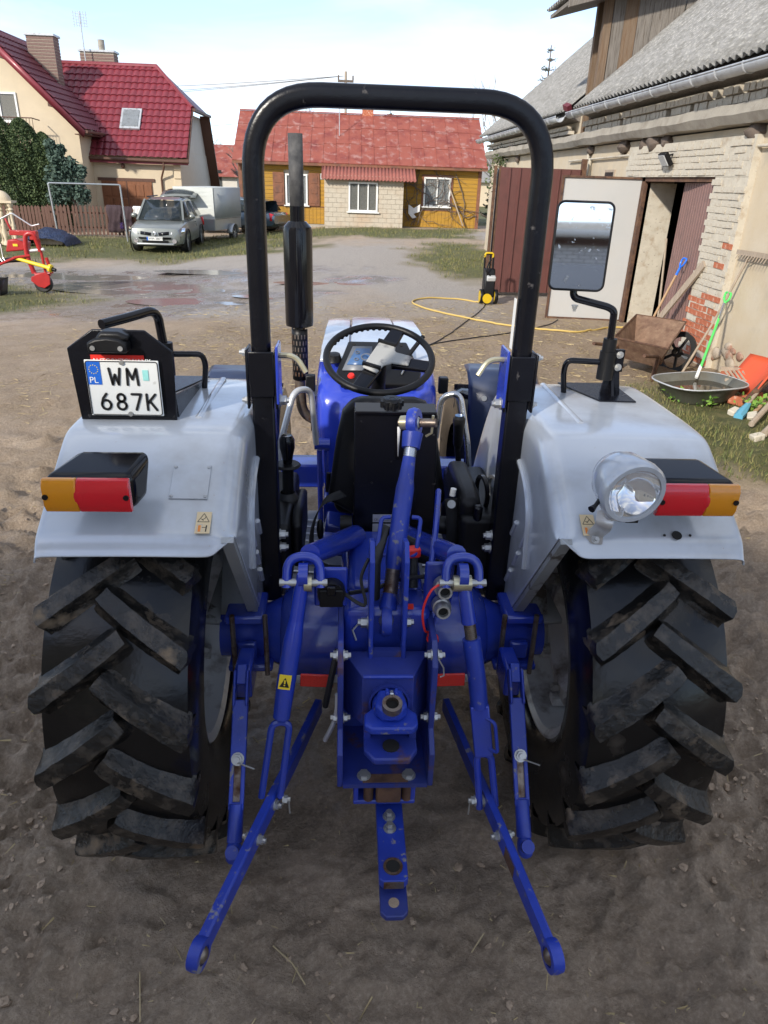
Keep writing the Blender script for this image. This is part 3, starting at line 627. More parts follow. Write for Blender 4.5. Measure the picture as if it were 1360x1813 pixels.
for x0,x1 in ((-5.1,-1.15),(2.45,6.0)):
    x=x0
    while x<x1-.02:
        MB().box(x,min(x+.165,x1),HY+random.uniform(-.005,.005),HY+.055,.02,.74).build('plank',MT['yellow_boards'],yh,smooth=False); x+=.175
    MB().box(x0,x1,HY-.02,HY+.056,.745,.775).build('rail',MT['brown_boards'],yh)
for x in (-5.2,6.0): MB().box(x,x+.16,HY-.03,HY+.058,0,2.7).build('corner_post',MT['brown_boards'],yh)
MB().box(-5.2,6.16,HY-.05,HY+.05,2.64,2.78).build('wall_plate',MT['brown_boards'],yh); MB().box(-5.2,6.16,HY-.04,HY+.06,-.4,.0).build('plinth',MT['concrete'],yh)
def window(parent,x0,x1,z0,z1,y,nb=2,mat='white_paint',cur=True,glass='window_glass'):
    w_=MB(); t=.075
    w_.box(x0,x1,y-.05,y+.02,z1-t,z1); w_.box(x0,x1,y-.05,y+.02,z0,z0+t); w_.box(x0,x0+t,y-.05,y+.02,z0+t,z1-t); w_.box(x1-t,x1,y-.05,y+.02,z0+t,z1-t)
    for k in range(1,nb): xm=x0+(x1-x0)*k/nb; w_.box(xm-.03,xm+.03,y-.045,y+.02,z0+t,z1-t)
    fr=w_.build('window',MT[mat],parent,smooth=False)
    for k in range(nb):
        a=x0+t+(x1-x0-2*t)*k/nb; b_=x0+t+(x1-x0-2*t)*(k+1)/nb; MB().box(a+.01,b_-.01,y-.012,y-.004,z0+t,z1-t).build('pane',MT[glass],fr)
    if cur:
        rows=[[(x0+t+(x1-x0-2*t)*i/40,y+.03+.018*math.sin(i*1.9),z) for i in range(41)] for z in (z0+t,z1-t)]; MB().grid(rows).build('curtain',MT['curtain'],fr)
    MB().box(x0-.08,x1+.08,y-.11,y-.052,z0-.05,z0-.004).build('sill',MT[mat],fr)
    return fr
window(yh,-3.05,-2.02,.82,2.15,HY,2); window(yh,3.45,4.72,.94,2.2,HY,2)
for x0,x1 in ((-3.62,-3.1),(-1.97,-1.45)):
    s=MB().box(x0,x1,HY-.07,HY-.02,.80,2.2).build('shutter',MT['brown_boards'],yh,bevel=.008); 
    for a,b_ in ((.9,1.25),(1.33,1.68),(1.76,2.1)): MB().box(x0+.09,x1-.09,HY-.085,HY-.069,a,b_).build('panel',MT['brown_boards'],s,bevel=.006)
mb=MB()
for (a,b_,c,d) in ((3.36,4.82,2.2,2.3),(3.36,3.45,.85,2.2),(4.72,4.82,.85,2.2)): mb.box(a,b_,HY-.04,HY+.03,c,d)
mb.build('window_surround',MT['brown_boards'],yh)
MB().box(-1.42,-1.24,HY-.03,HY-.005,1.95,2.2).build('number_board',MT['grey_plastic'],yh)
# roof: sheet panels with standing seams, each panel its own piece
EY,EZ,RY,RZ=35.75,2.62,39.3,4.85
def roofp(x,t,off=0): return (x,EY+(RY-EY)*t-off*.53,EZ+(RZ-EZ)*t+off*.85)
xl,xr=-5.4,6.35; ncol=20
for k in range(ncol):
    a=xl+(xr-xl)*k/ncol; b_=xl+(xr-xl)*(k+1)/ncol; ts=[0,.36+random.uniform(-.03,.03),.70+random.uniform(-.03,.03),1]
    for t0,t1 in zip(ts,ts[1:]):
        o1=random.uniform(0,.004)
        MB().add([roofp(a+.006,t0,.03+o1),roofp(b_-.006,t0,.03),roofp(b_-.006,t1-.004,.02),roofp(a+.006,t1-.004,.02+o1),roofp(a+.006,t0,0),roofp(b_-.006,t0,0),roofp(b_-.006,t1-.004,0),roofp(a+.006,t1-.004,0)],[(0,1,2,3),(7,6,5,4),(0,4,5,1),(1,5,6,2),(2,6,7,3),(3,7,4,0)]).build('roof_panel',MT['old_roof_red'],yh,smooth=False)
    if k: MB().bar(roofp(a,0,.035),roofp(a,1,.03),.022,.03).build('seam',MT['old_roof_red'],yh,smooth=False)
MB().add([roofp(xl,0,-.02),roofp(xr,0,-.02),roofp(xr,1,-.02),roofp(xl,1,-.02),(xl,42.9,EZ),(xr,42.9,EZ)],[(0,1,2,3),(3,2,5,4)]).build('roof_deck',MT['brown_boards'],yh,solid=.03)
MB().bar(roofp(xl,1,.05),roofp(xr,1,.05),.12,.05).build('ridge_cap',MT['old_roof_red'],yh); MB().bar(roofp(xl,0,-.05),roofp(xr,0,-.05),.03,.14).build('fascia',MT['brown_boards'],yh)
MB().prism([(EY+.45,2.6),(RY,RZ-.1),(42.6,2.6)],'x',-5.15,6.05).build('gable_core',MT['brown_boards'],yh)
mb=MB(); mb.box(.55,1.1,39.2,39.75,4.6,5.45); mb.box(.5,1.15,39.15,39.8,5.45,5.52); mb.build('chimney',MT['red_brick'],yh)
MB().tube([(-.55,37.6,3.85),(-.55,37.6,5.75)],.02,6).build('pipe',MT['gutter_zinc'],yh)
# porch of pale blocks
PX0,PX1,PY=-1.2,2.42,35.0
MB().box(PX0+.02,PX1-.02,PY+.02,HY,-.3,2.15).build('porch_core',MT['mortar'],yh)
z=.02;r_=0
while z<2.0:
    x=PX0-(.2 if r_%2 else 0)
    while x<PX1-.01:
        a=max(x,PX0); b_=min(x+.385,PX1); 
        hole=(-.12,1.26,.62,1.93)
        if not(b_>hole[0] and a<hole[1] and z+.18>hole[2] and z<hole[3]): MB().box(a,b_-.012,PY+random.uniform(-.004,.004),PY+.05,z,z+.188).build('block',MT['porch_block'],yh,smooth=False)
        else:
            if a<hole[0]-.04: MB().box(a,hole[0],PY,PY+.05,z,z+.188).build('block',MT['porch_block'],yh,smooth=False)
            if b_>hole[1]+.04: MB().box(hole[1],b_-.012,PY,PY+.05,z,z+.188).build('block',MT['porch_block'],yh,smooth=False)
        x+=.385
    z+=.2; r_+=1
window(yh,-.1,1.24,.66,1.9,PY+.01,3)
for x,c in ((.0,'red_plastic'),(.12,'red_plastic'),(.45,'green_plastic'),(.62,'cloth_white'),(.95,'red_plastic'),(1.05,'red_plastic')): MB().sph((x,PY+.05,.80),(.05,.02,.05),8,5).build('flower_pot',MT[c],yh)
mb=MB(); rows=[]
for i in range(151):
    x=PX0-.12+(PX1-PX0+.65)*i/150; o_=.03*math.cos(2*PI*i/150*27); rows.append([(x,PY-.35,1.98+o_),(x,HY-.2,2.62+o_)])
mb.grid(rows); mb.build('porch_roof',MT['corr_roof_brown'],yh,solid=.01,angle=70)
# bare creeper on the wall right of the porch
cr=thing('bare_creeper',(3.3,HY-.1,.1),'leafless climbing vine tangled round the right house window','creeper')
mb=MB(); rgc=random.Random(4)
def wander(p,a,n,st,r,dep=0):
    pts=[p]; 
    for i in range(n):
        a+=rgc.uniform(-.5,.5); p=(p[0]+math.cos(a)*st,min(HY-.06,HY-.10+rgc.uniform(-.06,.05)),max(.1,min(2.6,p[2]+math.sin(a)*st))); pts.append(p)
        if dep<2 and rgc.random()<.28: wander(p,a+rgc.choice((-1,1))*rgc.uniform(.5,1.3),int(n*.6),st,r*.6,dep+1)
    mb.tube(pts,r,5)
for p,a in (((2.9,HY-.1,.1),1.3),((3.05,HY-.1,.1),1.6),((3.2,HY-.1,.1),1.0),((2.8,HY-.1,.3),1.8),((5.5,HY-.1,.1),2.0),((3.9,HY-.1,1.0),.6),((3.7,HY-.1,.9),1.6)): wander(p,a,16,.15,.022)
mb.build('stems',MT['bark'],cr)
tag(MB().tube([(4.6,HY-.16,1.9),(5.35,HY-.55,.15)],.03,6).build('leaning_pole',MT['wood_old'],origin=(5.35,HY-.5,.1)),'grey pole leaning on the yellow house wall','pole')
mb=MB(); mb.prism([(2.75,1.0),(3.0,.85),(3.3,1.02),(3.28,.7),(3.0,.6),(3.15,.45),(2.95,.4),(2.75,.62)],'y',HY-.22,HY-.16); tag(mb.build('torn_sheet',MT['cloth_white'],origin=(3,HY-.2,.4)),'torn white sheet caught in the vine beside the porch','sheet')
# ================================================================== LEFT HOUSE
lh=thing('cream_house',(-12,40,-.4),'cream house with wine-red tiled roof behind the picket fence','house')
WY=38.0
mb=MB(); mb.box(-12.6,-8.25,WY,46,-.6,2.95); mb.build('wing_wall',MT['plaster_cream'],lh)
MB().prism([(WY,2.95),(39.75,4.75),(44.2,4.75),(46,2.95)],'x',-8.35,-8.262).build('gable_wall',MT['plaster_grey'],lh)  # grey instead of cream: shade on the right-facing gable put into its colour
MB().box(-8.262,-8.24,WY+.02,46,-.6,2.94).build('side_wall_shade',MT['plaster_grey'],lh)  # thin grey sheet over the cream wall, painting the shade of this side
GFY=36.6   # front gable of the main block
MB().prism([(-19.0,-.6),(-12.35,-.6),(-12.35,3.75),(-16.0,7.35),(-19.0,4.4)],'y',GFY,46).build('main_wall',MT['plaster_cream'],lh)
# garage door
gd=MB().box(-12.05,-9.65,WY-.05,WY-.002,-.5,1.58).build('garage_door',MT['wood_garage'],lh)
for c in range(2):
    for k in range(3):
        for q in range(3):
            a=-12.0+c*1.2+k*.385+.04; z=-.35+q*.63; MB().box(a,a+.32,WY-.075,WY-.049,z,z+.54).build('panel',MT['wood_garage'],gd,bevel=.015)
MB().box(-10.87,-10.83,WY-.065,WY-.049,-.5,1.58).build('gap',MT['wood_dark'],gd); mb=MB(); mb.box(-12.2,-9.5,WY-.06,WY-.001,1.582,1.72); mb.build('lintel',MT['wood_dark'],lh)
for k in range(9): MB().box(-8.55,-8.2,WY-.06,WY-.001,-.4+k*.36,-.4+k*.36+.33).build('quoin',MT['plaster_cream'],lh,bevel=.02)
lmp=MB(); lmp.sph((-10.9,WY-.15,2.25),(.09,.09,.13),10,6); lmp.cyl((-10.9,WY,2.32),(-10.9,WY-.15,2.32),.03); lmp.build('wall_lamp',MT['wood_dark'],lh)
# tiled-sheet roof with real tile relief
def tile_roof(name,org,du,dv,nu,nv,inside,mat,parent,cu=.31,cv=.42):
    """org + u*du + v*dv, u along eave, v up the slope"""
    o0=Vector(org); du=Vector(du).normalized(); dv=Vector(dv).normalized(); nn=du.cross(dv).normalized()
    if nn.z<0: nn=-nn
    mb=MB(); NU=nu*5; rows=[]
    for r_ in range(nv):
        for e in (0,.5,.999):
            v=(r_+e)*cv; row=[]
            for i in range(NU+1):
                u=i*cu/5; hh=.05*abs(math.sin(PI*u/cu))+.05*(1-e)
                row.append(o0+du*u+dv*v+nn*hh)
            rows.append(row)
    n=NU+1; b0=0
    for r_ in rows: mb.v+=[tuple(p) for p in r_]
    for i in range(len(rows)-1):
        for j in range(NU):
            u=(j+.5)*cu/5; v=((i//3)+(i%3)*.5)*cv
            if inside(u,v): mb.f.append((i*n+j,i*n+j+1,(i+1)*n+j+1,(i+1)*n+j))
    return mb.build(name,MT[mat],parent,angle=50)
slope=(0,3.9,4.05); sl=math.hypot(3.9,4.05); ue=5.0
# wing, front slope: eave x -12.9..-7.75, ridge at y 41.7 z 6.7
tile_roof('roof',(-15.5,WY-.35,2.62),(1,0,0),slope,int(7.75/.31)+1,int(5.7/.42)+1,lambda u,v:(u<7.7 if v<3.1 else u<7.7-(v-3.1)*.75) and u>2.55-v*.92 and v<5.75,'roof_red_metal',lh)
rz=lambda v:(WY-.35+v*3.9/sl,2.62+v*4.05/sl)
y1,z1=rz(3.1); y2,z2=rz(5.72)
MB().add([(-7.78,y1,z1),(-9.75,y2,z2+.03),(-9.75,y2+.3,z2+.03),(-7.78,46.2-(y1-WY)-.0,z1)],[(0,1,2,3)]).build('hip',MT['roof_red_dark'],lh,solid=.05)
MB().add([(-15.5,y2,z2),(-9.75,y2,z2),(-7.8,46,2.6),(-15.5,46,2.6)],[(0,1,2,3)]).build('back_slope',MT['roof_red_dark'],lh,solid=.05)
mb=MB(); mb.tube([(-15,y2,z2+.06),(-9.75,y2,z2+.06),(-7.78,y1,z1+.06)],.10,8); mb.build('ridge_tiles',MT['roof_red_metal'],lh)
MB().bar((-7.72,y1-.02,z1-.02),(-7.72,46-(y1-WY),z1-.02),.18,.12).build('hip_gutter',MT['wood_dark'],lh)
mb=MB(); mb.add([(-7.74,WY-.35,2.6),(-7.74,y1,z1),(-8.26,y1,z1-.02),(-8.26,WY-.35,2.58),(-7.74,WY-.35,2.42),(-7.74,y1,z1-.2),(-8.26,y1,z1-.2),(-8.26,WY-.35,2.42)],[(0,1,2,3),(7,6,5,4),(0,4,5,1),(2,6,7,3),(1,5,6,2),(0,3,7,4)]); mb.build('verge_soffit',MT['wood_dark'],lh)
yb=46-(y1-WY)
mb=MB(); mb.add([(-7.72,yb,z1),(-7.72,46.4,1.2),(-8.26,46.4,1.2),(-8.26,yb,z1),(-7.72,yb,z1-.25),(-7.72,46.4,.95),(-8.26,46.4,.95),(-8.26,yb,z1-.25)],[(0,1,2,3),(7,6,5,4),(0,4,5,1),(1,5,6,2),(2,6,7,3),(3,7,4,0)]); mb.build('verge_soffit',MT['wood_dark'],lh)
MB().tube([(-12.9,WY-.45,2.55),(-7.7,WY-.45,2.5)],.07,8).build('gutter',MT['wood_dark'],lh); MB().box(-12.9,-7.76,WY-.36,WY-.30,2.36,2.56).build('fascia',MT['roof_red_metal'],lh)
MB().tube(arcpath([(-8.9,WY-.45,2.45),(-8.9,WY-.45,2.2),(-9.15,WY-.08,1.75),(-9.15,WY-.08,-.4)],.12),.045,8).build('downpipe',MT['wood_dark'],lh)
# main block: right slope, ridge running away from the camera
tile_roof('roof',(-11.85,GFY-.6,3.62),(0,1,0),(-4.1,0,4.05),int(7.5/.31),int(5.8/.42),lambda u,v: u<2.2+v*1.2,'roof_red_dark',lh)  # darker red carries the shade of this right-facing slope
MB().add([(-11.85,GFY-.6,3.6),(-15.95,GFY-.6,7.65),(-15.95,GFY-.6,7.28),(-11.95,GFY-.6,3.32)],[(0,1,2,3)]).build('barge_board',MT['roof_red_metal'],lh,solid=.06)
MB().add([(-12.35,GFY-.55,3.45),(-12.35,39,3.45),(-11.85,39,3.45),(-11.85,GFY-.55,3.45)],[(0,1,2,3)]).build('soffit',MT['wood_dark'],lh,solid=.04)
MB().add([(-15.9,GFY-.6,7.6),(-20,GFY-.6,3.5),(-20,46,3.5),(-15.9,46,7.6)],[(0,1,2,3)]).build('left_slope',MT['roof_red_dark'],lh,solid=.06)
MB().tube([(-11.8,GFY-.6,3.56),(-11.8,38.6,3.56)],.07,8).build('gutter',MT['wood_dark'],lh)
sk=MB().obox((-10.62,39.13,4.30),(.95,1.25,.1),(math.atan2(4.05,3.9),0,0)); skl=sk.build('skylight',MT['gutter_zinc'],lh); MB().obox((-10.62,39.10,4.34),(.75,1.0,.06),(math.atan2(4.05,3.9),0,0)).build('pane',MT['window_glass'],skl)
MB().obox((-10.62,39.105,4.33),(.74,.98,.05),(math.atan2(4.05,3.9),0,0)).build('blind',MT['gutter_zinc'],skl)
for (x,y,z0,z1_,wx,wy) in ((-14.42,39.6,5.6,7.55,1.2,.7),(-12.8,42.6,5.5,7.38,1.65,.7)):
    c=MB().box(x-wx/2,x+wx/2,y-wy/2,y+wy/2,z0,z1_).build('chimney',MT['mortar'],lh); MB().box(x-wx/2-.08,x+wx/2+.08,y-wy/2-.08,y+wy/2+.08,z1_+.001,z1_+.09).build('cap',MT['gutter_zinc'],c)
    for k in range(int((z1_-z0)/.13)): MB().box(x-wx/2-.015,x+wx/2+.015,y-wy/2-.015,y+wy/2+.015,z0+k*.13,z0+k*.13+.10).build('course',MT['chimney_brick'],c)
MB().cyl((-12.62,42.6,7.47),(-12.62,42.6,7.95),.16).build('flue',MT['concrete'],lh)
an=thing('aerial',(-13.28,41.7,6.6),'rooftop television aerial on a thin leaning mast','aerial')
MB().tube([(-13.28,41.9,6.6),(-13.3,41.9,9.0)],.03,6).build('mast',MT['gutter_zinc'],an); mb=MB()
for k in range(5): mb.tube([(-13.65,41.9,8.45+k*.12),(-12.95,41.9,8.38+k*.12)],.012,5)
for k in range(6): mb.tube([(-13.6+k*.12,41.9,8.35),(-13.6+k*.12,41.9,9.0)],.012,5)
mb.build('elements',MT['gutter_zinc'],an)
window(lh,-16.4,-14.85,3.86,5.02,GFY-.01,2)
mb=MB(); mb.tube([(-15.6,GFY-.9,4.0),(-14.0,GFY-.9,4.0),(-13.9,GFY-.3,3.95)],.025,6)
for k in range(12): mb.tube([(-15.4+k*.13,GFY-.9,4.0),(-15.4+k*.13,GFY-.92,2.9)],.012,5)
mb.tube([(-15.6,GFY-.9,2.9),(-13.9,GFY-.9,2.9)],.02,6); mb.build('balcony_rail',MT['wood_dark'],lh); MB().box(-16,-13.85,GFY-.95,GFY,2.72,2.88).build('balcony_slab',MT['roof_red_metal'],lh)
for x,z in ((-13.35,4.7),(-15.1,6.45)): MB().box(x,x+.3,GFY-.5,GFY-.001,z-.2,z-.06).build('purlin_end',MT['wood_dark'],lh)
# more distant houses and the far background
def far_house(x,y,w_,d,h_,rh,wall,roof,label,rot=0):
    t=thing('distant_house',(x,y,-.3),label,'house'); mb=MB().box(x-w_/2,x+w_/2,y-d/2,y+d/2,-.5,h_); mb.build('wall',MT[wall],t)
    MB().prism([(y-d/2-.4,h_-.15),(y,h_+rh),(y+d/2+.4,h_-.15)],'x',x-w_/2-.4,x+w_/2+.4).build('roof',MT[roof],t)
    for k in range(2): MB().box(x-w_/2+.8+k*w_*.45,x-w_/2+1.9+k*w_*.45,y-d/2-.04,y-d/2+.02,1,2.3).build('window',MT['car_glass'],t)
far_house(-11.2,62,5.5,7,2.0,2.1,'plaster_grey','old_roof_red','small grey house with orange-red roof far behind the cars')
far_house(14.5,75,9,8,2.2,2.0,'plaster_cream','corr_cement','pale house glimpsed between yellow house and barn')
# ================================================================== VEGETATION
def leafcloud(name,mat,pts,size,parent,seed=1,droop=0):
    rg=np.random.default_rng(seed); P0=np.array(pts,float); n=len(P0)
    a=rg.normal(size=(n,3)); a/=np.linalg.norm(a,axis=1)[:,None]; b=rg.normal(size=(n,3)); b-=a*(a*b).sum(1)[:,None]; b/=np.linalg.norm(b,axis=1)[:,None]
    s=size*rg.uniform(.5,1.4,n)[:,None]; v=np.stack([P0-a*s*.5,P0+b*s*.3,P0+a*s*.6,P0-b*s*.3],1); o0=np.array(ORI[parent.name])
    me=bpy.data.meshes.new(name); me.from_pydata((v-o0).reshape(-1,3).tolist(),[],np.arange(n*4).reshape(n,4).tolist())
    at=me.attributes.new('lv','FLOAT','POINT'); at.data.foreach_set('value',np.repeat(rg.uniform(0,1,n)**1.3,4).astype(np.float32)); me.materials.append(MT[mat])
    o=bpy.data.objects.new(name,me); COL.objects.link(o); o.parent=parent; ORI[o.name]=ORI[parent.name]; return o
def thuja(x,y,h_,r,seed,label,zb=-.4):
    t=thing('thuja_tree',(x,y,zb),label,'tree','thuja hedge by the cream house'); rg=np.random.default_rng(seed)
    MB().cyl((x,y,zb-.05),(x,y,zb+h_*.85),.09,.03,8).build('trunk',MT['bark'],t)
    n=24000; u=rg.uniform(0,1,n)**.9; ang=rg.uniform(0,2*PI,n); rr=r*1.15*np.clip(1-u**5,0,1)**.6*np.clip(.72+.4*(1-u),0,1)*(1+.08*np.sin(ang*5+u*6+seed)+.05*np.sin(ang*11+u*17))*rg.uniform(.80,1.05,n)
    pts=np.stack([x+rr*np.cos(ang),y+rr*np.sin(ang),zb+.15+u*(h_-.15)],-1); leafcloud('crown','thuja',pts,.085,t,seed)
for k,(x,y,h_,r) in enumerate(((-17.3,33.6,4.35,1.05),(-16.1,33.8,4.45,1.05),(-14.95,34.0,4.5,1.0),(-13.95,34.2,4.3,.92),(-13.15,34.3,3.8,.75))):
    thuja(x,y,h_,r,40+k,['leftmost thuja in the dark hedge, cut by the photo edge','second thuja from the left in the dark hedge','middle thuja of the five in the dark hedge','fourth thuja from the left in the dark hedge','rightmost and lowest thuja of the hedge, by the pine'][k])
pt=thing('pine_shrub',(-11.6,33.2,-.4),'bushy blue-green pine beside the hedge and garage','tree')
MB().tube([(-11.95,33.2,-.45),(-11.75,33.2,.5),(-11.95,33.2,1.6)],.06,7).build('trunk',MT['bark'],pt)
rg=np.random.default_rng(77); pts=[]
for cx,cz,rr in ((-11.7,1.2,.6),(-11.2,1.5,.55),(-12.0,1.7,.6),(-11.3,2.1,.45),(-11.9,2.5,.42),(-10.85,1.05,.42),(-12.1,2.9,.25),(-11.6,2.75,.2),(-10.75,1.95,.28),(-12.25,.9,.4)):
    d=rg.normal(size=(620,3)); d/=np.linalg.norm(d,axis=1)[:,None]; cx=-12.05+(cx+11.6)*.8; pts.append(np.array([cx,33.2,cz])+d*rr*.88*rg.uniform(.35,1.05,(620,1))*np.array([1,1,1.05]))
leafcloud('crown','pine',np.concatenate(pts),.15,pt,78)
def bare_tree(x,y,h_,seed,label,mat='bark_grey',lev=5,r0=.16,zb=-.3,cat='tree'):
    t=thing('bare_tree',(x,y,zb),label,cat,'leafless trees beyond the houses'); rgt=random.Random(seed); tr=MB(); br=MB()
    def grow(p,d,l,r,k):
        pts=[p]; q=Vector(p); dd=Vector(d)
        for i in range(3):
            dd=(dd+Vector((rgt.uniform(-.18,.18),rgt.uniform(-.18,.18),rgt.uniform(-.02,.16)))).normalized(); q=q+dd*l/3; pts.append(tuple(q))
        (tr if k==0 else br).tube(pts,[r,r*.88,r*.76,r*.62],7 if k<2 else 4,caps=False)
        if k<lev:
            for i in range(3 if k<2 else rgt.choice((2,3))):
                a=rgt.uniform(0,2*PI); sp=rgt.uniform(.35,.75); ax=Vector((math.cos(a),math.sin(a),0)); nd=(dd+ax*sp).normalized(); s_=rgt.choice((1,2,3,3)); grow(pts[s_],nd,l*rgt.uniform(.6,.82),r*.58,k+1)
    grow((x,y,zb),(0,0,1),h_*.33,r0,0)
    tr.build('trunk',MT['bark'],t); br.build('crown',MT[mat],t)
bare_tree(-3.0,47,7.2,1,'bare tree crown showing over the left of the red roof ridge')
bare_tree(-.5,52,6.8,9,'bare tree behind the red roof, nearer the chimney',lev=4)
bare_tree(9.4,48,8.6,2,'tall bare tree between the yellow house and the barn'); bare_tree(11.2,54,8,5,'bare tree behind the far end of the barn',lev=4)
bare_tree(-9.2,50,5.6,3,'bare bushy tree left of the roll bar beyond the trailer'); bare_tree(-7.4,55,5.2,6,'bare tree behind the white trailer',lev=4); bare_tree(-6.1,46,4.2,8,'low bare shrub at the left corner of the yellow house',lev=4)
def spruce(x,y,h_,r,seed,label,zb=-.3,dens=1.,mat='spruce',ls=.10):
    t=thing('spruce_tree',(x,y,zb),label,'tree','spruces behind the roofs'); rg=np.random.default_rng(seed); MB().cyl((x,y,zb),(x,y,zb+h_),.14,.015,8).build('trunk',MT['bark'],t)
    br=MB(); pts=[]; z=.12*h_
    while z<h_*.98:
        R0=r*(1-z/h_)**.85+.05
        for k in range(6):
            a=rg.uniform(0,6.28); l=R0*rg.uniform(.75,1.15); p0=Vector((x,y,zb+z)); p1=p0+Vector((math.cos(a)*l,math.sin(a)*l,l*rg.uniform(.05,.35))); br.tube([p0,(p0+p1)/2-Vector((0,0,.04*l)),p1],[.025,.018,.006],4,caps=False)
            n=int(34*dens*l/r)+4; tt=rg.uniform(.15,1,n); pts.append(np.array(p0)+np.outer(tt,np.array(p1-p0))+rg.normal(0,.035,(n,3)))
        z+=h_*.045
    tag(br.build('branch_whorls',MT['bark'],t),kind='stuff'); leafcloud('crown',mat,np.concatenate(pts),ls,t,seed)
spruce(7.5,31,7.1,1.9,1,'thin spruce top standing behind the barn roof',dens=2.4,mat='pine',ls=.055); spruce(2.6,52,6.6,1.2,2,'dark spruce tip right of the brick chimney'); spruce(-1.1,56,6.4,1.0,3,'small spruce tip left of the brick chimney')
spruce(8.3,42,3.6,1.1,4,'low dark conifer between yellow house and barn',dens=2.5)
ivy=thing('ivy_bush',(4.35,22.6,2.2),'green ivy tuft hanging under the barn gutter','plant'); rg=np.random.default_rng(5); leafcloud('leaves','ivy',np.array([4.3,22.6,2.25])+rg.normal(0,1,(500,3))*np.array([.14,.35,.3]),.09,ivy,6); MB().tube([(4.4,22.6,1.4),(4.35,22.6,2.3)],.02,5).build('stem',MT['bark'],ivy)
for k,(x,y,w_,h_) in enumerate(((-30,95,26,7),(4,110,40,6.5),(40,100,34,8))):   # far treeline reading as one mass
    rg=np.random.default_rng(60+k); n=2600; u=rg.uniform(-1,1,n); hh=h_*(.55+.45*np.abs(np.sin(u*9+k))*rg.uniform(.6,1,n)); t=MB()
    for i in range(0,n,2): p=Vector((x+u[i]*w_,y+rg.uniform(-3,3),-.5)); t.tube([p,p+Vector((rg.uniform(-.6,.6),0,hh[i]*rg.uniform(.6,1)))],[.07,.02],3,caps=False)
    tag(t.build('far_treeline',MT['bark_grey'],origin=(x,y,-.5)),'grey leafless wood on the horizon','trees',kind='stuff')
# ================================================================== POLE AND WIRES
up_=thing('utility_pole',(-.35,62,-.3),'thin utility pole standing behind the red-roofed house','pole')
MB().cyl((-.35,62,-.3),(-.35,62,9.3),.13,.09,8).build('pole',MT['wood_old'],up_); mb=MB(); mb.box(-.95,.25,61.9,62.1,8.6,8.75)
for x in (-.9,-.35,.2): mb.cyl((x,62,8.75),(x,62,9.05),.06,.05,8)
mb.build('crossarm',MT['bark'],up_)
wr=thing('overhead_wires',(-20,62,8),'thin power wires crossing the sky to the pole','wires')
for k,(z0,z1) in enumerate(((9.1,9.0),(8.0,9.0),(7.6,9.0),(5.2,6.5))):
    MB().tube([(-48+47.5*t+(k*.0),70-8*t,z0+(z1-z0)*t-1.2*math.sin(PI*t)) for t in [i/16 for i in range(17)]],.018,4).build('wire',MT['cable_black'],wr)
# ================================================================== FENCES
pf=thing('picket_fence',(-10.8,31.2,-.4),'brown wooden picket fence in front of the garage','fence')
pk=mesh_only(MB().prism([(-.045,0),(.045,0),(.045,1.05),(0,1.13),(-.045,1.05)],'y',-.012,.012),'picket',MT['wood_dark'])
for k in range(30): inst(pk,pf,(-12.15+k*.155,31.2+k*.012,-.38),(random.uniform(-.02,.02),random.uniform(-.03,.03),0),name='picket')
for z in (-.1,.45): MB().bar((-12.25,31.24,z),(-7.6,31.6,z),.04,.07).build('rail',MT['wood_dark'],pf)
hf=thing('board_fence',(-15,32.5,-.4),'dark board fence below the thuja hedge','fence')
for k in range(44): inst(pk,hf,(-18.3+k*.142,32.5+.01*k,-.38),(0,random.uniform(-.03,.03),0),(1.3,1,.88),name='board')
MB().bar((-18.4,32.54,.3),(-12.1,32.95,.3),.04,.07).build('rail',MT['wood_dark'],hf)
def cloth(name,pts,mat,label):
    mb=MB(); mb.grid(pts); x,y,z=pts[0][0]; tag(mb.build(name,MT[mat],solid=.012,origin=(x,y,z),angle=80),label,'laundry','laundry hung on the picket fence')
def drape(x,w_,z0,z1,mat,label,y=31.1,wob=.03):
    cloth('hung_cloth',[[(x+w_*(i/8-.5)*(1+.15*math.sin(j*1.3)),y-.03+wob*math.sin(i*1.9+j)+( .08 if j==0 else 0),z1+(z0-z1)*j/7) for i in range(9)] for j in range(8)],mat,label)
drape(-9.55,.55,-.25,.78,'cloth_dark','dark coat hanging over the picket fence'); drape(-9.05,.42,-.2,.74,'cloth_dark','dark narrow garment beside the dark coat'); drape(-9.3,.12,-.1,.15,'cloth_purple','purple scarf end below the dark coat'); drape(-8.62,.3,.45,.76,'cloth_white','white cloth bundle on top of the picket fence'); drape(-8.02,.26,-.05,.8,'cloth_pink','pale pink shirt hung on the picket fence')
sk_=thing('grain_sack',(-7.85,30.6,-.42),'full tan sack leaning on the picket fence by the car','sack'); mb=MB(); rows=[]
for j in range(10):
    t=j/9; r=.27*(1-.25*t**3)*(.85+.3*math.sin(PI*min(1,t*1.1)))+ (.02*math.sin(j*2)); rows.append([(-7.85+r*math.cos(a)*(1+.08*math.sin(3*a+j)),30.6+r*.7*math.sin(a),-.43+.72*t) for a in [2*PI*i/16 for i in range(17)]])
mb.grid(rows); mb.build('bag',MT['sack'],sk_); MB().sph((-7.85,30.6,.27),(.17,.12,.07),10,5).build('tied_top',MT['sack'],sk_)
cf=thing('clothes_frame',(-10.6,29.5,-.4),'grey steel clothes-drying frame in front of the picket fence','frame')
MB().tube(arcpath([(-11.1,29.0,-.45),(-11.18,29.0,1.55),(-8.75,29.6,1.55),(-8.70,29.6,-.45)],.06),.032,8).build('frame_tube',MT['trailer_metal'],cf)
tp=thing('tarp_heap',(-10.7,27.3,-.4),'blue plastic tarp draped over a heap beside the fence','tarp'); rows=[]; rgt=np.random.default_rng(8)
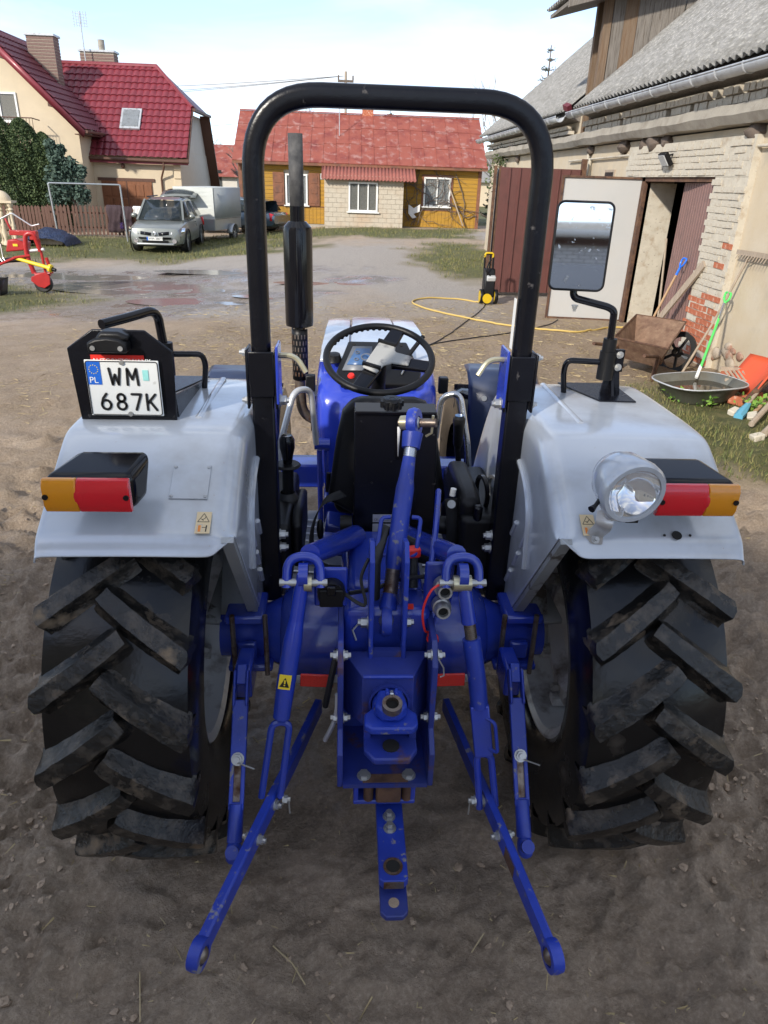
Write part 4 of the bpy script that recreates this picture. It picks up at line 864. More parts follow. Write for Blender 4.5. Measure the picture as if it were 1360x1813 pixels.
for j in range(17):
    row=[]
    for i in range(31):
        u=i/30;v=j/16; e=max(0,math.sin(PI*u))**.35*max(0,math.sin(PI*min(1,v*.95+.04)))**.4; row.append((-11.45+1.5*u,26.5+1.6*v,-.42+.55*e*(1+.18*float(fbm(np.array([u*6.]),np.array([v*4.]),3,2)[0]-.5)*2)))
    rows.append(row)
MB().grid(rows).build('sheet',MT['tarp_blue'],tp,angle=60); MB().box(-11.2,-10.2,26.9,27.7,-.4,-.05).build('heap_core',MT['wood_old'],tp)
bl=thing('baluster_stack',(-11.95,26.5,-.4),'cream turned concrete balusters standing by the left edge','balusters')
prof=[(.10,0),(.10,.08),(.06,.12),(.05,.2),(.095,.42),(.06,.60),(.075,.64),(.045,.72),(.055,.95),(.085,1.02),(.05,1.08),(.09,1.14),(.05,1.2),(.10,1.28),(.10,1.36),(.0,1.4)]
for k in range(5): MB().lathe(prof,(-12.3+k*.17,26.5+(k%2)*.15,-.42),(0,0,1),12).build('baluster',MT['plaster_cream'],bl,angle=60)
MB().sph((-11.95,26.6,.98),(.36,.25,.34),14,8,h0=0).build('domed_cap',MT['plaster_cream'],bl); MB().box(-12.4,-11.5,26.35,26.8,.93,1.0).build('top_rail',MT['plaster_cream'],bl)
# ================================================================== RED HAY MACHINE
rm=thing('hay_machine',(-7.0,15.6,-.28),'red mounted hay machine with yellow drive shaft at left edge','farm machine')
bx_,by_,bz_=-6.55,15.5,-.28
arc=[(bx_+.55-.55*math.cos(a)*1.0-.35,by_,bz_+.75+1.0*math.sin(a)*.45) for a in [0]]
mb=MB(); mb.tube(arcpath([(bx_+.06,by_-.05,bz_+.45),(bx_-.06,by_-.05,bz_+.95),(bx_+.0,by_-.05,bz_+1.42),(bx_+.22,by_-.05,bz_+1.45),(bx_+.30,by_-.0,bz_+1.0)],.22,8),.06,10); mb.build('arch_frame',MT['red_paint'],rm)
mb=MB(); mb.tube([(bx_+.05,by_,bz_+.5),(bx_+.12,by_-.1,bz_+.42),(bx_+.5,by_-.1,bz_+.45)],.05,8); mb.tube([(bx_+.5,by_,bz_+.45),(bx_+.42,by_,bz_+.85)],.045,8); mb.tube([(bx_+.34,by_,bz_+.42),(bx_+.3,by_,bz_+1.3)],.035,8); mb.build('mast',MT['red_paint'],rm)
mb=MB(); mb.prism([(bx_-.65,bz_+.95),(bx_-.15,bz_+1.0),(bx_-.1,bz_+1.2),(bx_-.35,bz_+1.28),(bx_-.55,bz_+1.25)],'y',by_+.1,by_+.5); mb.build('gear_case',MT['red_paint'],rm,bevel=.03)
MB().box(bx_-.42,bx_-.30,by_+.085,by_+.099,bz_+1.1,bz_+1.16).build('sticker',MT['sticker_yellow'],rm)
mb=MB(); mb.box(bx_-.4,bx_+.22,by_-.05,by_+.2,bz_+1.38,bz_+1.50); mb.tube([(bx_-.35,by_,bz_+1.5),(bx_-.45,by_,bz_+1.78)],.03,8); mb.box(bx_+.1,bx_+.28,by_-.06,by_+.12,bz_+1.28,bz_+1.50); mb.build('top_beam',MT['red_paint'],rm,bevel=.015)
mb=MB(); mb.tube([(bx_-.85,by_-.15,bz_+.62),(bx_-.3,by_-.15,bz_+.85),(bx_+.05,by_-.1,bz_+.9)],.035,8); mb.build('brace',MT['red_paint'],rm)
mb=MB(); mb.tube([(bx_-1.4,by_+.3,bz_+.55),(bx_-.6,by_+.1,bz_+.75),(bx_-.1,by_,bz_+.8)],.07,8); mb.build('beam',MT['black_plastic'],rm)
MB().cyl((bx_-.35,by_-.1,bz_+.83),(bx_+.55,by_-.25,bz_+.62),.045,.05,10).build('drive_shaft',MT['sticker_yellow'],rm); MB().lathe([(.05,0),(.10,.03),(.105,.10),(.06,.13)],(bx_+.52,by_-.25,bz_+.63),(.9,-.2,-.25),12).build('shaft_guard',MT['sticker_yellow'],rm); MB().cyl((bx_+.6,by_-.26,bz_+.60),(bx_+.72,by_-.28,bz_+.57),.05,.045).build('yoke',MT['black_plastic'],rm)
MB().cyl((bx_+.0,by_,bz_+1.0),(bx_+.4,by_,bz_+1.05),.045).build('spring_cover',MT['sticker_grey'],rm)
mb=MB(); mb.prism([(bx_+.02,bz_+.28),(bx_+.18,bz_+.14),(bx_+.34,bz_+.10),(bx_+.5,bz_+.2),(bx_+.52,bz_+.40),(bx_+.44,bz_+.52),(bx_+.2,bz_+.45),(bx_+.04,bz_+.38)],'y',by_-.24,by_-.20); mb.build('wheel_guard',MT['red_paint'],rm,bevel=.01)
MB().lathe([(.10,-.07),(.2,-.08),(.235,-.04),(.235,.04),(.2,.08),(.10,.07)],(bx_+.28,by_-.1,bz_+.21),(1,.35,0) if False else (0,1,0),24,closed=True).build('wheel',MT['rubber'],rm)
MB().tube(arcpath([(bx_-1.3,by_+.2,bz_+1.45),(bx_-.35,by_+.2,bz_+1.9),(bx_+.1,by_+.2,bz_+1.6),(bx_+.3,by_+.2,bz_+1.65)],.05),.018,6).build('guard_rail',MT['rail_silver'],rm)
for k in range(5): MB().tube(arcpath([(bx_-1.1+k*.09,by_+.1,bz_+1.15),(bx_-1.08+k*.09,by_+.05,bz_+.8),(bx_-1.0+k*.09,by_,bz_+.72)],.05),.014,6).build('tine',MT['rail_silver'],rm)
rm.scale=(.78,.78,.78)
bk=thing('black_crate',(-7.25,15.0,-.25),'small black crate on the grass at the left photo edge','crate'); mb=MB(); mb.add([(-7.55,14.8,-.28),(-7.05,14.8,-.28),(-7.05,15.1,-.28),(-7.55,15.1,-.28),(-7.6,14.76,.02),(-7.0,14.76,.02),(-7.0,15.14,.02),(-7.6,15.14,.02)],[(3,2,1,0),(0,1,5,4),(1,2,6,5),(2,3,7,6),(3,0,4,7)]); mb.build('tub',MT['black_plastic'],bk,solid=.015); mb=MB(); mb.tube([(-7.6,14.76,.02),(-7.0,14.76,.02),(-7.0,15.14,.02),(-7.6,15.14,.02)],.015,6,closed=True); mb.build('rim',MT['black_plastic'],bk)
# ================================================================== CARS AND TRAILER
def wheel(parent,x,y,z,r,wd,side):
    w_=sub_root('wheel',(x,y,z),parent); MB().lathe([(r*.62,-wd/2),(r*.93,-wd/2),(r,-wd*.32),(r,wd*.32),(r*.93,wd/2),(r*.62,wd/2)],(x,y,z),(1,0,0),24,closed=True).build('tyre',MT['rubber'],w_)
    mb=MB(); mb.lathe([(r*.62,-wd*.4),(r*.6,wd*.0),(r*.62,wd*.4)],(x,y,z),(1,0,0),24)
    for k in range(5):
        a=2*PI*k/5; mb.bar((x+side*wd*.38,y,z),(x+side*wd*.36,y+math.cos(a)*r*.6,z+math.sin(a)*r*.6),.03,r*.2,(0,-math.sin(a),math.cos(a)))
    mb.cyl((x+side*wd*.25,y,z),(x+side*wd*.42,y,z),r*.14); mb.build('rim',MT['trailer_metal'],w_); MB().cyl((x-.02*side,y,z),(x+side*.01,y,z),r*.6).build('brake_disc',MT['black_plastic'],w_)
def car(name,loc,rz,label,paint,Lc,Wc,Hc,suv=True,detail=True):
    """front towards -y in its own frame"""
    t=thing(name,(0,0,0),label,'car'); hw=Wc/2; gc=.22 if suv else .17; belt=Hc*.60
    st=[(0,.36,.60,.70),(.08,.26,.78,.86),(.35,.24,.86,.95),(1.15,.24,.985,1.0),(1.9,.24,belt,1.0),(3.0,.24,belt+.02,1.0),(3.9,.25,belt+.03,.985),(4.35,.28,belt-.01,.94),(4.5,.42,belt-.12,.88)]
    sc=Lc/4.5; rows=[]
    for (y,z0,z1,wf) in st:
        h_=z1-z0; w_=hw*wf; prof=[(0,z0),(.82*w_,z0),(.96*w_,z0+.10*h_),(w_,z0+.42*h_),(.985*w_,z0+.68*h_),(.93*w_,z0+.92*h_),(.82*w_,z1),(0,z1+.015)]
        rows.append([(-px,y*sc,pz) for px,pz in prof]+[(px,y*sc,pz) for px,pz in prof[::-1][1:]])
    mb=MB(); mb.grid(rows); n=len(rows[0]); mb.f.append(tuple(range(n))); mb.f.append(tuple(range((len(rows)-1)*n,len(rows)*n))[::-1])
    body=mb.build('body',MT[paint],t,angle=32)
    # cabin
    cs=[(1.12,belt-.06,.80,.86),(1.75,Hc-.07,.66,.70),(2.3,Hc,.67,.73),(3.3,Hc-.02,.66,.72),(4.0,Hc-.12,.63,.70),(4.38,belt+.02,.74,.84)]
    mb=MB(); rr=[]
    for (y,z,wt,wb) in cs:
        zb=belt-.03; rr.append([(-hw*wb*1.08,y*sc,zb),(-hw*(wt+(.02)),y*sc,max(zb+.01,z-.05)),(-hw*wt*.9,y*sc,z),(0,y*sc,z+.012),(hw*wt*.9,y*sc,z),(hw*(wt+.02),y*sc,max(zb+.01,z-.05)),(hw*wb*1.08,y*sc,zb)])
    mb.grid(rr[1:5]); mb.build('roof',MT[paint],t,angle=32)
    def pl(nm,pts,mat='car_glass',par=body,sol=.008): return MB().add(pts,[tuple(range(len(pts)))]).build(nm,MT[mat],par,solid=sol)
    a,b_=rr[0],rr[1]; pl('windscreen',[(-hw*.80,1.06*sc,belt-.01),(hw*.80,1.06*sc,belt-.01),(hw*.63,1.74*sc,Hc-.085),(-hw*.63,1.74*sc,Hc-.085)])
    for s in (-1,1):
        mbp=MB(); mbp.bar((s*hw*.83,1.04*sc,belt-.02),(s*hw*.67,1.76*sc,Hc-.07),.07,.06); mbp.build('pillar',MT[paint],body)
        pl('side_window',[(s*hw*.93,1.45*sc,belt+.02),(s*hw*.93,2.62*sc,belt+.04),(s*hw*.70,2.62*sc,Hc-.10),(s*hw*.70,1.85*sc,Hc-.11)]); pl('side_window',[(s*hw*.93,2.70*sc,belt+.04),(s*hw*.92,4.1*sc,belt+.06),(s*hw*.69,3.9*sc,Hc-.15),(s*hw*.70,2.70*sc,Hc-.10)])
        mbm=MB(); mbm.sph((s*(hw+.06),1.5*sc,belt+.10),(.11,.07,.08),10,6); mbm.build('wing_mirror',MT[paint],body)
        for nm in ('door_handle',): MB().box(s*hw*.99-.015,s*hw*.99+.015,2.45*sc,2.62*sc,belt-.12,belt-.09).build(nm,MT[paint],body)
        pl('headlight',[(s*hw*.56,-.01,.60),(s*hw*.98,.30*sc,.66),(s*hw*1.0,.50*sc,.80),(s*hw*.60,.11*sc,.76)],'lamp_reflector',body,.03)
        pl('tail_light',[(s*hw*.80,4.47*sc,belt-.35),(s*hw*.97,4.33*sc,belt-.32),(s*hw*.95,4.30*sc,belt-.02),(s*hw*.78,4.43*sc,belt-.06)],'red_lens',body,.05)
        mbf=MB(); mbf.cyl((s*hw*.68,-.015,.40),(s*hw*.68,.10,.40),.07); mbf.build('fog_lamp',MT['lamp_reflector'],body)
        MB().lathe([(.40,0),(.42,.02),(.40,.04)],(s*(hw*.985),.86*sc,.36),(s,0,0),20,a0=0,a1=2*PI).build('wheel_arch',MT['black_plastic'],body); MB().lathe([(.40,0),(.42,.02),(.40,.04)],(s*(hw*.985),3.55*sc,.36),(s,0,0),20).build('wheel_arch',MT['black_plastic'],body)
    pl('grille',[(-hw*.5,-.012,.60),(-hw*.15,-.022,.57),(-hw*.12,-.01,.66),(-hw*.5,.03,.70)],'black_gloss'); pl('grille',[(hw*.5,-.012,.60),(hw*.15,-.022,.57),(hw*.12,-.01,.66),(hw*.5,.03,.70)],'black_gloss')
    mb=MB(); mb.add([(0,-.05,.72),(.065,-.05,.63),(0,-.05,.54),(-.065,-.05,.63),(0,-.05,.67),(.03,-.05,.63),(0,-.05,.59),(-.03,-.05,.63)],[(0,1,5,4),(1,2,6,5),(2,3,7,6),(3,0,4,7)]); mb.build('emblem',MT['chrome_dull'],body,solid=.02)
    pl('bumper_intake',[(-hw*.55,-.03,.47),(hw*.55,-.03,.47),(hw*.58,-.035,.52),(-hw*.58,-.035,.52)],'black_plastic',body,.04); MB().box(-hw*.66,hw*.66,-.05,.10,.27,.34).build('skid_plate',MT['trailer_metal'],body,bevel=.02); MB().box(-hw*.45,hw*.45,-.045,.05,.345,.42).build('lower_intake',MT['black_plastic'],body)
    pp=MB().box(-.26,.26,-.065,-.052,.42,.535).build('number_plate',MT['white_plate'],body); MB().box(-.259,-.215,-.069,-.0655,.423,.532).build('plate_band',MT['plate_blue'],body)
    tx(t,'plate_lettering','WM 380TK' ,(-.20,-.068,.443),.105,(R(90),0,0),'plate_black',body)
    for s in (-1,1):
        for y in (.86,3.55): wheel(t,s*(hw-.13),y*sc,.36,.36,.24,s)
    MB().box(-hw*.82,hw*.82,.5,4.0*sc,.18,.36).build('underbody',MT['black_plastic'],t)
    # interior seen through the glass
    for x in (-.4,.4): mb=MB(); mb.obox((x,2.25*sc,belt-.05),(.5,.18,.75),(R(-10),0,0)); mb.sph((x,2.32*sc,belt+.42),(.14,.07,.12),8,6); mb.build('seat',MT['black_cloth'],t,bevel=.05)
    MB().box(-hw*.75,hw*.75,1.2*sc,1.5*sc,belt-.35,belt-.04).build('dashboard',MT['black_plastic'],t,bevel=.05)
    mt_=Matrix.Translation(loc)@Matrix.Rotation(rz,4,'Z'); t.matrix_world=mt_; return t,body
def tx(root,name,s,loc,size,rot,mat,parent,align='LEFT',ext=.0,sx=1):
    cu=bpy.data.curves.new('txt','FONT'); cu.body=s; cu.size=size; cu.align_x=align; cu.extrude=ext
    ob=bpy.data.objects.new('txt',cu); COL.objects.link(ob); dg=bpy.context.evaluated_depsgraph_get(); dg.update()
    me=bpy.data.meshes.new_from_object(ob.evaluated_get(dg)); bpy.data.objects.remove(ob); me.materials.clear(); me.materials.append(MT[mat])
    o0=Vector(ORI[parent.name]); mtx=Matrix.Translation(Vector(loc)-o0)@Euler(rot).to_matrix().to_4x4()@Matrix.Diagonal((sx,1,1,1)); me.transform(mtx); me.name=name
    o=bpy.data.objects.new(name,me); COL.objects.link(o); o.parent=parent; ORI[o.name]=tuple(o0); return o
suv,sb=car('silver_suv',(-6.55,25.3,-.45),R(1),'silver off-road car with raised tailgate in front of the white trailer','car_silver',4.5,1.86,1.68)
tg=MB(); tg.grid([[(-.66+1.32*i/8,4.25+.95*t,1.62+.30*t+.06*math.sin(PI*i/8)-.10*t*t) for i in range(9)] for t in (0,.25,.5,.75,1)]); tgo=tg.build('tailgate',MT['car_silver'],suv,solid=.05)
MB().grid([[(-.52+1.04*i/8,4.45+.7*t,1.735+.24*t+.05*math.sin(PI*i/8)-.09*t*t) for i in range(9)] for t in (0,.5,1)]).build('rear_glass',MT['car_glass'],tgo,solid=.02)
MB().tube([(-.58,1.95,1.70),(-.60,3.6,1.70)],.022,6).build('roof_rail',MT['black_plastic'],suv); MB().tube([(.58,1.95,1.70),(.60,3.6,1.70)],.022,6).build('roof_rail',MT['black_plastic'],suv)
est,eb=car('blue_estate_car',(-7.35,36.1,-.33),R(-110),'dark blue-grey estate car parked beside the yellow house, rear towards yard','car_bluegrey',4.5,1.8,1.45,False)
trl=thing('box_trailer',(0,0,0),'white tarpaulin covered car trailer parked behind the silver car','trailer')
mb=MB(); mb.box(-.8,.8,0,2.7,.45,.50); mb.build('bed',MT['trailer_metal'],trl)
for (a,b_,c,d) in ((-.82,-.79,0,2.7),(.79,.82,0,2.7)): MB().box(a,b_,c,d,.46,.92).build('side_panel',MT['trailer_metal'],trl)
MB().box(-.79,.79,-.02,.015,.46,.92).build('front_panel',MT['trailer_metal'],trl); MB().box(-.79,.79,2.69,2.72,.46,.92).build('rear_panel',MT['trailer_metal'],trl)
def wob(n,f): return [(f(i/n),i/n) for i in range(n+1)]
mb=MB(); rows=[]
for j in range(9):
    z=.86+1.14*j/8; rows.append([(-.83+.012*math.sin(j*1.7),2.73,z),(-.83,-.03,z),(0,-.04-.02*math.sin(j),z),(.83,-.03,z),(.835+.012*math.sin(j*2.1),1.3,z),(.83,2.73,z),(-.83,2.73,z)])
mb.grid(rows); mb.add([(-.83,-.03,2.0),(.83,-.03,2.0),(.83,2.73,2.0),(-.83,2.73,2.0),(0,1.35,2.03)],[(0,1,4),(1,2,4),(2,3,4),(3,0,4)]); mb.build('tarp_cover',MT['tarp_white'],trl,smooth=False)
MB().add([(.846,.02,.90),(.850,1.3,.90),(.846,2.70,.90),(.846,2.70,1.99),(.850,1.3,1.985),(.846,.02,1.99)],[(0,1,4,5),(1,2,3,4)]).build('tarp_side_shade',MT['tarp_white_shaded'],trl,solid=.006)  # sheet laid over the white cover, its grey painting the unlit side
MB().tube([(.86,.05+2.6*i/30,.86+.02*(i%2)) for i in range(31)],.008,5).build('lacing',MT['black_plastic'],trl)
for s in (-1,1):
    wheel(trl,s*.92,1.55,.29,.29,.17,s); MB().lathe([(.36,-.12),(.36,.12)],(s*.92,1.55,.29),(1,0,0),16,a0=0,a1=PI).build('mudguard',MT['trailer_metal'],trl,solid=.012)
mb=MB(); mb.bar((-.3,0,.42),(0,-1.2,.40),.06,.06); mb.bar((.3,0,.42),(0,-1.2,.40),.06,.06); mb.cyl((0,-1.2,.28),(0,-1.2,.45),.04); mb.build('drawbar',MT['trailer_metal'],trl)
trl.matrix_world=Matrix.Translation((-6.15,30.2,-.45))@Matrix.Rotation(R(-14),4,'Z')
# ================================================================== PRESSURE WASHER AND HOSE
pw=thing('pressure_washer',(2.5,13.45,0),'black and yellow pressure washer standing by the brown gate','pressure washer')
mb=MB(); mb.prism([(13.32,.12),(13.58,.12),(13.60,.38),(13.55,.62),(13.42,.62),(13.33,.40)],'x',2.40,2.60); mb.build('body',MT['black_plastic'],pw,bevel=.025)
MB().obox((2.52,13.37,.46),(.17,.12,.09),(.3,0,0)).build('grey_cover',MT['grey_plastic'],pw,bevel=.02)
mb=MB(); mb.tube(arcpath([(2.42,13.55,.35),(2.41,13.58,.86),(2.57,13.58,.86),(2.58,13.55,.35)],.04),.018,8); mb.build('handle_frame',MT['black_plastic'],pw)
MB().tube(arcpath([(2.41,13.58,.80),(2.42,13.58,.875),(2.56,13.58,.875),(2.57,13.58,.80)],.04),.021,8).build('handle_grip',MT['yellow_plastic'],pw)
for x,s in ((2.37,-1),(2.64,1)):
    w_=MB().lathe([(.0,-.03),(.125,-.03),(.13,-.02),(.13,.02),(.125,.03),(0,.03)],(x,13.40,.13),(1,0,0),20).build('wheel',MT['black_plastic'],pw); MB().lathe([(.0,-.036),(.075,-.036),(.105,-.034),(.105,.034),(0,.036)],(x,13.40,.13),(1,0,0),20).build('wheel_hub',MT['yellow_plastic'],pw)
# front face wheel seen from the yard
MB().lathe([(.0,-.02),(.085,-.02),(.085,.02),(0,.02)],(2.46,13.27,.11),(0,1,0),18).build('wheel_cover',MT['yellow_plastic'],pw)
MB().tube([(2.50,13.36,.5),(2.40,13.30,.60),(2.44,13.32,.72),(2.5,13.4,.78)],.014,7).build('lance',MT['black_plastic'],pw)
def smooth_path(pts,n=8):
    P_=[Vector(p) for p in pts]; o=[]
    for i in range(len(P_)-1):
        a=P_[max(0,i-1)];b_=P_[i];c=P_[i+1];d=P_[min(len(P_)-1,i+2)]
        for k in range(n):
            t=k/n; o.append(.5*((2*b_)+(c-a)*t+(2*a-5*b_+4*c-d)*t*t+(3*b_-a-3*c+d)*t**3))
    o.append(P_[-1]); return o
def on_ground(pts,r): return [(p.x,p.y,float(ground_z(p.x,p.y))+r+.004) for p in smooth_path([(x,y,0) for x,y in pts],10)]
hp=on_ground([(2.42,13.35),(2.1,13.75),(1.6,13.75),(1.18,13.5),(1.08,13.0),(1.45,12.2),(2.05,11.5),(2.6,11.08),(3.3,10.72),(3.7,10.9),(4.1,11.2),(4.5,11.15),(4.75,10.9)],.015)
hp=hp+[(4.85,10.85,.3),(4.9,10.9,.8),(4.88,10.95,.95)]
tag(MB().tube(hp,.015,8).build('garden_hose',MT['hose_yellow'],origin=(1.1,13,0)),'yellow hose looping over the mud from washer to barn','hose')
tag(MB().tube(on_ground([(2.45,13.3),(2.2,12.5),(1.7,11.2),(1.15,9.9),(.95,9.6),(1.3,9.9),(2.2,10.5),(3.0,11.2),(3.4,11.8)],.008),.008,6).build('power_cable',MT['cable_black'],origin=(1,9.8,0)),'thin black cable running across the mud to the washer','cable')
# ================================================================== WHEELBARROW, TUB, TOOLS BY THE BARN
wb=thing('wheelbarrow',(3.75,8.75,0),'rusty steel wheelbarrow with deep tray beside the barn door','wheelbarrow')
def tray(cx,cy,z0,z1,b0,b1,top,par,mat,nm):
    mb=MB(); mb.add([b0[0],b0[1],b1[1],b1[0]]+top,[(0,1,2,3),(0,4,5,1),(1,5,6,2),(2,6,7,3),(3,7,4,0)]); return mb.build(nm,MT[mat],par,solid=.008,smooth=False)
T=[(3.05,8.27,.43),(3.40,7.55,.46),(4.05,8.60,.57),(3.60,9.06,.57)]
B=[(3.25,8.32,.17),(3.47,7.92,.17),(3.74,8.33,.2),(3.50,8.70,.2)]
mb=MB(); mb.add(B+T,[(0,1,2,3),(0,4,5,1),(1,5,6,2),(2,6,7,3),(3,7,4,0)]); mb.build('tray',M('rust_light',(.19,.115,.075),.85,.05,.3,10,bump=.003,bscale=50,col2=(.12,.065,.042),m2=(7,.57,.1),col3=(.26,.17,.11),m3=(15,.6,.1)),wb,solid=.008,smooth=False)
mb=MB(); mb.tube([T[0],T[1],T[2],T[3]],.012,6,closed=True); mb.build('rim_bead',MT['rust'],wb)
MB().tube([(2.70,7.94,.42),(3.05,8.25,.34),(3.4,8.55,.17),(3.75,8.80,.14)],.02,8).build('handle',MT['rust'],wb); MB().tube([(3.08,7.39,.41),(3.38,7.72,.33),(3.6,8.1,.17),(3.9,8.7,.14)],.02,8).build('handle',MT['rust'],wb)
MB().tube([(3.40,7.74,.33),(3.44,7.88,.0)],.026,8).build('leg',MT['rust'],wb); MB().tube([(3.10,8.28,.34),(3.33,8.56,.0)],.022,8).build('leg',MT['rust'],wb)
MB().lathe([(.10,-.04),(.17,-.05),(.19,0),(.17,.05),(.10,.04)],(3.80,8.78,.16),(.65,-.6,0),20,closed=True).build('wheel',MT['rubber'],wb)
cw=thing('cast_iron_wheel',(3.97,8.5,0),'dark spoked cast-iron wheel leaning on the barn wall','wheel'); ax=Vector((-.86,-.38,.34)).normalized(); cc=Vector((3.97,8.50,.215))
MB().lathe([(.20,-.02),(.255,-.025),(.26,.02),(.20,.02)],cc,ax,32,closed=True).build('rim',MT['rubber'],cw); MB().lathe([(.03,-.03),(.06,-.03),(.06,.03),(.03,.03)],cc,ax,16,closed=True).build('hub',MT['rubber'],cw)
m3=rot_to(ax)
for k in range(5): a=2*PI*k/5; MB().bar(cc+m3@Vector((.05*math.cos(a),.05*math.sin(a),0)),cc+m3@Vector((.21*math.cos(a),.21*math.sin(a),0)),.03,.02,ax).build('spoke',MT['rubber'],cw)
tb=thing('metal_tub',(3.6,7.09,0),'grey galvanised barrow tub holding brown water on the ground','tub')
def ring(cx,cy,a,b_,z,rot,n=28,sq=3.2):
    o=[]
    for i in range(n):
        t=2*PI*i/n; x=a*math.copysign(abs(math.cos(t))**(2/sq),math.cos(t)); y=b_*math.copysign(abs(math.sin(t))**(2/sq),math.sin(t)); o.append((cx+x*math.cos(rot)-y*math.sin(rot),cy+x*math.sin(rot)+y*math.cos(rot),z))
    return o+[o[0]]
TC=(3.60,7.09); tr_=R(16)
mb=MB(); mb.grid([ring(*TC,.10,.07,.012,tr_),ring(*TC,.26,.19,.015,tr_),ring(*TC,.31,.235,.06,tr_),ring(*TC,.44,.32,.22,tr_),ring(*TC,.465,.345,.225,tr_)]); mb.build('shell',MT['galv_tub'],tb,solid=.006,angle=50)
MB().tube(ring(*TC,.47,.35,.225,tr_)[:-1],.008,6,closed=True).build('rim',MT['gutter_zinc'],tb); MB().add(ring(*TC,.385,.285,.155,tr_)[:-1],[tuple(range(28))]).build('water',MT['dirty_water'],tb)
def handled_tool(name,label,p0,p1,r,mat,extra,cat):
    t=thing(name,p0,label,cat); MB().tube([p0,p1],r,8).build('shaft',MT[mat],t); extra(t); return t
# blue-handled spade leaning on the brown leaf
def dgrip(t,p,d,mat,s=.06,side=(0,1,0)):
    p=Vector(p); d=Vector(d).normalized(); sv=Vector(side); 
    mb=MB(); mb.tube(arcpath([p,p+d*.05-sv*s,p+d*.13-sv*s,p+d*.13+sv*s,p+d*.05+sv*s,p],.03),.013,8); mb.tube([p-d*.10,p+d*.01],.017,8); mb.build('grip',MT[mat],t)
d=Vector((.38,.35,1.15)); handled_tool('spade','spade with blue grip leaning on the brown barn door',(4.10,9.92,.10),(4.40,9.82,1.08),.016,'wood_handle',lambda t:(dgrip(t,(4.40,9.82,1.08),Vector((.3,-.1,.98)),'blue_plastic'),MB().obox((4.07,9.93,.12),(.02,.20,.26),(0,R(15),0)).build('blade',MT['rust'],t)),'spade')
wp=MB(); wp.bar((4.22,10.2,.02),(4.40,9.16,1.2),.10,.03,(1,0,0)); tag(wp.build('leaning_plank',MT['wood_old'],origin=(4.02,9.35,0)),'grey weathered plank leaning against the barn door','plank')
d=Vector((.45,.55,.95)); handled_tool('shovel','shovel with bright green handle leaning above the metal tub',(3.78,7.48,.28),(4.24,8.17,.78),.015,'green_plastic',lambda t:(dgrip(t,(4.31,8.27,.86),d,'green_plastic',.065),MB().tube([(3.70,7.37,.19),(3.79,7.50,.29)],.018,8).build('ferrule',MT['white_paint'],t),MB().tube([(4.17,8.06,.70),(4.30,8.26,.85)],.0165,8).build('chrome_sleeve',MT['chrome_dull'],t)),'shovel')
rk=thing('wooden_rake',(3.72,7.85,.05),'long wooden hay rake standing against the cream barn wall','rake')
MB().tube([(3.79,7.94,.05),(4.3,8.42,.60),(4.42,8.20,1.36)],.014,8).build('shaft',MT['wood_old'],rk); MB().bar((4.42,7.74,1.42),(4.42,8.45,1.41),.035,.05).build('head',MT['wood_old'],rk)
for k in range(11): MB().cyl((4.41,7.80+k*.06,1.40),(4.38,7.80+k*.06,1.34),.006,.004,6).build('tooth',MT['wood_old'],rk)
mb=MB(); mb.tube([(4.42,8.22,1.32),(4.42,8.05,1.40)],.008,6); mb.build('brace',MT['wood_old'],rk)
ss=thing('snow_shovel',(4.2,7.0,.05),'orange plastic snow shovel blade in the junk pile','shovel'); rows=[]
for j in range(7):
    t=j/6; rows.append([(4.0+.30*t+.10*math.sin(PI*i/8),6.80+.55*i/8+.12*t,.10+.34*t) for i in range(9)])
MB().grid(rows).build('blade',MT['orange_plastic'],ss,solid=.012); MB().tube([(4.28,6.93,.30),(4.42,7.0,.95)],.016,8).build('shaft',MT['white_paint'],ss)
cr_=thing('wooden_crate',(4.1,7.25,.1),'small slatted pale crate lying in the junk pile','crate')
for k in range(7): MB().obox((4.02+k*.045,7.32-k*.012,.24),(.018,.16,.012),(.5,0,.2)).build('slat',MT['wood_old'],cr_)
mb=MB(); mb.obox((4.16,7.40,.285),(.36,.02,.03),(0,0,-.25)); mb.obox((4.14,7.22,.20),(.36,.02,.03),(0,0,-.25)); mb.build('rail',MT['wood_old'],cr_)
def simple(name,mb,mat,label,cat,org,**k): return tag(mb.build(name,MT[mat],origin=org,**k),label,cat)
simple('metal_pipe',MB().tube([(3.95,6.75,.10),(4.5,7.15,.42)],.035,8),'rust','rusty brown pipe sloping over the junk pile','pipe',(3.86,6.55,0))
pl=thing('pole_tool',(3.62,6.2,.02),'wooden pole with light blue plastic socket on the grass','tool'); MB().tube([(3.92,6.66,.10),(4.4,7.15,.30)],.022,8).build('shaft',MT['wood_old'],pl); MB().tube([(3.74,6.46,.03),(3.82,6.55,.05),(3.95,6.69,.10)],[.045,.05,.028],8,rb=None).build('socket',MT['lightblue_plastic'],pl)
simple('wooden_pole',MB().tube([(3.72,6.18,.05),(4.4,6.85,.25)],.028,8),'wood_old','grey wooden pole lying right of the blue socket','pole',(3.4,5.7,0)); simple('wooden_pole',MB().tube([(3.66,5.86,.06),(4.3,6.45,.22)],.034,8),'wood_old','thick grey pole end at the right photo edge','pole',(3.4,5.3,0)); simple('wooden_pole',MB().tube([(3.95,6.55,.06),(4.35,6.9,.2)],.02,8),'wood_handle','short pale pole behind the blue-socket tool','pole',(3.9,6.5,0))
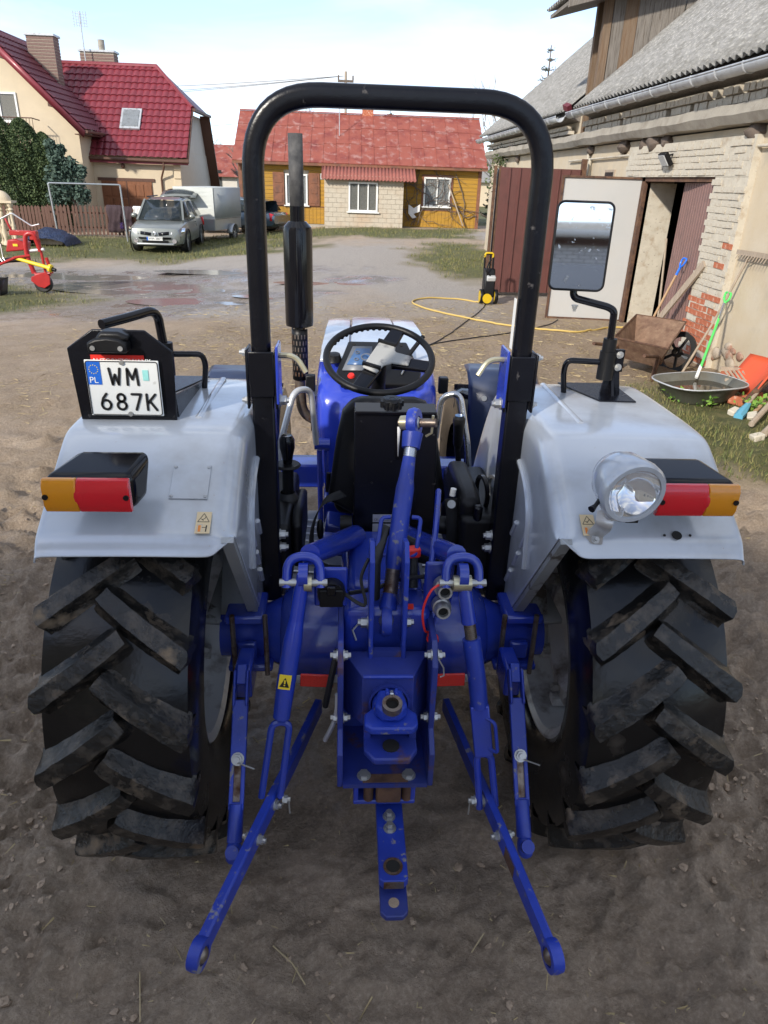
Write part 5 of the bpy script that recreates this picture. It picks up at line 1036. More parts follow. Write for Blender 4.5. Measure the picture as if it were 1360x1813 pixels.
for k,(x,y,z,a,mt_,lb) in enumerate(((4.15,7.02,.06,.3,'red_brick','whole red brick below the orange shovel'),(4.0,6.95,.05,-.4,'red_brick','red brick lying by the tub corner'),(4.32,7.9,.06,.9,'red_brick','bright broken brick behind the tub'),(4.40,7.62,.07,.2,'red_brick','red brick lump behind the crate'),(3.78,6.62,.03,.5,'white_wash','pale rubble piece beside the blue socket'),(3.9,6.48,.03,1.1,'white_wash','small pale rubble lump near the poles'),(3.6,5.85,.03,.1,'white_wash','pale flat stone in the grass'))):
    mb=MB().obox((x,y,z),(.22,.12,.10) if mt_=='red_brick' else (.12,.09,.07),(random.uniform(-.3,.3),random.uniform(-.3,.3),a)); mb.v=[(p[0]+random.uniform(-.012,.012),p[1]+random.uniform(-.012,.012),p[2]+random.uniform(-.012,.012)) for p in mb.v]; simple('loose_brick' if mt_=='red_brick' else 'rubble_piece',mb,mt_,lb,'brick' if mt_=='red_brick' else 'rubble',(x,y,0),bevel=.01)
for x,y,s,lb in ((3.55,6.85,.1,'leafy green weed in front of the metal tub'),(4.02,6.70,.13,'bright green weed clump between tub and junk pile'),(3.35,7.0,.09,'small weed left of the metal tub')):
    t=thing('weed_plant',(x,y,0),lb,'plant'); rg=np.random.default_rng(int(x*100)); pts=np.array([x,y,s*.8])+rg.normal(0,1,(70,3))*np.array([s*.6,s*.5,s*.4]); pts[:,2]=np.abs(pts[:,2])+.01; leafcloud('leaves','weed',pts,.055,t,3); MB().tube([(x,y,0),(x+.02,y,s)],.006,5).build('stem',MT['wood_old'],t)
# tools standing inside the dark doorway
for k,(x,y,z1,lb) in enumerate(((4.75,11.2,1.35,'pale tool shaft leaning inside the dark barn doorway'),(4.85,11.0,.9,'second shaft inside the dark barn doorway'))): simple('tool_shaft',MB().tube([(x,y-.25,0),(x+.05,y+.15,z1)],.016,7),'wood_old',lb,'tool shaft',(x,y,0))
# ================================================================== BRICK BUILDING BEHIND THE CAMERA (seen in the mirror, shades the tractor)
m=bpy.data.materials.new('white_brickwork'); m.use_nodes=True; nt=m.node_tree; L=nt.links.new; bt=N(nt,'ShaderNodeTexBrick'); tc=N(nt,'ShaderNodeTexCoord'); mp=N(nt,'ShaderNodeMapping'); mp.inputs['Rotation'].default_value=(R(90),0,0)
bt.inputs['Scale'].default_value=1; bt.inputs['Brick Width'].default_value=.25; bt.inputs['Row Height'].default_value=.077; bt.inputs['Mortar Size'].default_value=.008; bt.inputs['Color1'].default_value=(.85,.85,.85,1); bt.inputs['Color2'].default_value=(.74,.74,.76,1); bt.inputs['Mortar'].default_value=(.2,.2,.2,1)
L(tc.outputs['Object'],mp.inputs[0]); L(mp.outputs[0],bt.inputs[0]); L(bt.outputs[0],nt.nodes['Principled BSDF'].inputs['Base Color']); nt.nodes['Principled BSDF'].inputs['Roughness'].default_value=.85
bb=thing('brick_building',(1,-13,0),'white-brick building behind the viewer, reflected in the mirror','building')
MB().box(-1.5,9,-17,-12,-.3,2.75).build('wall',m,bb); MB().prism([(-11.6,2.75),(-14.5,3.15),(-17.5,2.75)],'x',-1.8,9.3).build('roof',MT['corr_cement'],bb); MB().box(-1.5,9,-11.98,-11.9,2.5,2.74).build('eave_band',MT['wood_dark'],bb)
MB().tube([(-1.8,-11.55,2.72),(9.3,-11.55,2.72)],.08,8).build('gutter',MT['white_paint'],bb)
sh=thing('lean_to_shed',(.8,-8.4,0),'dark low shed reflected at the bottom of the mirror','shed'); MB().box(-.6,2.2,-9.4,-8.0,0,1.55).build('wall',MT['wood_dark'],sh); MB().prism([(-7.7,1.55),(-9.6,2.0),(-9.6,2.08),(-7.7,1.63)],'x',-.9,2.5).build('roof',MT['black_paint'],sh)
tb2=thing('tall_house',(-12,-8,0),'plastered house behind the viewer on the left, casting the near shade','house')
MB().box(-22,-2.6,-13,-4.4,-.3,5.6).build('wall',MT['plaster_cream'],tb2); MB().prism([(-4.0,5.6),(-8.7,8.0),(-13.4,5.6)],'x',-22.4,-2.3).build('roof',MT['roof_red_dark'],tb2)
for k in range(6): MB().box(-20+k*2.8,-18.8+k*2.8,-4.42,-4.36,1.2,2.6).build('window',MT['car_glass'],tb2)
# ================================================================== TRACTOR
tr=thing('tractor',(0,1.93,0),'blue and silver compact tractor with black roll bar, seen from behind','tractor')
def nut(p,axis,r=.013,h_=.012,mat='zinc',par=None,name='bolt',bolt=True):
    p=Vector(p); a=Vector(axis).normalized(); mb=MB().cyl(p,p+a*h_,r,n=6)
    if bolt: mb.cyl(p+a*h_,p+a*(h_+.008),r*.6,n=8)
    mb.cyl(p-a*.001,p+a*.0025,r*1.3,n=14); return mb.build(name,MT[mat],par if par is not None else tr,smooth=False)
# ---------------------------------------------------------------- rear wheels
AX,AZ,RT=1.93,.65,.65
def crown(x): return RT-.040-.028*(abs(x)/.18)**2.2
def lugtop(x): return RT-.012*(abs(x)/.185)**2
def lug_mesh(side,seed):
    """one tread bar from the crown centre to one shoulder; side=+1/-1 along x, at angle 0 = pointing to -y (rear), bent round the tyre; apex leads upward"""
    mb=MB(); rows=[]; n=15; rl=random.Random(seed)
    for i in range(n):
        t=i/(n-1); x=side*(-.028+.215*t); ang=.262*(t**.92)       # sweeps downward from the crown to the shoulder
        wt=(.0205+.004*t); wb=wt+.030
        dx=side*.55; 
        row=[]
        for k,(off,top) in enumerate(((-wb,0),(-wt-.012,.3),(-wt-.003,.85),(-wt+.001,1),(0,1),(wt-.001,1),(wt+.003,.85),(wt+.012,.3),(wb,0))):
            xx=x+off*.62*side; xx=side*min(side*xx,.188); aa=ang-(off*.78)/RT
            aa+=rl.uniform(-.0022,.0022); xx=side*min(side*(xx+rl.uniform(-.001,.001)),.189)
            c_=crown(min(.2,abs(xx)))-.006; r=c_ if not top else c_+top*((lugtop(min(.19,abs(xx)))-rl.uniform(0,.003)*(1 if off else .4))-c_)
            if i==0 and top: r-=.004
            row.append((xx,-r*math.cos(aa),-r*math.sin(aa)))
        rows.append(row)
    mb.grid(rows); m=len(rows[0]); mb.f.append(tuple(range(m))); 
    # shoulder end wraps down the side
    last=rows[-1]; ext=[]
    for p in last:
        x,y,z=p; ext.append((x+side*.002,y*.935,z*.935))
    b0=len(mb.v); mb.v+=ext; e0=(n-1)*m
    for k in range(m-1): mb.f.append((e0+k,e0+k+1,b0+k+1,b0+k))
    mb.f.append(tuple(b0+k for k in range(m))[::-1])
    return mb
lugL=[mesh_only(lug_mesh(-1,k),'tread_lug',MT['rubber_lug'],True,34) for k in range(5)]; lugR=[mesh_only(lug_mesh(1,k+9),'tread_lug',MT['rubber_lug'],True,34) for k in range(5)]
NL=19
def rear_wheel(cx,ph):
    w_=sub_root('rear_wheel',(cx,AX,AZ),tr)
    prof=[(.315,-.140),(.36,-.170),(.45,-.192),(.545,-.188)]+[(crown(x),x) for x in (-.178,-.15,-.10,-.05,0,.05,.10,.15,.178)]+[(.545,.188),(.45,.192),(.36,.170),(.315,.140),(.308,.10),(.308,-.10)]
    MB().lathe(prof,(cx,AX,AZ),(1,0,0),72,closed=True).build('tyre',MT['rubber_tyre'],w_,angle=50)
    for k in range(NL):
        for me_,o_ in ((lugL,0),(lugR,.5)):
            inst(me_[(k*3+int(cx*10))%5],w_,(cx,AX,AZ),((k+o_)*2*PI/NL+ph,0,0),name='tread_lug')
    s=1 if cx>0 else -1
    mb=MB(); mb.lathe([(.312,-.146),(.328,-.144),(.326,-.130),(.300,-.115),(.290,-.02),(.300,.115),(.326,.130),(.328,.144),(.312,.146),(.294,.134),(.280,.02),(.280,-.02),(.294,-.134)],(cx,AX,AZ),(1,0,0),64,closed=True); mb.build('rim',MT['rim_grey'],w_)
    mb=MB(); mb.lathe([(.03,-s*.02),(.14,-s*.02),(.18,-s*.06),(.24,-s*.05),(.281,-s*.01)],(cx,AX,AZ),(1,0,0),48); mb.build('wheel_disc',MT['rim_grey'],w_,solid=.008)
    for k in range(8):
        a=2*PI*k/8; p=(cx-s*.06,AX+.205*math.cos(a),AZ+.205*math.sin(a)); nut(p,(-s,0,0),.017,.02,'zinc',w_)
        MB().obox((cx-s*.055,AX+.255*math.cos(a),AZ+.255*math.sin(a)),(.05,.03,.05),(a,0,0)).build('rim_lug',MT['rim_grey'],w_,bevel=.004)
rear_wheel(-.70,.02); rear_wheel(.685,.16)
# ---------------------------------------------------------------- axle, gearbox
mb=MB(); mb.lathe([(0,-.345),(.10,-.343),(.138,-.325),(.155,-.29),(.16,-.20),(.16,.20),(.155,.28),(.138,.315),(.10,.333),(0,.335)],(0,1.93,.69),(1,0,0),40); mb.build('axle_drum',MT['tractor_blue'],tr,angle=50)
mb=MB(); mb.prism([(1.70,.60),(1.72,.86),(1.80,.92),(2.3,.92),(2.3,.55),(1.78,.52)],'x',-.145,.115); mb.build('differential_housing',MT['tractor_blue'],tr,bevel=.035,seg=3)
for s,x0,x1 in ((-1,-.33,-.50),(1,.32,.49)):
    mb=MB(); mb.lathe([(.12,0),(.095,.05),(.085,.10),(.085,.2)],(x0,1.93,.69),(s,0,0),24); tp_=mb.build('axle_trumpet',MT['tractor_blue'],tr)
    mb=MB(); mb.box(min(x0+s*.03,x1),max(x0+s*.03,x1),1.80,1.95,.62,.645); mb.build('clamp_flange',MT['tractor_blue'],tr,bevel=.008); MB().box(min(x0+s*.05,x1),max(x0+s*.05,x1),1.80,1.95,.80,.83).build('clamp_flange',MT['tractor_blue'],tr,bevel=.008); MB().box(min(x0+s*.08,x1-s*.03),max(x0+s*.08,x1-s*.03),1.815,1.84,.655,.72).build('clamp_boss',MT['tractor_blue'],tr,bevel=.008)
    for k in (.045,.145):
        MB().tube([(x0+s*k,1.79,.62),(x0+s*k,1.795,.84)],.008,8).build('stud',MT['steel_worn'],tr)
mb=MB(); mb.box(-.135,.105,1.60,1.72,.80,.99); mb.build('lift_housing',MT['tractor_blue'],tr,bevel=.02)
mb=MB(); mb.box(-.125,.095,1.74,2.1,.90,.985); mb.build('hydraulic_cover',MT['tractor_blue'],tr,bevel=.025)
MB().tube([(-.05,1.66,.985),(-.05,1.66,1.10),(-.02,1.75,1.16),(.06,1.75,1.12),(.06,1.7,1.0)],.016,10).build('filler_hose',MT['rubber'],tr)
# ---------------------------------------------------------------- lift arms and rods
for s,arm,rod in ((-1,[(-.10,2.04,.985),(-.165,1.84,1.06),(-.225,1.62,1.15)],((-.240,1.575,1.115),(-.287,1.50,.83),(-.335,1.43,.48))),(1,[(.07,2.04,.985),(.12,1.84,1.06),(.165,1.62,1.15)],((.178,1.575,1.115),(.228,1.50,.83),(.276,1.42,.475)))):
    a=MB(); a.tube([arm[0],arm[1],arm[2]],[.038,.033,.028],14); la=a.build('lift_arm',MT['tractor_blue'],tr)
    e=Vector(arm[2]); f=MB(); cx=rod[0][0]
    f.tube(arcpath([(cx-.044,1.565,1.082),(cx-.042,1.60,1.155),(cx+.042,1.60,1.155),(cx+.044,1.565,1.082)],.045,8),.0125,10); f.build('fork',MT['tractor_blue'],la)
    f=MB(); f.cyl((cx-.062,1.568,1.095),(cx+.062,1.568,1.095),.010); f.build('fork_pin',MT['zinc'],la)
    f=MB(); f.cyl((cx-.012+.014*-s,1.566,1.095),(cx+.022,1.566,1.095),.022); f.build('bushing',MT['zinc_yellow'],la)
    p0,p1,p2=[Vector(q) for q in rod]; r_=MB()
    r_.prism([(0,0)],'x',0,0) if False else None
    r_.cyl(p0+Vector((-.012,0,0)),p0+Vector((.012,0,0)),.032); r_.tube([p0,p0+(p1-p0)*.45],[.018,.021],10); lr=r_.build('lift_rod',MT['tractor_blue'],tr)
    d=(p2-p1).normalized()
    if s<0:
        b_=MB(); b_.tube([p0+(p1-p0)*.42,p0+(p1-p0)*.62,p1,p1+(p2-p1)*.30],[.021,.026,.026,.024],12); b_.build('rod_sleeve',MT['tractor_blue'],lr)
        fp=p1+(p2-p1)*.30
        g=MB(); g.tube(arcpath([p2+Vector((-.026,0,0)),fp+Vector((-.026,0,-.02)),fp+Vector((.022,0,-.02)),p2+Vector((.026,0,0))],.024,6),.010,8); g.build('rod_fork',MT['tractor_blue'],lr)
        k_=MB().obox(p0+(p1-p0)*.95+Vector((-.004,-.027,0)),(.032,.001,.042),(R(-12),R(9),0)); wl_=k_.build('warning_sticker',MT['sticker_yellow'],lr)
        c=p0+(p1-p0)*.95+Vector((-.004,-.0285,0)); mtx=Euler((R(-12),R(9),0)).to_matrix()
        MB().add([c+mtx@Vector(q) for q in ((-.013,0,-.014),(.013,0,-.014),(0,0,.014))],[(0,1,2)]).build('warning_triangle',MT['plate_black'],lr); MB().add([c+mtx@Vector(q) for q in ((-.0018,-.0008,-.004),(.0018,-.0008,-.004),(.0024,-.0008,.007),(-.0024,-.0008,.007),(-.002,-.0008,-.010),(.002,-.0008,-.010),(.002,-.0008,-.0065),(-.002,-.0008,-.0065))],[(0,1,2,3),(4,5,6,7)]).build('warning_mark',MT['sticker_yellow'],lr)
    else:
        th=MB(); th.cyl(p0+(p1-p0)*.42,p0+(p1-p0)*.62,.014); 
        for k in range(9): th.cyl(p0+(p1-p0)*(.44+.018*k),p0+(p1-p0)*(.449+.018*k),.0165)
        th.build('threaded_rod',MT['steel_worn'],lr)
        b_=MB(); b_.tube([p0+(p1-p0)*.60,p1,p1+(p2-p1)*.22],[.025,.025,.024],12); b_.build('rod_sleeve',MT['worn_blue'],lr)
        q0=p1+(p2-p1)*.20; q1=p1+(p2-p1)*.62; b_=MB(); b_.bar(q0,q1,.052,.034,(0,1,.3)); b_.build('adjuster_box',MT['tractor_blue'],lr,bevel=.004)
        hv=Vector((.022,-.022,0)); g=MB(); g.tube(arcpath([q0+(q1-q0)*.2+hv*.6,q0+(q1-q0)*.2+hv*1.6,q0+(q1-q0)*.8+hv*1.6,q0+(q1-q0)*.8+hv*.6],.012),.005,7); g.build('adjuster_handle',MT['worn_blue'],lr)
        g=MB(); g.tube(arcpath([p2+Vector((-.022,-.01,-.03)),q1+Vector((-.020,0,.0)),q1+Vector((.020,0,.0)),p2+Vector((.026,0,-.03))],.022,6),.010,8); g.build('rod_fork',MT['tractor_blue'],lr)
    nut(p2+Vector((.034*-s,-.0,-.01)),(-s,0,0),.012,.012,'zinc',lr); MB().tube([p2+Vector((-s*.05,-.004,-.015)),p2+Vector((-s*.052,-.008,-.055))],.0025,5).build('split_pin',MT['zinc'],lr)
# lower links
for s in (-1,1):
    o_=-.02 if s<0 else -.02
    pts=[Vector(q) for q in ([(-.215,1.84,.45),(-.283,1.60,.452),(-.335,1.43,.454),(-.368,1.315,.455),(-.455,1.02,.452)] if s<0 else [(.212,1.84,.45),(.250,1.60,.452),(.279,1.43,.454),(.299,1.31,.455),(.350,.995,.450)])]
    mb=MB()
    for a,b_ in zip(pts,pts[1:]): pass
    rows=[]
    for i,p in enumerate(pts):
        t=(pts[min(i+1,4)]-pts[max(i-1,0)]).normalized(); sd=t.cross(Vector((0,0,1))).normalized(); hh=.029 if i<4 else .026; w_=.0115
        c=[p+sd*w_+Vector((0,0,hh)),p-sd*w_+Vector((0,0,hh)),p-sd*w_-Vector((0,0,hh)),p+sd*w_-Vector((0,0,hh))]; rows.append(c+[c[0]])
    mb.grid(rows); n=5; mb.f.append((0,1,2,3)); e=(len(rows)-1)*n; mb.f.append((e+3,e+2,e+1,e)); lk=mb.build('lower_link',MT['worn_blue'],tr,bevel=.006)
    pe=pts[4]; t=(pts[4]-pts[3]).normalized(); sd=t.cross(Vector((0,0,1))).normalized(); c=pe+t*.008
    MB().lathe([(.022,-.014),(.036,-.0135),(.038,0),(.036,.0135),(.022,.014)],c,sd,24,closed=True).build('link_eye',MT['worn_blue'],lk); MB().sph(c,.0225,14,10).build('link_ball',MT['steel_worn'],lk)
    bp_=pts[3]; 
    for q in (1,-1): nut(bp_+sd*.0115*q,sd*q,.012,.013,'zinc',lk)
    bp_=pts[2]; nut(bp_-sd*s*-.0115+Vector((0,0,.0)),sd*s,.013,.012,'zinc',lk)
    if s>0: MB().bar(pts[3]*.85+pts[4]*.15,pts[3]*.65+pts[4]*.35,.0245,.040).build('rust_patch',MT['rust'],lk)
# stabilisers
for s in (-1,1):
    xc=s*.40-.028
    top=Vector((xc,1.62,.735)); mid=Vector((xc-.002*s,1.54,.60)); low=Vector((xc-s*.004,1.37,.43))
    st=MB(); st.obox((xc,1.70,.70),(.05,.12,.10)); sr=st.build('stabiliser_bracket',MT['tractor_blue'],tr,bevel=.008)
    a=MB(); a.bar((xc,1.66,.76),(xc,1.62,.72),.028,.03); a.build('swivel',MT['worn_blue'],sr,bevel=.003)
    a=MB()
    for q in (-1,1): a.bar((xc+q*.018,1.64,.755),(xc+q*.018,1.575,.68),.008,.030)
    a.bar((xc,1.59,.69),(xc,1.48,.565),.044,.016,(0,.8,.6)); sb_=a.build('stabiliser_plate',MT['worn_blue'],tr,bevel=.003)
    a=MB(); up_v=(0,.8,.6)
    for q in (-1,1): a.bar((xc+q*.0155,1.49,.575),(xc+q*.0155,1.405,.475),.011,.014,up_v)
    a.bar((xc,1.412,.483),(xc,1.398,.467),.042,.014,up_v); a.build('slotted_end',MT['worn_blue'],sb_,bevel=.002)
    MB().bar((xc,1.48,.555),(xc,1.40,.463),.020,.008,up_v).build('slot_back',MT['steel_worn'],sb_)
    nut((xc,1.478,.575),(0,-.8,.6),.014,.014,'zinc',sb_); MB().tube([(xc,1.46,.58),(xc+.03,1.45,.575),(xc+.05,1.445,.57)],.0022,5).build('clip_pin',MT['zinc'],sb_)
    MB().cyl((xc,1.41,.478),(xc,1.345,.405),.020,.021,14).build('stabiliser_tube',MT['worn_blue'],sb_); MB().obox((xc,1.325,.39),(.042,.05,.06),(R(-45),0,0)).build('stabiliser_eye',MT['worn_blue'],sb_,bevel=.02,seg=3); MB().cyl((xc,1.30,.42),(xc,1.33,.385),.018,n=14).build('eye_pin',MT['worn_blue'],sb_)
# ---------------------------------------------------------------- top link and bracket
tb_=sub_root('top_link_bracket',(0,1.6,.86),tr)
for x in (-.068,.022): MB().prism([(1.54,.86),(1.56,1.16),(1.60,1.20),(1.66,1.18),(1.70,.86)],'x',x,x+.013).build('bracket_plate',MT['worn_blue'],tb_,bevel=.003)
MB().box(-.055,.022,1.545,1.56,.86,.895).build('bracket_floor',MT['hitch_blue'],tb_)
nut((.036,1.60,.95),(1,0,0),.014,.014,'zinc',tb_); nut((-.068,1.60,.95),(-1,0,0),.016,.02,'zinc',tb_); MB().tube([(-.09,1.60,.95),(-.11,1.59,.93),(-.10,1.585,.90)],.003,5).build('lynch_pin',MT['zinc'],tb_)
bot=Vector((-.018,1.60,.955)); topp=Vector((.062,1.90,1.425)); d=(topp-bot).normalized(); ln=(topp-bot).length
tl=MB(); tl.tube([bot+d*(ln*.25),bot+d*(ln*.30),bot+d*(ln*.66),bot+d*(ln*.72),bot+d*(ln*.82)],[.021,.026,.026,.021,.018],16); tlo=tl.build('top_link',MT['worn_blue'],tr)
th=MB(); th.cyl(bot+d*.04,bot+d*(ln*.26),.019)
for k in range(10): th.cyl(bot+d*(.075+.007*k),bot+d*(.0785+.007*k),.0215)
th.build('lower_thread',MT['steel_worn'],tlo)
th=MB(); th.cyl(bot+d*(ln*.80),topp-d*.03,.016)
for k in range(9): th.cyl(bot+d*(ln*.825+.005*k),bot+d*(ln*.825+.0025+.005*k),.018)
th.build('upper_thread',MT['chrome_dull'],tlo)
ea=Vector((.93,-.35,.12)).normalized()
for c,ax,mt_ in ((bot,Vector((1,0,0)),'worn_blue'),(topp,ea,'worn_blue')):
    MB().lathe([(.020,-.014),(.040,-.014),(.044,0),(.040,.014),(.020,.014)],c,ax,24,closed=True).build('eye',MT[mt_],tlo); MB().sph(c,.0215,14,10).build('ball',MT['zinc'],tlo)
nk=MB(); nk.tube([topp-d*.075,topp-d*.03],[.026,.03],12); nk.build('neck',MT['worn_blue'],tlo); nk=MB(); nk.tube([bot+d*.03,bot+d*.075],[.026,.02],12); nk.build('neck',MT['worn_blue'],tlo)
MB().cyl(topp-ea*.045,topp+ea*.065,.0125,n=14).build('pin',MT['steel_worn'],tlo); MB().cyl(topp-ea*.04,topp-ea*.016,.020,.022,14).build('pin_head',MT['zinc_yellow'],tlo); MB().tube([topp+ea*.055+Vector((0,0,.022)),topp+ea*.057+Vector((-.004,0,-.03)),topp+ea*.049+Vector((-.012,0,-.04))],.004,6).build('clip',MT['zinc_yellow'],tlo)
for q in (-1,1):
    c0=bot+d*(ln*.33)+Vector((q*.03,-.008,0)); c1=bot+d*(ln*.52)+Vector((q*.03,-.008,0)); MB().tube(arcpath([c0,c0+Vector((q*.025,-.004,0)),c1+Vector((q*.025,-.004,0)),c1],.014),.006,8).build('turning_bar',MT['worn_blue'],tlo)
# ---------------------------------------------------------------- sockets, couplers, reflectors
sk=MB(); sk.box(-.215,-.125,1.60,1.612,1.00,1.12); bp0=sk.build('socket_plate',MT['tractor_blue'],tr,bevel=.01); MB().lathe([(0,-.02),(.036,-.018),(.038,.0),(.036,.02),(.03,.03)],(-.168,1.585,1.055),(0,1,0),24).build('trailer_socket',MT['black_plastic'],bp0); MB().box(-.18,-.156,1.555,1.566,1.062,1.088).build('socket_latch',MT['black_gloss'],bp0,bevel=.003)
MB().obox((-.168,1.566,1.047),(.062,.006,.055),(.1,0,0)).build('socket_lid',MT['black_plastic'],bp0,bevel=.012)
cp=MB(); cp.box(.085,.165,1.63,1.645,.96,1.12); cpo=cp.build('coupler_plate',MT['tractor_blue'],tr,bevel=.01)
for c in ((.133,1.60,1.062),(.132,1.60,1.000)):
    ax=Vector((0,-1,.15)); q=MB().lathe([(.014,.04),(.019,.04),(.022,.032),(.022,.012),(.026,.010),(.026,-.02),(.014,-.02)],c,ax,20,closed=True).build('hydraulic_coupler',MT['zinc'],cpo); MB().cyl(Vector(c)-ax*.01,Vector(c)+ax*.025,.0135).build('coupler_core',MT['black_plastic'],cpo)
MB().tube([Vector(q) for q in smooth_path([(.13,1.575,1.09),(.095,1.555,1.08),(.075,1.55,1.02),(.085,1.56,.95),(.104,1.575,.935)],8)],.0032,6).build('cap_cord',MT['red_plastic'],tr); mb=MB(); mb.lathe([(0,0),(.016,0),(.017,.012),(.010,.016),(.010,.03),(0,.032)],(.112,1.575,.905),(-.3,-.3,1),16); mb.build('dust_cap',MT['red_plastic'],tr)
mb=MB(); mb.obox((.052,1.70,1.115),(.05,.03,.03),(0,0,.2)); mb.build('red_lever',MT['red_plastic'],tr,bevel=.006); mb=MB(); mb.obox((.045,1.60,1.0),(.02,.01,.012)); mb.build('red_tab',MT['red_plastic'],tr)
MB().tube(smooth_path([(-.12,1.62,1.03),(-.05,1.66,1.02),(.03,1.68,1.04),(.11,1.66,1.06)],6),.006,6).build('wiring',MT['cable_black'],tr)
MB().tube(smooth_path([(-.155,1.60,1.06),(-.08,1.56,1.03),(-.09,1.58,1.10),(-.07,1.6,1.15)],6),.005,6).build('wiring',MT['cable_black'],tr); MB().tube(smooth_path([(.16,2.0,1.17),(.13,1.8,1.13),(.105,1.66,1.09)],6),.009,7).build('hydraulic_pipe',MT['tractor_blue'],tr); MB().tube(smooth_path([(.13,1.62,.99),(.12,1.62,.95),(.11,1.62,.90)],5),.004,6).build('blue_cord',MT['tractor_blue'],tr)
for x0,x1,tl_ in ((-.265,-.165,-.012),(.150,.237,.0)):
    rp_=MB().obox(((x0+x1)/2,1.695,.672),(x1-x0,.008,.046),(0,R(3 if x0<0 else -2),0)).build('reflector',MT['reflector_red'],tr,bevel=.003); MB().obox(((x0+x1)/2,1.703,.672),(x1-x0+.03,.004,.026)).build('reflector_mount',MT['gutter_zinc'],rp_); nut(((x0-.008) if x0<0 else (x1+.008),1.70,.672),(0,-1,0),.006,.004,'zinc',rp_)
MB().tube(smooth_path([(-.150,1.5,.93),(-.165,1.50,.85),(-.185,1.55,.70)],6),.009,7).build('grey_hose',MT['rubber'],tr); MB().tube(smooth_path([(-.150,1.48,.80),(-.155,1.48,.72),(-.185,1.50,.62)],6),.007,7).build('brake_rod',MT['rail_silver'],tr)
MB().tube([(.112,1.46,.93),(.125,1.45,.91),(.128,1.45,.885),(.118,1.45,.88)],.002,5).build('wire_loop',MT['zinc'],tr)
# ---------------------------------------------------------------- tow hitch frame
hf_=MB()
hfo=sub_root('tow_hitch_frame',(0,1.5,.55),tr)
for x0,x1 in ((-.150,-.134),(.097,.113)): MB().prism([(1.40,.545),(1.40,.66),(1.455,.70),(1.455,.905),(1.50,.96),(1.72,.96),(1.72,.545)],'x',x0,x1).build('side_plate',MT['hitch_blue'],hfo,bevel=.003)
MB().box(-.134,.097,1.395,1.72,.546,.560).build('hitch_floor',MT['hitch_blue'],hfo); MB().box(-.134,.097,1.62,1.64,.561,.92).build('hitch_back',MT['hitch_blue'],hfo)
mb=MB(); mb.add([(-.132,1.57,.872),(.095,1.57,.872),(.05,1.475,.860),(-.082,1.475,.860),(-.132,1.53,.71),(-.082,1.458,.72),(.05,1.458,.72),(.095,1.53,.71)],[(0,1,2,3),(3,2,6,5),(0,3,5,4),(1,7,6,2)]); mb.build('tow_box',MT['hitch_blue'],hfo,solid=.010,bevel=.002)
MB().tube([(-.082,1.472,.864),(.05,1.472,.864)],.006,7).build('weld_bead',MT['worn_blue'],hfo)
MB().lathe([(.050,0),(.056,0),(.056,.02),(.050,.02)],(-.012,1.466,.79),(0,-1,.15),28,closed=True).build('collar',MT['hitch_blue'],hfo); MB().cyl((-.012,1.50,.79),(-.012,1.43,.785),.048,.046,24).build('tow_shank',MT['worn_blue'],hfo)
jw=MB(); jw.prism([(-.080,1.41),(-.05,1.44),(.03,1.44),(.058,1.41),(.058,1.372),(.045,1.355),(-.062,1.355),(-.080,1.372)],'z',.772,.794); jaw=jw.build('tow_jaw_top',MT['worn_blue'],hfo,bevel=.005)
mb=MB(); mb.prism([(-.042,1.46),(.020,1.46),(.032,1.40),(.012,1.375),(-.034,1.375),(-.054,1.40)],'z',.796,.835); mb.build('tow_jaw_hub',MT['worn_blue'],hfo,bevel=.008)
MB().lathe([(.017,0),(.026,0),(.026,.022),(.017,.022)],(-.010,1.388,.832),(0,-.25,1),20,closed=True).build('pin_hole_ring',MT['steel_worn'],hfo); MB().cyl((-.010,1.388,.833),(-.010,1.386,.838),.0172).build('pin_hole',MT['dark_inside'],hfo)
for x in (-.022,.002): MB().box(x-.004,x+.004,1.405,1.425,.836,.866).build('latch_ear',MT['worn_blue'],hfo,bevel=.002)
MB().obox((-.010,1.412,.85),(.011,.016,.03)).build('latch',MT['chrome_dull'],hfo,bevel=.003)
mb=MB(); mb.prism([(-.080,1.42),(.058,1.42),(.058,1.36),(.036,1.325),(-.056,1.325),(-.080,1.36)],'z',.70,.72); mb.build('tow_jaw_bottom',MT['hitch_blue'],hfo,bevel=.005)
mb=MB(); mb.box(-.080,-.062,1.40,1.44,.72,.772); mb.box(.040,.058,1.40,1.44,.72,.772); mb.box(-.062,.040,1.425,1.44,.721,.771); mb.build('tow_jaw_back',MT['hitch_blue'],hfo)
MB().lathe([(.0,0),(.022,0),(.022,.004),(0,.004)],(-.010,1.37,.7205),(0,0,1),16).build('lower_hole',MT['dark_inside'],hfo)
for x,s in ((-.150,-1),(-.134,1),(.097,-1),(.113,1)):
    for y,z in ((1.485,.925),(1.48,.72)): nut((x,y,z),(s,0,0),.012,.011,'zinc',hfo)
for x in (-.076,.048): nut((x,1.425,.560),(0,0,1),.015,.012,'zinc',hfo,bolt=False)
for x in (-.112,.075): nut((x,1.62,.90),(0,-1,0),.014,.01,'tractor_blue',hfo)
MB().box(-.08,.045,1.40,1.43,.5603,.5615).build('rust_stain',MT['rust'],hfo)
mb=MB(); mb.box(-.105,.07,1.42,1.60,.455,.47); mb.box(-.105,-.09,1.42,1.60,.47,.545); mb.box(.055,.07,1.42,1.60,.47,.545); mb.build('drawbar_support',MT['tractor_blue'],tr,bevel=.004)
MB().box(-.042,.028,1.405,1.43,.475,.545).build('support_block',MT['rust'],tr,bevel=.006); 
for x in (-.062,.046): MB().cyl((x,1.43,.47),(x,1.43,.545),.014).build('spacer',MT['rust'],tr)
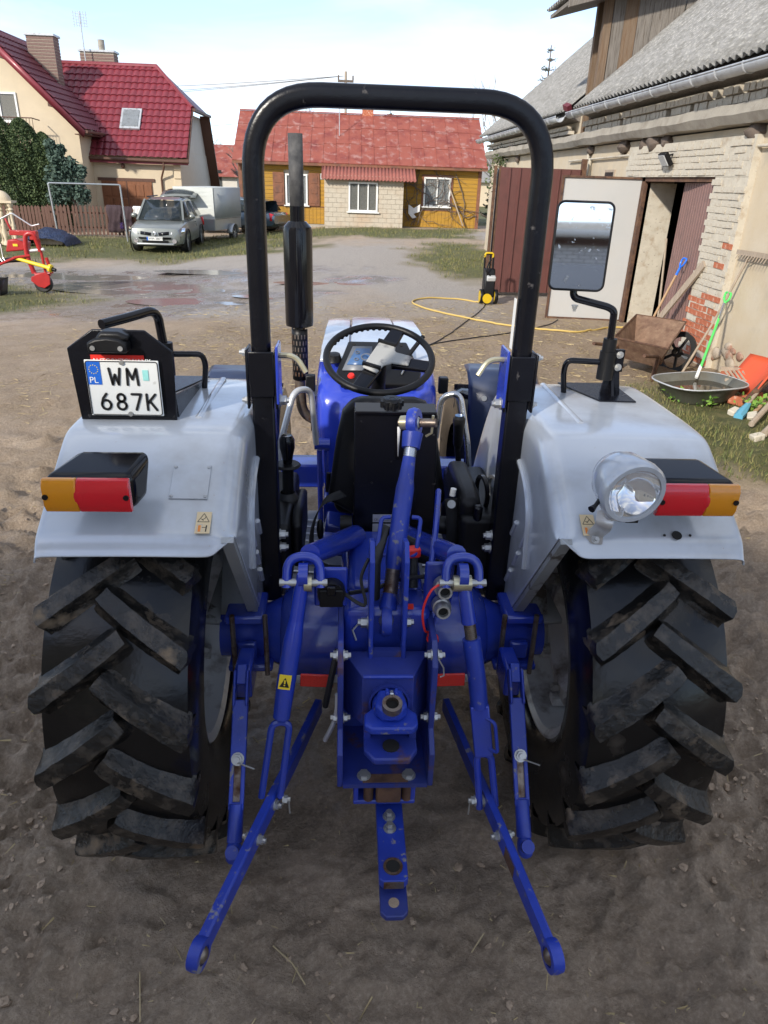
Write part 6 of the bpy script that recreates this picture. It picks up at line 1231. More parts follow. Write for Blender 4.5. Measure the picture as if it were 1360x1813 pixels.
db=MB(); db.prism([(-.038,1.75),(.038,1.75),(.038,1.222),(.028,1.212),(-.028,1.212),(-.038,1.222)],'z',.385,.412); dbo=db.build('drawbar',MT['worn_blue'],tr,bevel=.003)
mb=MB(); mb.prism([(-.036,1.30),(.036,1.30),(.036,1.165),(.022,1.15),(-.022,1.15),(-.036,1.165)],'z',.345,.362); mb.build('clevis_lower',MT['hitch_blue'],dbo,bevel=.003); MB().box(-.034,.034,1.27,1.30,.362,.385).build('clevis_spacer',MT['steel_worn'],dbo)
MB().lathe([(.019,0),(.026,0),(.026,.003),(.019,.003)],(.0,1.255,.412),(0,0,1),20,closed=True).build('hole_ring',MT['steel_worn'],dbo); MB().cyl((.0,1.255,.411),(.0,1.255,.4135),.019,n=20).build('hole',MT['dark_inside'],dbo); MB().cyl((.0,1.188,.361),(.0,1.188,.3635),.014,n=16).build('hole',MT['clod'],dbo)
for y in (1.385,1.425): nut((-.002,y-.01,.412),(0,0,1),.014,.014,'zinc',dbo)
MB().box(-.026,.026,1.209,1.2115,.387,.410).build('worn_nose',MT['steel_worn'],dbo)
# ---------------------------------------------------------------- fenders
def fender(s):
    f=sub_root('fender',(s*.64,1.93,1.2),tr); ox=s*.87; ix=s*.402
    prof=[(1.490,1.212),(1.500,1.222),(1.515,1.250),(1.535,1.266),(1.60,1.306),(1.70,1.368),(1.77,1.409),(1.795,1.421),(1.83,1.427),(1.95,1.430),(2.15,1.428),(2.33,1.424),(2.40,1.412),(2.47,1.36),(2.58,1.22),(2.70,1.02)]
    def zb(y):
        return 1.262-(y-1.515)*(1.262-.705)/(1.955-1.515) if y<1.955 else (.705 if y<2.45 else .705+(y-2.45)*.3)
    ys=[]; rows=[]
    for i,(y,z) in enumerate(prof):
        fl=0 if i>0 else 0
        row=[(ox+s*.006,y,z-.022),(ox+s*.004,y,z-.004),(ox-s*.008,y,z)]
        for k in range(1,8): row.append((ox-s*.008+(ix+s*.055-ox)*k/8,y,z+.002*math.sin(PI*k/8)))
        for k in range(7):
            a=PI/2*k/6; rr=.055; q_=k/6; dy_=.03*q_*max(0,1-i/3); zz=(z+q_*(zb(y+dy_)-z)*(1 if i<3 else 0)) if i<3 else max(zb(y),z-rr*(1-math.cos(a))); row.append((ix+s*rr*(1-math.sin(a)),y+dy_,zz))
        lo=min(zb(y),z-.075) if i>2 else z-.05*(.3+.25*i)
        z1=row[-1][2]
        ye=row[-1][1]; lo=min(zb(ye),z1-.002)
        for k in range(1,7): row.append((ix,ye,z1+(lo-z1)*k/6))
        rows.append(row)
    mb=MB(); mb.grid(rows); p=mb.build('fender_shell',MT['silver_paint'],f,solid=.004,sub=2,angle=80)
    # pressed ribs on the inner panel
    def rib(pts,r=.009): MB().tube(pts,r,8).build('pressed_rib',MT['silver_paint'],f)
    xi=ix-s*.003
    rib(arcpath([(xi,2.06,1.30),(xi,1.90,1.27),(xi,1.80,1.20),(xi,1.775,1.02)],.06),.010)
    for k in range(4): z=1.10-.095*k; yy=1.78+.06*k; rib([(xi,yy+.02,z+.02),(xi,yy+.06,z-.04)],.008); rib([(xi,yy+.14,z+.0),(xi,yy+.18,z-.06)],.008)
    # lower flange, step tray
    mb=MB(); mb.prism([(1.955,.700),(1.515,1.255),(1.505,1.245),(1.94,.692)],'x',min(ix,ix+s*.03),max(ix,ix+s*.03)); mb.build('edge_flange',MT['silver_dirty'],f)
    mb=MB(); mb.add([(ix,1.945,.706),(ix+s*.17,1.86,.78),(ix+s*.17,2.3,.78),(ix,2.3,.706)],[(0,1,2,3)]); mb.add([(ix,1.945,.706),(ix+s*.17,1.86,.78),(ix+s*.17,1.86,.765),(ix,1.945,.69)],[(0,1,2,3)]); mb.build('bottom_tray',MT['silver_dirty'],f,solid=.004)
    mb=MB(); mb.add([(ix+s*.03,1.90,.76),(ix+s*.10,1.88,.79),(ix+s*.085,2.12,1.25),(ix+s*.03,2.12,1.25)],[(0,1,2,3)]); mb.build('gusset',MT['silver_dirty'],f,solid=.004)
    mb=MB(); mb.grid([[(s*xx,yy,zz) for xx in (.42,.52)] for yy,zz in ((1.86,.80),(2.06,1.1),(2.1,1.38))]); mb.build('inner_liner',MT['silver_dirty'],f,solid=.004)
    def onslope(x,t,o=.004):   # point on the sloping rear face, t 0 bottom .. 1 top
        y=1.535+.235*t; z=1.266+.143*t; return Vector((x,y,z))+Vector((0,-.52,.854))*(o+.003)
    return f,onslope
fL,osL=fender(-1); fR,osR=fender(1)
sv=(Vector((0,1.77,1.409))-Vector((0,1.535,1.266))).normalized(); nv_=Vector((0,-sv.z,sv.y)); SR=Matrix((Vector((1,0,0)),sv,nv_)).transposed()   # local x, up-slope, normal
def sticker(par,onS,x):
    c=onS(x,.05,.006); MB().obox(c,(.036,.062,.0008),SR).build('safety_sticker',MT['sticker_cream'],par)
    def ln(pts,mat,h_=.0006,wd=.0014):
        mb=MB(); P_=[c+SR@Vector((px,py,h_)) for px,py in pts]
        for a,b_ in zip(P_,P_[1:]): mb.bar(a,b_,wd,.0004,nv_)
        mb.build('sticker_mark',MT[mat],par)
    ln([(-.014,.002),(.014,.002),(0,.026),(-.014,.002)],'plate_black'); ln([(-.004,.008),(.003,.012),(.005,.018)],'plate_black'); ln([(.0,.006),(-.006,.011)],'plate_black')
    ln([(-.008,-.026),(-.008,-.008)],'sticker_orange',.0006,.006); ln([(.008,-.026),(.009,-.008)],'plate_black',.0006,.003); ln([(-.002,-.014),(.008,-.014)],'plate_black'); ln([(-.013,-.026),(-.013,-.006),(-.001,-.006),(-.001,-.026)],'sticker_grey',.0005,.0008)
for s_ in (-1,1): MB().tube(arcpath([(s_*.545,1.90,1.4295),(s_*.545,2.33,1.4285)],.05),.006,8,rb=.011).build('pressed_crease',MT['silver_paint'],fL if s_<0 else fR)
sticker(fL,osL,-.478); sticker(fR,osR,.478)
mb=MB().obox(osL(-.525,.50,.003),(.095,.105,.003),SR); bpl=mb.build('blanking_plate',MT['silver_paint'],fL,bevel=.001)
for qx in (-.042,.042):
    for qy in (-.045,.045): MB().sph(osL(-.525,.5,.005)+SR@Vector((qx,qy,0)),(.005,.005,.003),8,4).build('rivet',MT['zinc'],bpl)
c=osR(.70,-.05,.003); MB().cyl(c,c+nv_*.002,.0125,n=16).build('cable_hole',MT['dark_inside'],fR)
for q in (-.032,.034): MB().cyl(c+Vector((q,0,0)),c+Vector((q,0,0))+nv_*.002,.0035,n=8).build('cable_hole',MT['dark_inside'],fR)
# tail lights
def tail(s,xi,xo):
    t=sub_root('tail_light',(s*.72,1.5,1.38),tr); 
    y0,y1,z0,z1=1.492,1.585,1.335,1.422
    a,b_=s*xi,s*xo
    mb=MB(); fx0,fx1=a-s*.0,b_; 
    mb.add([(fx0,y0,z0),(fx1,y0,z0),(fx1,y0,z1),(fx0,y0,z1),(a-s*.018,y1-.03,z0+.01),(b_-s*.02,y1,z0+.02),(b_-s*.045,y1+.03,z1+.018),(a-s*.018,y1+.03,z1+.018)],[(3,2,1,0),(4,5,6,7),(0,1,5,4),(1,2,6,5),(2,3,7,6),(3,0,4,7)]); mb.build('housing',MT['black_gloss'],t,bevel=.018,seg=4)
    w_=abs(b_-a); xm=a+s*w_*.60
    def lens(n,x0,x1,mat,yb=y0-.022):
        mb=MB(); 
        mb.prism([(y0-.002,z0+.002),(yb+.008,z0+.003),(yb,z0+.020),(yb,z1-.020),(yb+.008,z1-.003),(y0-.002,z1-.002)],'x',min(x0,x1),max(x0,x1)); return mb.build(n,MT[mat],t,bevel=.0025,seg=2)
    MB().box(min(a,b_)+.004,max(a,b_)-.004,y0-.0018,y0-.0008,z0+.004,z1-.004).build('lens_reflector',MT['white_paint'],t)
    lens('red_lens_cover',a+s*.003,xm,'red_lens'); lens('amber_lens_cover',xm+s*.0008,b_-s*.003,'amber_lens')
    mb=MB(); 
    for k in range(7): z=z0+.010+k*.0105; 
    MB().sph((xm-s*.002,y0-.008,(z0+z1)/2),(.020,.016,.034),16,10).build('lens_boundary',MT['red_lens'],t)
    for x in (a+s*.010,b_-s*.010): nut((x,y0-.023,(z0+z1)/2),(0,-1,0),.005,.002,'black_plastic',t,bolt=False)
tail(-1,.620,.820); tail(1,.608,.808)
# work lamp on the right fender
wl=sub_root('work_lamp',(.52,1.45,1.28),tr); ld=Vector((.10,-.96,-.10)).normalized(); lc=Vector((.537,1.475,1.408))
MB().lathe([(0,-.115),(.030,-.110),(.055,-.092),(.070,-.06),(.076,-.02),(.076,.0)],lc,ld,32).build('shell',MT['silver_paint'],wl); MB().lathe([(.076,-.004),(.080,.0),(.080,.018),(.074,.026),(.064,.026),(.064,.0)],lc,ld,32,closed=True).build('bezel',MT['silver_paint'],wl)
MB().lathe([(0,-.03),(.03,-.02),(.055,.0),(.064,.018)],lc,ld,28).build('reflector_bowl',MT['lamp_reflector'],wl); MB().cyl(lc-ld*.02,lc+ld*.005,.008,n=10).build('bulb',MT['clear_glass'],wl)
MB().lathe([(0,.040),(.025,.037),(.048,.030),(.0645,.020)],lc,ld,28).build('lens',MT['clear_glass'],wl)
mb=MB(); mb.tube(arcpath([Vector((.495,1.49,1.345)),Vector((.490,1.475,1.315)),Vector((.490,1.49,1.295)),Vector((.488,1.515,1.27)),Vector((.488,1.512,1.245))],.01),.004,8,rb=.022); mb.build('bracket',MT['rail_silver'],wl); nut((.488,1.507,1.258),(0,-.6,.5),.008,.006,'zinc',wl); MB().lathe([(.02,0),(.02,.025)],(.51,1.475,1.335),(0,0,1),14).build('swivel',MT['rail_silver'],wl)
MB().tube([(.470,1.47,1.39),(.452,1.455,1.375),(.440,1.445,1.37)],[.006,.005,.009],8).build('switch',MT['black_plastic'],wl); MB().obox((.55,1.47,1.335),(.03,.02,.014)).build('connector',MT['black_plastic'],wl)
# ---------------------------------------------------------------- number plate
nb=sub_root('number_plate_bracket',(-.73,1.87,1.42),tr)
MB().prism([(-.856,1.43),(-.866,1.625),(-.795,1.675),(-.66,1.675),(-.592,1.62),(-.598,1.43)],'y',1.872,1.880).build('backing_sheet',MT['black_paint'],nb,bevel=.003)
mb=MB(); mb.prism([(1.90,1.43),(1.885,1.50),(2.25,1.44),(2.25,1.43)],'x',-.604,-.598); mb.build('side_gusset',MT['black_paint'],nb)
PL=sub_root('number_plate',(-.725,1.865,1.525),tr); px0,px1,pz0,pz1=-.823,-.630,1.446,1.598
mb=MB(); mb.box(px0,px1,1.862,1.866,pz0,pz1); mb.build('plate_blank',MT['white_plate'],PL,bevel=.002)
mb=MB(); mb.tube(arcpath([(px0+.006,1.8605,pz0+.003),(px1-.003,1.8605,pz0+.003),(px1-.003,1.8605,pz1-.003),(px0+.003,1.8605,pz1-.003),(px0+.003,1.8605,pz0+.004)],.008),.0013,6); mb.build('border',MT['plate_black'],PL)
MB().box(px0+.005,px0+.040,1.8605,1.8616,1.532,1.594).build('band',MT['plate_blue'],PL)
for k in range(12): a=2*PI*k/12; MB().sph((px0+.0225+.0115*math.sin(a),1.860,1.573+.0115*math.cos(a)),(.0014,.0006,.0014),6,4).build('star',MT['yellow_star'],PL)
tx(tr,'country_letters','PL',(px0+.0080,1.8600,1.5365),.0235,(R(90),0,0),'white_paint',PL)
def stroke(pts,x,z,sx,sz,wd=.0066):
    P_=[(x+px*sx,1.8600,z+pz*sz) for px,pz in pts]; mb=MB()
    mb.tube(P_,.0009,8,rb=wd/2) if False else None
    for i in range(len(P_)-1): mb.bar(P_[i],P_[i+1],wd,.0012,(0,1,0))
    for p in P_: mb.cyl((p[0],1.8593,p[2]),(p[0],1.8607,p[2]),wd/2,n=10)
    mb.build('plate_character',MT['plate_black'],PL)
def arc_(cx,cz,r,a0,a1,n=12,rx=None): rx=rx or r; return [(cx+rx*math.cos(R(a0+(a1-a0)*i/n)),cz+r*math.sin(R(a0+(a1-a0)*i/n))) for i in range(n+1)]
CH={'W':[(0,1),(.22,0),(.5,.62),(.78,0),(1,1)],'M':[(0,0),(.08,1),(.5,.35),(.92,1),(1,0)],'7':[(0,1),(1,1),(.35,0)],'K1':[(0,0),(0,1)],'K2':[(.95,1),(.05,.42),(.3,.58),(1,0)],'8a':arc_(.5,.76,.24,0,360,14,.40),'8b':arc_(.5,.26,.26,0,360,14,.48),'6a':arc_(.5,.30,.30,0,360,16,.5),'6b':[(.04,.40),(.22,.72),(.62,1.0)]}
zt=1.533; zb_=1.464; Hh=.043
for ch,x in (('W',-.761),('M',-.716)): stroke(CH[ch],x,zt,.028,Hh)
for chs,x in ((('6a','6b'),-.791),(('8a','8b'),-.750),(('7',),-.709),(('K1','K2'),-.670)):
    for ch in chs: stroke(CH[ch],x,zb_,.024,Hh)
MB().box(-.674,-.659,1.8600,1.8615,1.545,1.573).build('hologram',MT['sticker_teal'],PL)
for z in (1.592,1.452): nut((-.725 if z>1.5 else -.718,1.8605,z),(0,-1,0),.005,.003,'zinc',PL,bolt=False)
MB().box(-.806,-.668,1.867,1.871,1.55,1.610).build('red_strip',MT['red_plastic'],nb); tx(tr,'strip_lettering','AUTORYZOWANY',(-.803,1.8665,1.589),.0178,(R(90),0,0),'white_paint',nb)
lm=sub_root('plate_lamp',(-.73,1.85,1.63),tr); mb=MB(); mb.prism([(-.797,1.624),(-.797,1.650),(-.775,1.660),(-.745,1.664),(-.715,1.660),(-.697,1.650),(-.697,1.624)],'y',1.825,1.872); mb.build('lamp_housing',MT['black_plastic'],lm,bevel=.006)
mb=MB(); mb.prism([(-.785,1.650),(-.70,1.650),(-.69,1.664),(-.72,1.676),(-.765,1.676)],'y',1.838,1.90); mb.build('lamp_hood',MT['black_plastic'],lm,bevel=.008)
for x in (-.782,-.712): nut((x,1.8245,1.637),(0,-1,0),.005,.002,'zinc',lm,bolt=False)
# ---------------------------------------------------------------- roll bar
rb=MB(); path=arcpath([(-.374,2.0,1.52),(-.374,2.0,2.232),(.374,2.0,2.232),(.374,2.0,1.52)],.175,12); rb.tube(path,.0275,20,sq=3.0); rbo=rb.build('roll_bar_hoop',MT['black_paint'],tr,angle=60)
for s in (-1,1):
    x=s*.372
    mb=MB(); mb.box(x-.032,x+.032,1.968,2.032,.78,1.50); po=mb.build('roll_bar_post',MT['black_paint'],tr,bevel=.006)
    mb=MB(); mb.box(x-.036,x+.036,1.958,1.9675,1.475,1.605); mb.box(x-.044,x-.0365,1.958,2.045,1.44,1.61); mb.box(x+.0365,x+.044,1.958,2.045,1.44,1.61); mb.build('hinge_sleeve',MT['black_paint'],po,bevel=.003)
    MB().box(x-s*.0445-.004,x-s*.0445+.004,1.955,2.05,1.455,1.62).build('hinge_cheek',MT['tractor_blue'],po,bevel=.002)
    for z in (1.46,1.02,.975): nut((x-s*(.048 if z>1.4 else .0325),1.985,z),(-s,0,0),.014,.018,'zinc',po)
    nut((x+s*.045,1.99,1.597),(s,0,0),.010,.01,'zinc',po); nut((x+s*.045,1.985,1.46),(s,0,0),.011,.008,'zinc',po)
    MB().tube(arcpath([(x-s*.03,1.995,1.588),(x-s*.095,1.99,1.590),(x-s*.125,1.975,1.545)],.03),.008,8).build('locking_pin',MT['zinc_yellow'],po)
    if s>0: MB().box(x-.0325,x-.0320,1.985,2.015,1.62,1.76).build('sticker',MT['white_paint'],po)
# ---------------------------------------------------------------- mirrors, grab handles
mr=sub_root('mirror_arm',(.72,2.2,1.43),tr)
MB().prism([(.595,2.335),(.79,2.335),(.79,2.115),(.672,2.115)],'z',1.4305,1.436).build('base_plate',MT['black_paint'],mr,bevel=.002)
MB().prism([(.70,1.436),(.765,1.436),(.745,1.55),(.715,1.55)],'y',2.20,2.208).build('gusset',MT['black_paint'],mr); MB().prism([(2.17,1.436),(2.27,1.436),(2.22,1.53)],'x',.728,.736).build('gusset',MT['black_paint'],mr)
MB().cyl((.705,2.20,1.485),(.705,2.20,1.575),.026,n=18).build('clamp_tube',MT['black_plastic'],mr); MB().cyl((.705,2.20,1.575),(.705,2.20,1.615),.0215,n=18).build('clamp_collar',MT['black_plastic'],mr); MB().box(.725,.758,2.195,2.215,1.51,1.58).build('clamp_ear',MT['black_paint'],mr)
for z in (1.525,1.565): nut((.742,2.194,z),(0,-1,0),.009,.008,'zinc',mr)
MB().tube(arcpath([(.705,2.20,1.60),(.702,2.20,1.70),(.68,2.20,1.712),(.575,2.20,1.735),(.566,2.205,1.745),(.565,2.21,1.80)],.028),.0115,12).build('arm_tube',MT['black_gloss'],mr)
nut((.573,2.195,1.715),(0,0,-1),.008,.01,'zinc',mr)
MB().tube(arcpath([(.68,2.20,1.54),(.578,2.215,1.54),(.575,2.22,1.50),(.588,2.23,1.43)],.02),.0095,10).build('grab_handle',MT['black_gloss'],mr)
mm=sub_root('rear_view_mirror',(.56,2.2,1.87),tr); mn=Vector((-.17,-1,.058)).normalized(); mc=Vector((.565,2.195,1.885)); ur=Vector((0,0,1)); rx_=ur.cross(mn).normalized()*-1; rx_=Vector((mn.y*-1,mn.x,0)).normalized(); uz=rx_.cross(-mn).normalized(); 
if uz.z<0: uz=-uz
MM=Matrix((rx_,uz,mn)).transposed()
def rrect(w_,h_,r,n=6):
    o=[]
    for cx,cy,a0 in ((w_/2-r,h_/2-r,0),(-w_/2+r,h_/2-r,90),(-w_/2+r,-h_/2+r,180),(w_/2-r,-h_/2+r,270)):
        for k in range(n+1): a=R(a0+90*k/n); o.append((cx+r*math.cos(a),cy+r*math.sin(a)))
    return o
def mslab(name,w_,h_,r,d0,d1,mat,scale1=1):
    q=rrect(w_,h_,r); n=len(q); mb=MB(); mb.add([mc+MM@Vector((a*scale1,b_*scale1,d0)) for a,b_ in q]+[mc+MM@Vector((a,b_,d1)) for a,b_ in q],[tuple(range(n)),tuple(range(n,2*n))]+[(i,(i+1)%n,n+(i+1)%n,n+i) for i in range(n)]); return mb.build(name,MT[mat],mm,angle=40)
mslab('housing',.168,.252,.022,-.045,.004,'black_plastic',.86); mslab('glass',.156,.240,.018,.003,.0062,'mirror_glass')
q=rrect(.162,.246,.020); MB().tube([mc+MM@Vector((a,b_,.006)) for a,b_ in q],.0035,6,closed=True).build('frame',MT['black_plastic'],mm); MB().tube([mc+Vector((0,.03,-.02)),(.565,2.21,1.78)],.012,10).build('stem',MT['black_plastic'],mm)
lg=sub_root('folded_mirror_arm',(-.66,2.1,1.43),tr)
MB().prism([(-.59,2.335),(-.79,2.335),(-.79,2.115),(-.672,2.115)],'z',1.4305,1.436).build('base_plate',MT['black_paint'],lg,bevel=.002)
MB().cyl((-.683,2.15,1.485),(-.683,2.15,1.585),.025,n=18).build('clamp_tube',MT['black_plastic'],lg); MB().cyl((-.683,2.15,1.42),(-.683,2.15,1.49),.012,n=18).build('clamp_stem',MT['black_plastic'],lg)
MB().tube(arcpath([(-.684,2.15,1.56),(-.690,2.14,1.665),(-.70,2.11,1.685),(-.735,2.04,1.68),(-.79,1.94,1.675)],.03),.0135,12).build('arm_tube',MT['black_gloss'],lg)
MB().tube(arcpath([(-.665,2.16,1.548),(-.578,2.18,1.545),(-.572,2.19,1.51),(-.585,2.21,1.43)],.02),.009,10).build('grab_handle',MT['black_gloss'],lg)
# ---------------------------------------------------------------- seat
st=sub_root('seat',(0,2.3,.8),tr)
def rsheet(name,pts,y,mat,par,sol=.02,tilt=0,z0=0,bev=.01): 
    mb=MB(); mb.prism([(x,z) for x,z in pts],'y',y,y+sol); mb.v=[(p[0],p[1]+tilt*(p[2]-z0),p[2]) for p in mb.v]; return mb.build(name,MT[mat],par,bevel=bev,seg=3)
rsheet('backrest_shell',[(-.195,1.02),(-.165,1.24),(-.145,1.335),(-.115,1.372),(-.08,1.382),(.10,1.382),(.138,1.370),(.165,1.335),(.185,1.24),(.225,1.02),(.10,.95),(-.07,.95)],2.235,'black_plastic',st,.06,.10,1.0,.018)
rsheet('suspension_panel',[(-.106,.84),(-.106,1.375),(-.10,1.382),(.15,1.382),(.16,1.375),(.175,.84)],2.12,'black_paint',st,.05,.02,1.0,.006)
MB().obox((.025,2.15,1.388),(.26,.07,.012),(R(8),0,0)).build('top_cover',MT['black_gloss'],st,bevel=.003)
kn=MB(); kn.lathe([(0,.042),(.020,.044),(.030,.040),(.034,.030),(.034,.012),(.030,.004),(.012,0),(.012,-.03)],(.015,2.185,1.372),(0,-.12,1),32); kn.v=[tuple(p) for p in kn.v]; ko=kn.build('height_knob',MT['black_plastic'],st)
for k in range(9): a=2*PI*k/9; MB().cyl((.015+.031*math.cos(a),2.185+.031*math.sin(a),1.378),(.015+.031*math.cos(a),2.182+.031*math.sin(a),1.408),.0085,n=10).build('knob_lobe',MT['black_plastic'],ko)
for r_ in (.010,.018,.026): MB().tube([(.015+r_*math.cos(a),2.180+r_*math.sin(a),1.4155) for a in [2*PI*i/24 for i in range(24)]],.0013,5,closed=True).build('knob_ring',MT['black_gloss'],ko)
MB().add([(.030,2.118,1.36),(.043,2.118,1.36),(.0375,2.115,1.24),(.0355,2.115,1.24)],[(0,1,2,3)]).build('weight_scale',MT['cloth_white'],st,solid=.002); MB().box(.027,.046,2.1165,2.1185,1.23,1.368).build('scale_window',MT['black_gloss'],st)
for z0,z1 in ((1.002,1.030),(.955,.995)):
    lb=MB().box(-.04,.085,2.1135,2.116,z0,z1).build('rating_label',MT['sticker_grey'],st)
    for k in range(4): MB().box(-.02+.004*k,.07-.01*(k%2),2.1125,2.1134,z0+.005+k*.006,z0+.0065+k*.006).build('label_line',MT['wash_grey'],st)
tx(tr,'label_text','CE',(-.036,2.1125,1.008),.011,(R(90),0,0),'plate_black',st)
MB().box(-.175,.205,2.30,2.72,.93,1.03).build('cushion',MT['black_plastic'],st,bevel=.04,seg=4)
for p,h_ in (((-.13,2.12,.99),.03),((.20,2.14,.98),.03)): MB().lathe([(0,-.02),(.03,-.02),(.033,0),(.03,.02),(0,.02)],p,(1,0,0),14).build('side_knob',MT['black_plastic'],st)
# seat belts
def strap(name,pts,wd,par,mat='black_cloth',upv=(0,0,1)):
    P_=smooth_path(pts,6); mb=MB(); rows=[]
    for i,p in enumerate(P_):
        t=(P_[min(i+1,len(P_)-1)]-P_[max(0,i-1)]).normalized(); sd=Vector(upv); sd=(sd-t*sd.dot(t)).normalized(); rows.append([p-sd*wd/2,p+sd*wd/2])
    mb.grid(rows); return mb.build(name,MT[mat],par,solid=.003)
strap('belt',[(-.14,2.13,1.10),(-.20,2.08,1.09),(-.235,2.05,1.03),(-.24,2.02,.95),(-.20,2.0,.89),(-.10,2.04,.865),(0,2.08,.87)],.035,st,upv=(.3,1,.2)); strap('belt',[(.06,2.05,.93),(.15,2.0,.925),(.26,2.02,.94)],.045,st); strap('belt',[(.225,2.12,1.09),(.235,2.10,1.0),(.235,2.1,.9),(.22,2.1,.82)],.05,st,upv=(1,0,0))
nut((.222,2.105,1.075),(0,-1,.3),.011,.01,'zinc',st); MB().cyl((.225,2.12,1.10),(.228,2.12,1.125),.010).build('belt_bolt',MT['white_paint'],st); MB().sph((-.215,2.06,1.0),(.012,.012,.04),10,6).build('buckle',MT['black_plastic'],st)
# ---------------------------------------------------------------- consoles and levers
mb=MB(); mb.box(.245,.40,2.03,2.5,.78,1.06); cR=mb.build('right_console',MT['black_plastic'],tr,bevel=.02,seg=3)
mb=MB(); mb.prism([(2.06,1.03),(2.06,1.105),(2.12,1.125),(2.40,1.12),(2.45,1.03)],'x',.245,.315); mb.build('console_cover',MT['black_plastic'],cR,bevel=.02,seg=3)
MB().obox((.30,2.045,1.06),(.03,.03,.085),(.15,0,0)).build('lever_tab',MT['black_gloss'],cR,bevel=.01); nut((.355,2.028,1.03),(0,-1,0),.007,.004,'zinc',cR,bolt=False)
for x in (.335,.375): MB().lathe([(.05,-.006),(.062,-.006),(.062,.006),(.05,.006)],(x,2.17,1.09),(1,.15,0),24,closed=True).build('quadrant_ring',MT['zinc' if x>.36 else 'black_gloss'],cR)
MB().tube([(.345,2.60,.85),(.325,2.60,1.0),(.31,2.60,1.10)],.012,8).build('gear_lever',MT['black_plastic'],tr); gk=MB().lathe([(.012,0),(.019,.02),(.021,.09),(.024,.11),(.024,.125),(.015,.135),(0,.136)],(.312,2.60,1.09),(-.02,0,1),18).build('gear_knob',MT['black_plastic'],tr); MB().cyl((.309,2.60,1.226),(.309,2.60,1.2285),.017,n=16).build('knob_badge',MT['gauge_blue'],gk)
mb=MB(); mb.box(-.405,-.31,2.02,2.5,.80,1.03); cL=mb.build('left_console',MT['black_plastic'],tr,bevel=.02,seg=3); mb=MB(); mb.prism([(2.05,.86),(2.05,1.02),(2.12,1.05),(2.4,1.0),(2.4,.86)],'x',-.308,-.275); mb.build('console_cheek',MT['black_plastic'],cL,bevel=.012)
MB().tube([(-.335,2.25,.93),(-.332,2.25,1.14)],.020,12).build('range_lever',MT['black_plastic'],tr); lk_=MB(); lk_.lathe([(.016,0),(.020,.03),(.026,.055),(.026,.085),(.018,.10),(0,.098)],(-.332,2.25,1.16),(0,0,1),18); lk_.build('range_knob',MT['black_gloss'],tr); MB().lathe([(0,0),(.040,.0),(.046,.006),(.040,.012),(0,.014)],(-.332,2.25,1.145),(0,0,1),24).build('range_collar',MT['black_plastic'],tr)
MB().lathe([(.03,0),(.045,.01),(.045,.02),(.025,.05)],(-.335,2.25,1.0),(0,0,1),18).build('boot',MT['rubber'],tr)
MB().tube([(-.215,2.6,.82),(-.205,2.6,.90),(-.20,2.6,.98)],.010,8).build('hand_lever',MT['black_plastic'],tr)
# chrome grab rails
MB().tube(arcpath([(-.405,2.55,.85),(-.395,2.60,1.08),(-.335,2.66,1.30),(-.272,2.72,1.29),(-.255,2.74,1.05)],.045,7),.0125,12).build('grab_rail',MT['rail_silver'],tr); MB().tube(arcpath([(.235,2.70,1.10),(.245,2.68,1.28),(.315,2.66,1.30),(.355,2.62,1.10),(.372,2.58,.90)],.04,7),.0125,12).build('grab_rail',MT['chrome_dull'],tr)
MB().cyl((-.265,2.80,1.03),(-.20,2.80,1.03),.025,n=14).build('rail_mount',MT['tractor_blue'],tr)
mb=MB(); mb.tube([(-.245,2.80,1.0),(-.243,2.85,.6)],.012,8); mb.tube([(-.215,2.80,1.0),(-.213,2.85,.6)],.010,8); mb.build('pedal_rod',MT['tractor_blue'],tr)
# floor, transmission tunnel, pedals
mb=MB(); mb.box(-.52,-.13,2.42,3.15,.52,.55); mb.build('footplate',MT['wash_grey'],tr); mb=MB(); mb.box(.13,.52,2.42,3.15,.52,.55); mb.build('footplate',MT['wash_grey'],tr)
for s in (-1,1):
    for k in range(9): MB().bar((s*.20,2.46+k*.07,.553),(s*.50,2.50+k*.07,.553),.012,.006).build('tread_strip',MT['rail_silver'],tr)
    MB().box(min(s*.24,s*.53),max(s*.24,s*.53),3.18,3.30,.66,.78).build('side_frame',MT['tractor_blue'],tr,bevel=.01)
mb=MB(); mb.box(-.14,.12,2.2,3.3,.45,.80); mb.build('transmission',MT['tractor_blue'],tr,bevel=.04,seg=3); mb=MB(); mb.box(-.22,-.08,2.50,2.66,.80,.90); mb.build('lever_gate',MT['tractor_blue'],tr,bevel=.01)
for x in (-.205,-.185): MB().cyl((x,2.49,.905),(x,2.49,.912),.006,n=8).build('gate_bolt',MT['zinc'],tr)
mb=MB(); mb.box(.10,.24,2.5,2.66,.80,.89); mb.build('lever_gate',MT['tractor_blue'],tr,bevel=.01)
MB().obox((-.16,2.42,.84),(.10,.10,.05),(.2,.2,0)).build('seat_slide',MT['tractor_blue'],tr,bevel=.01); MB().obox((-.17,2.22,.86),(.10,.06,.07),(0,.1,0)).build('seat_mount',MT['tractor_blue'],tr,bevel=.01)
# ---------------------------------------------------------------- cowl, dash, hood
def loft(rows,name,mat,par,**k): mb=MB(); mb.grid(rows); return mb.build(name,MT[mat],par,**k)
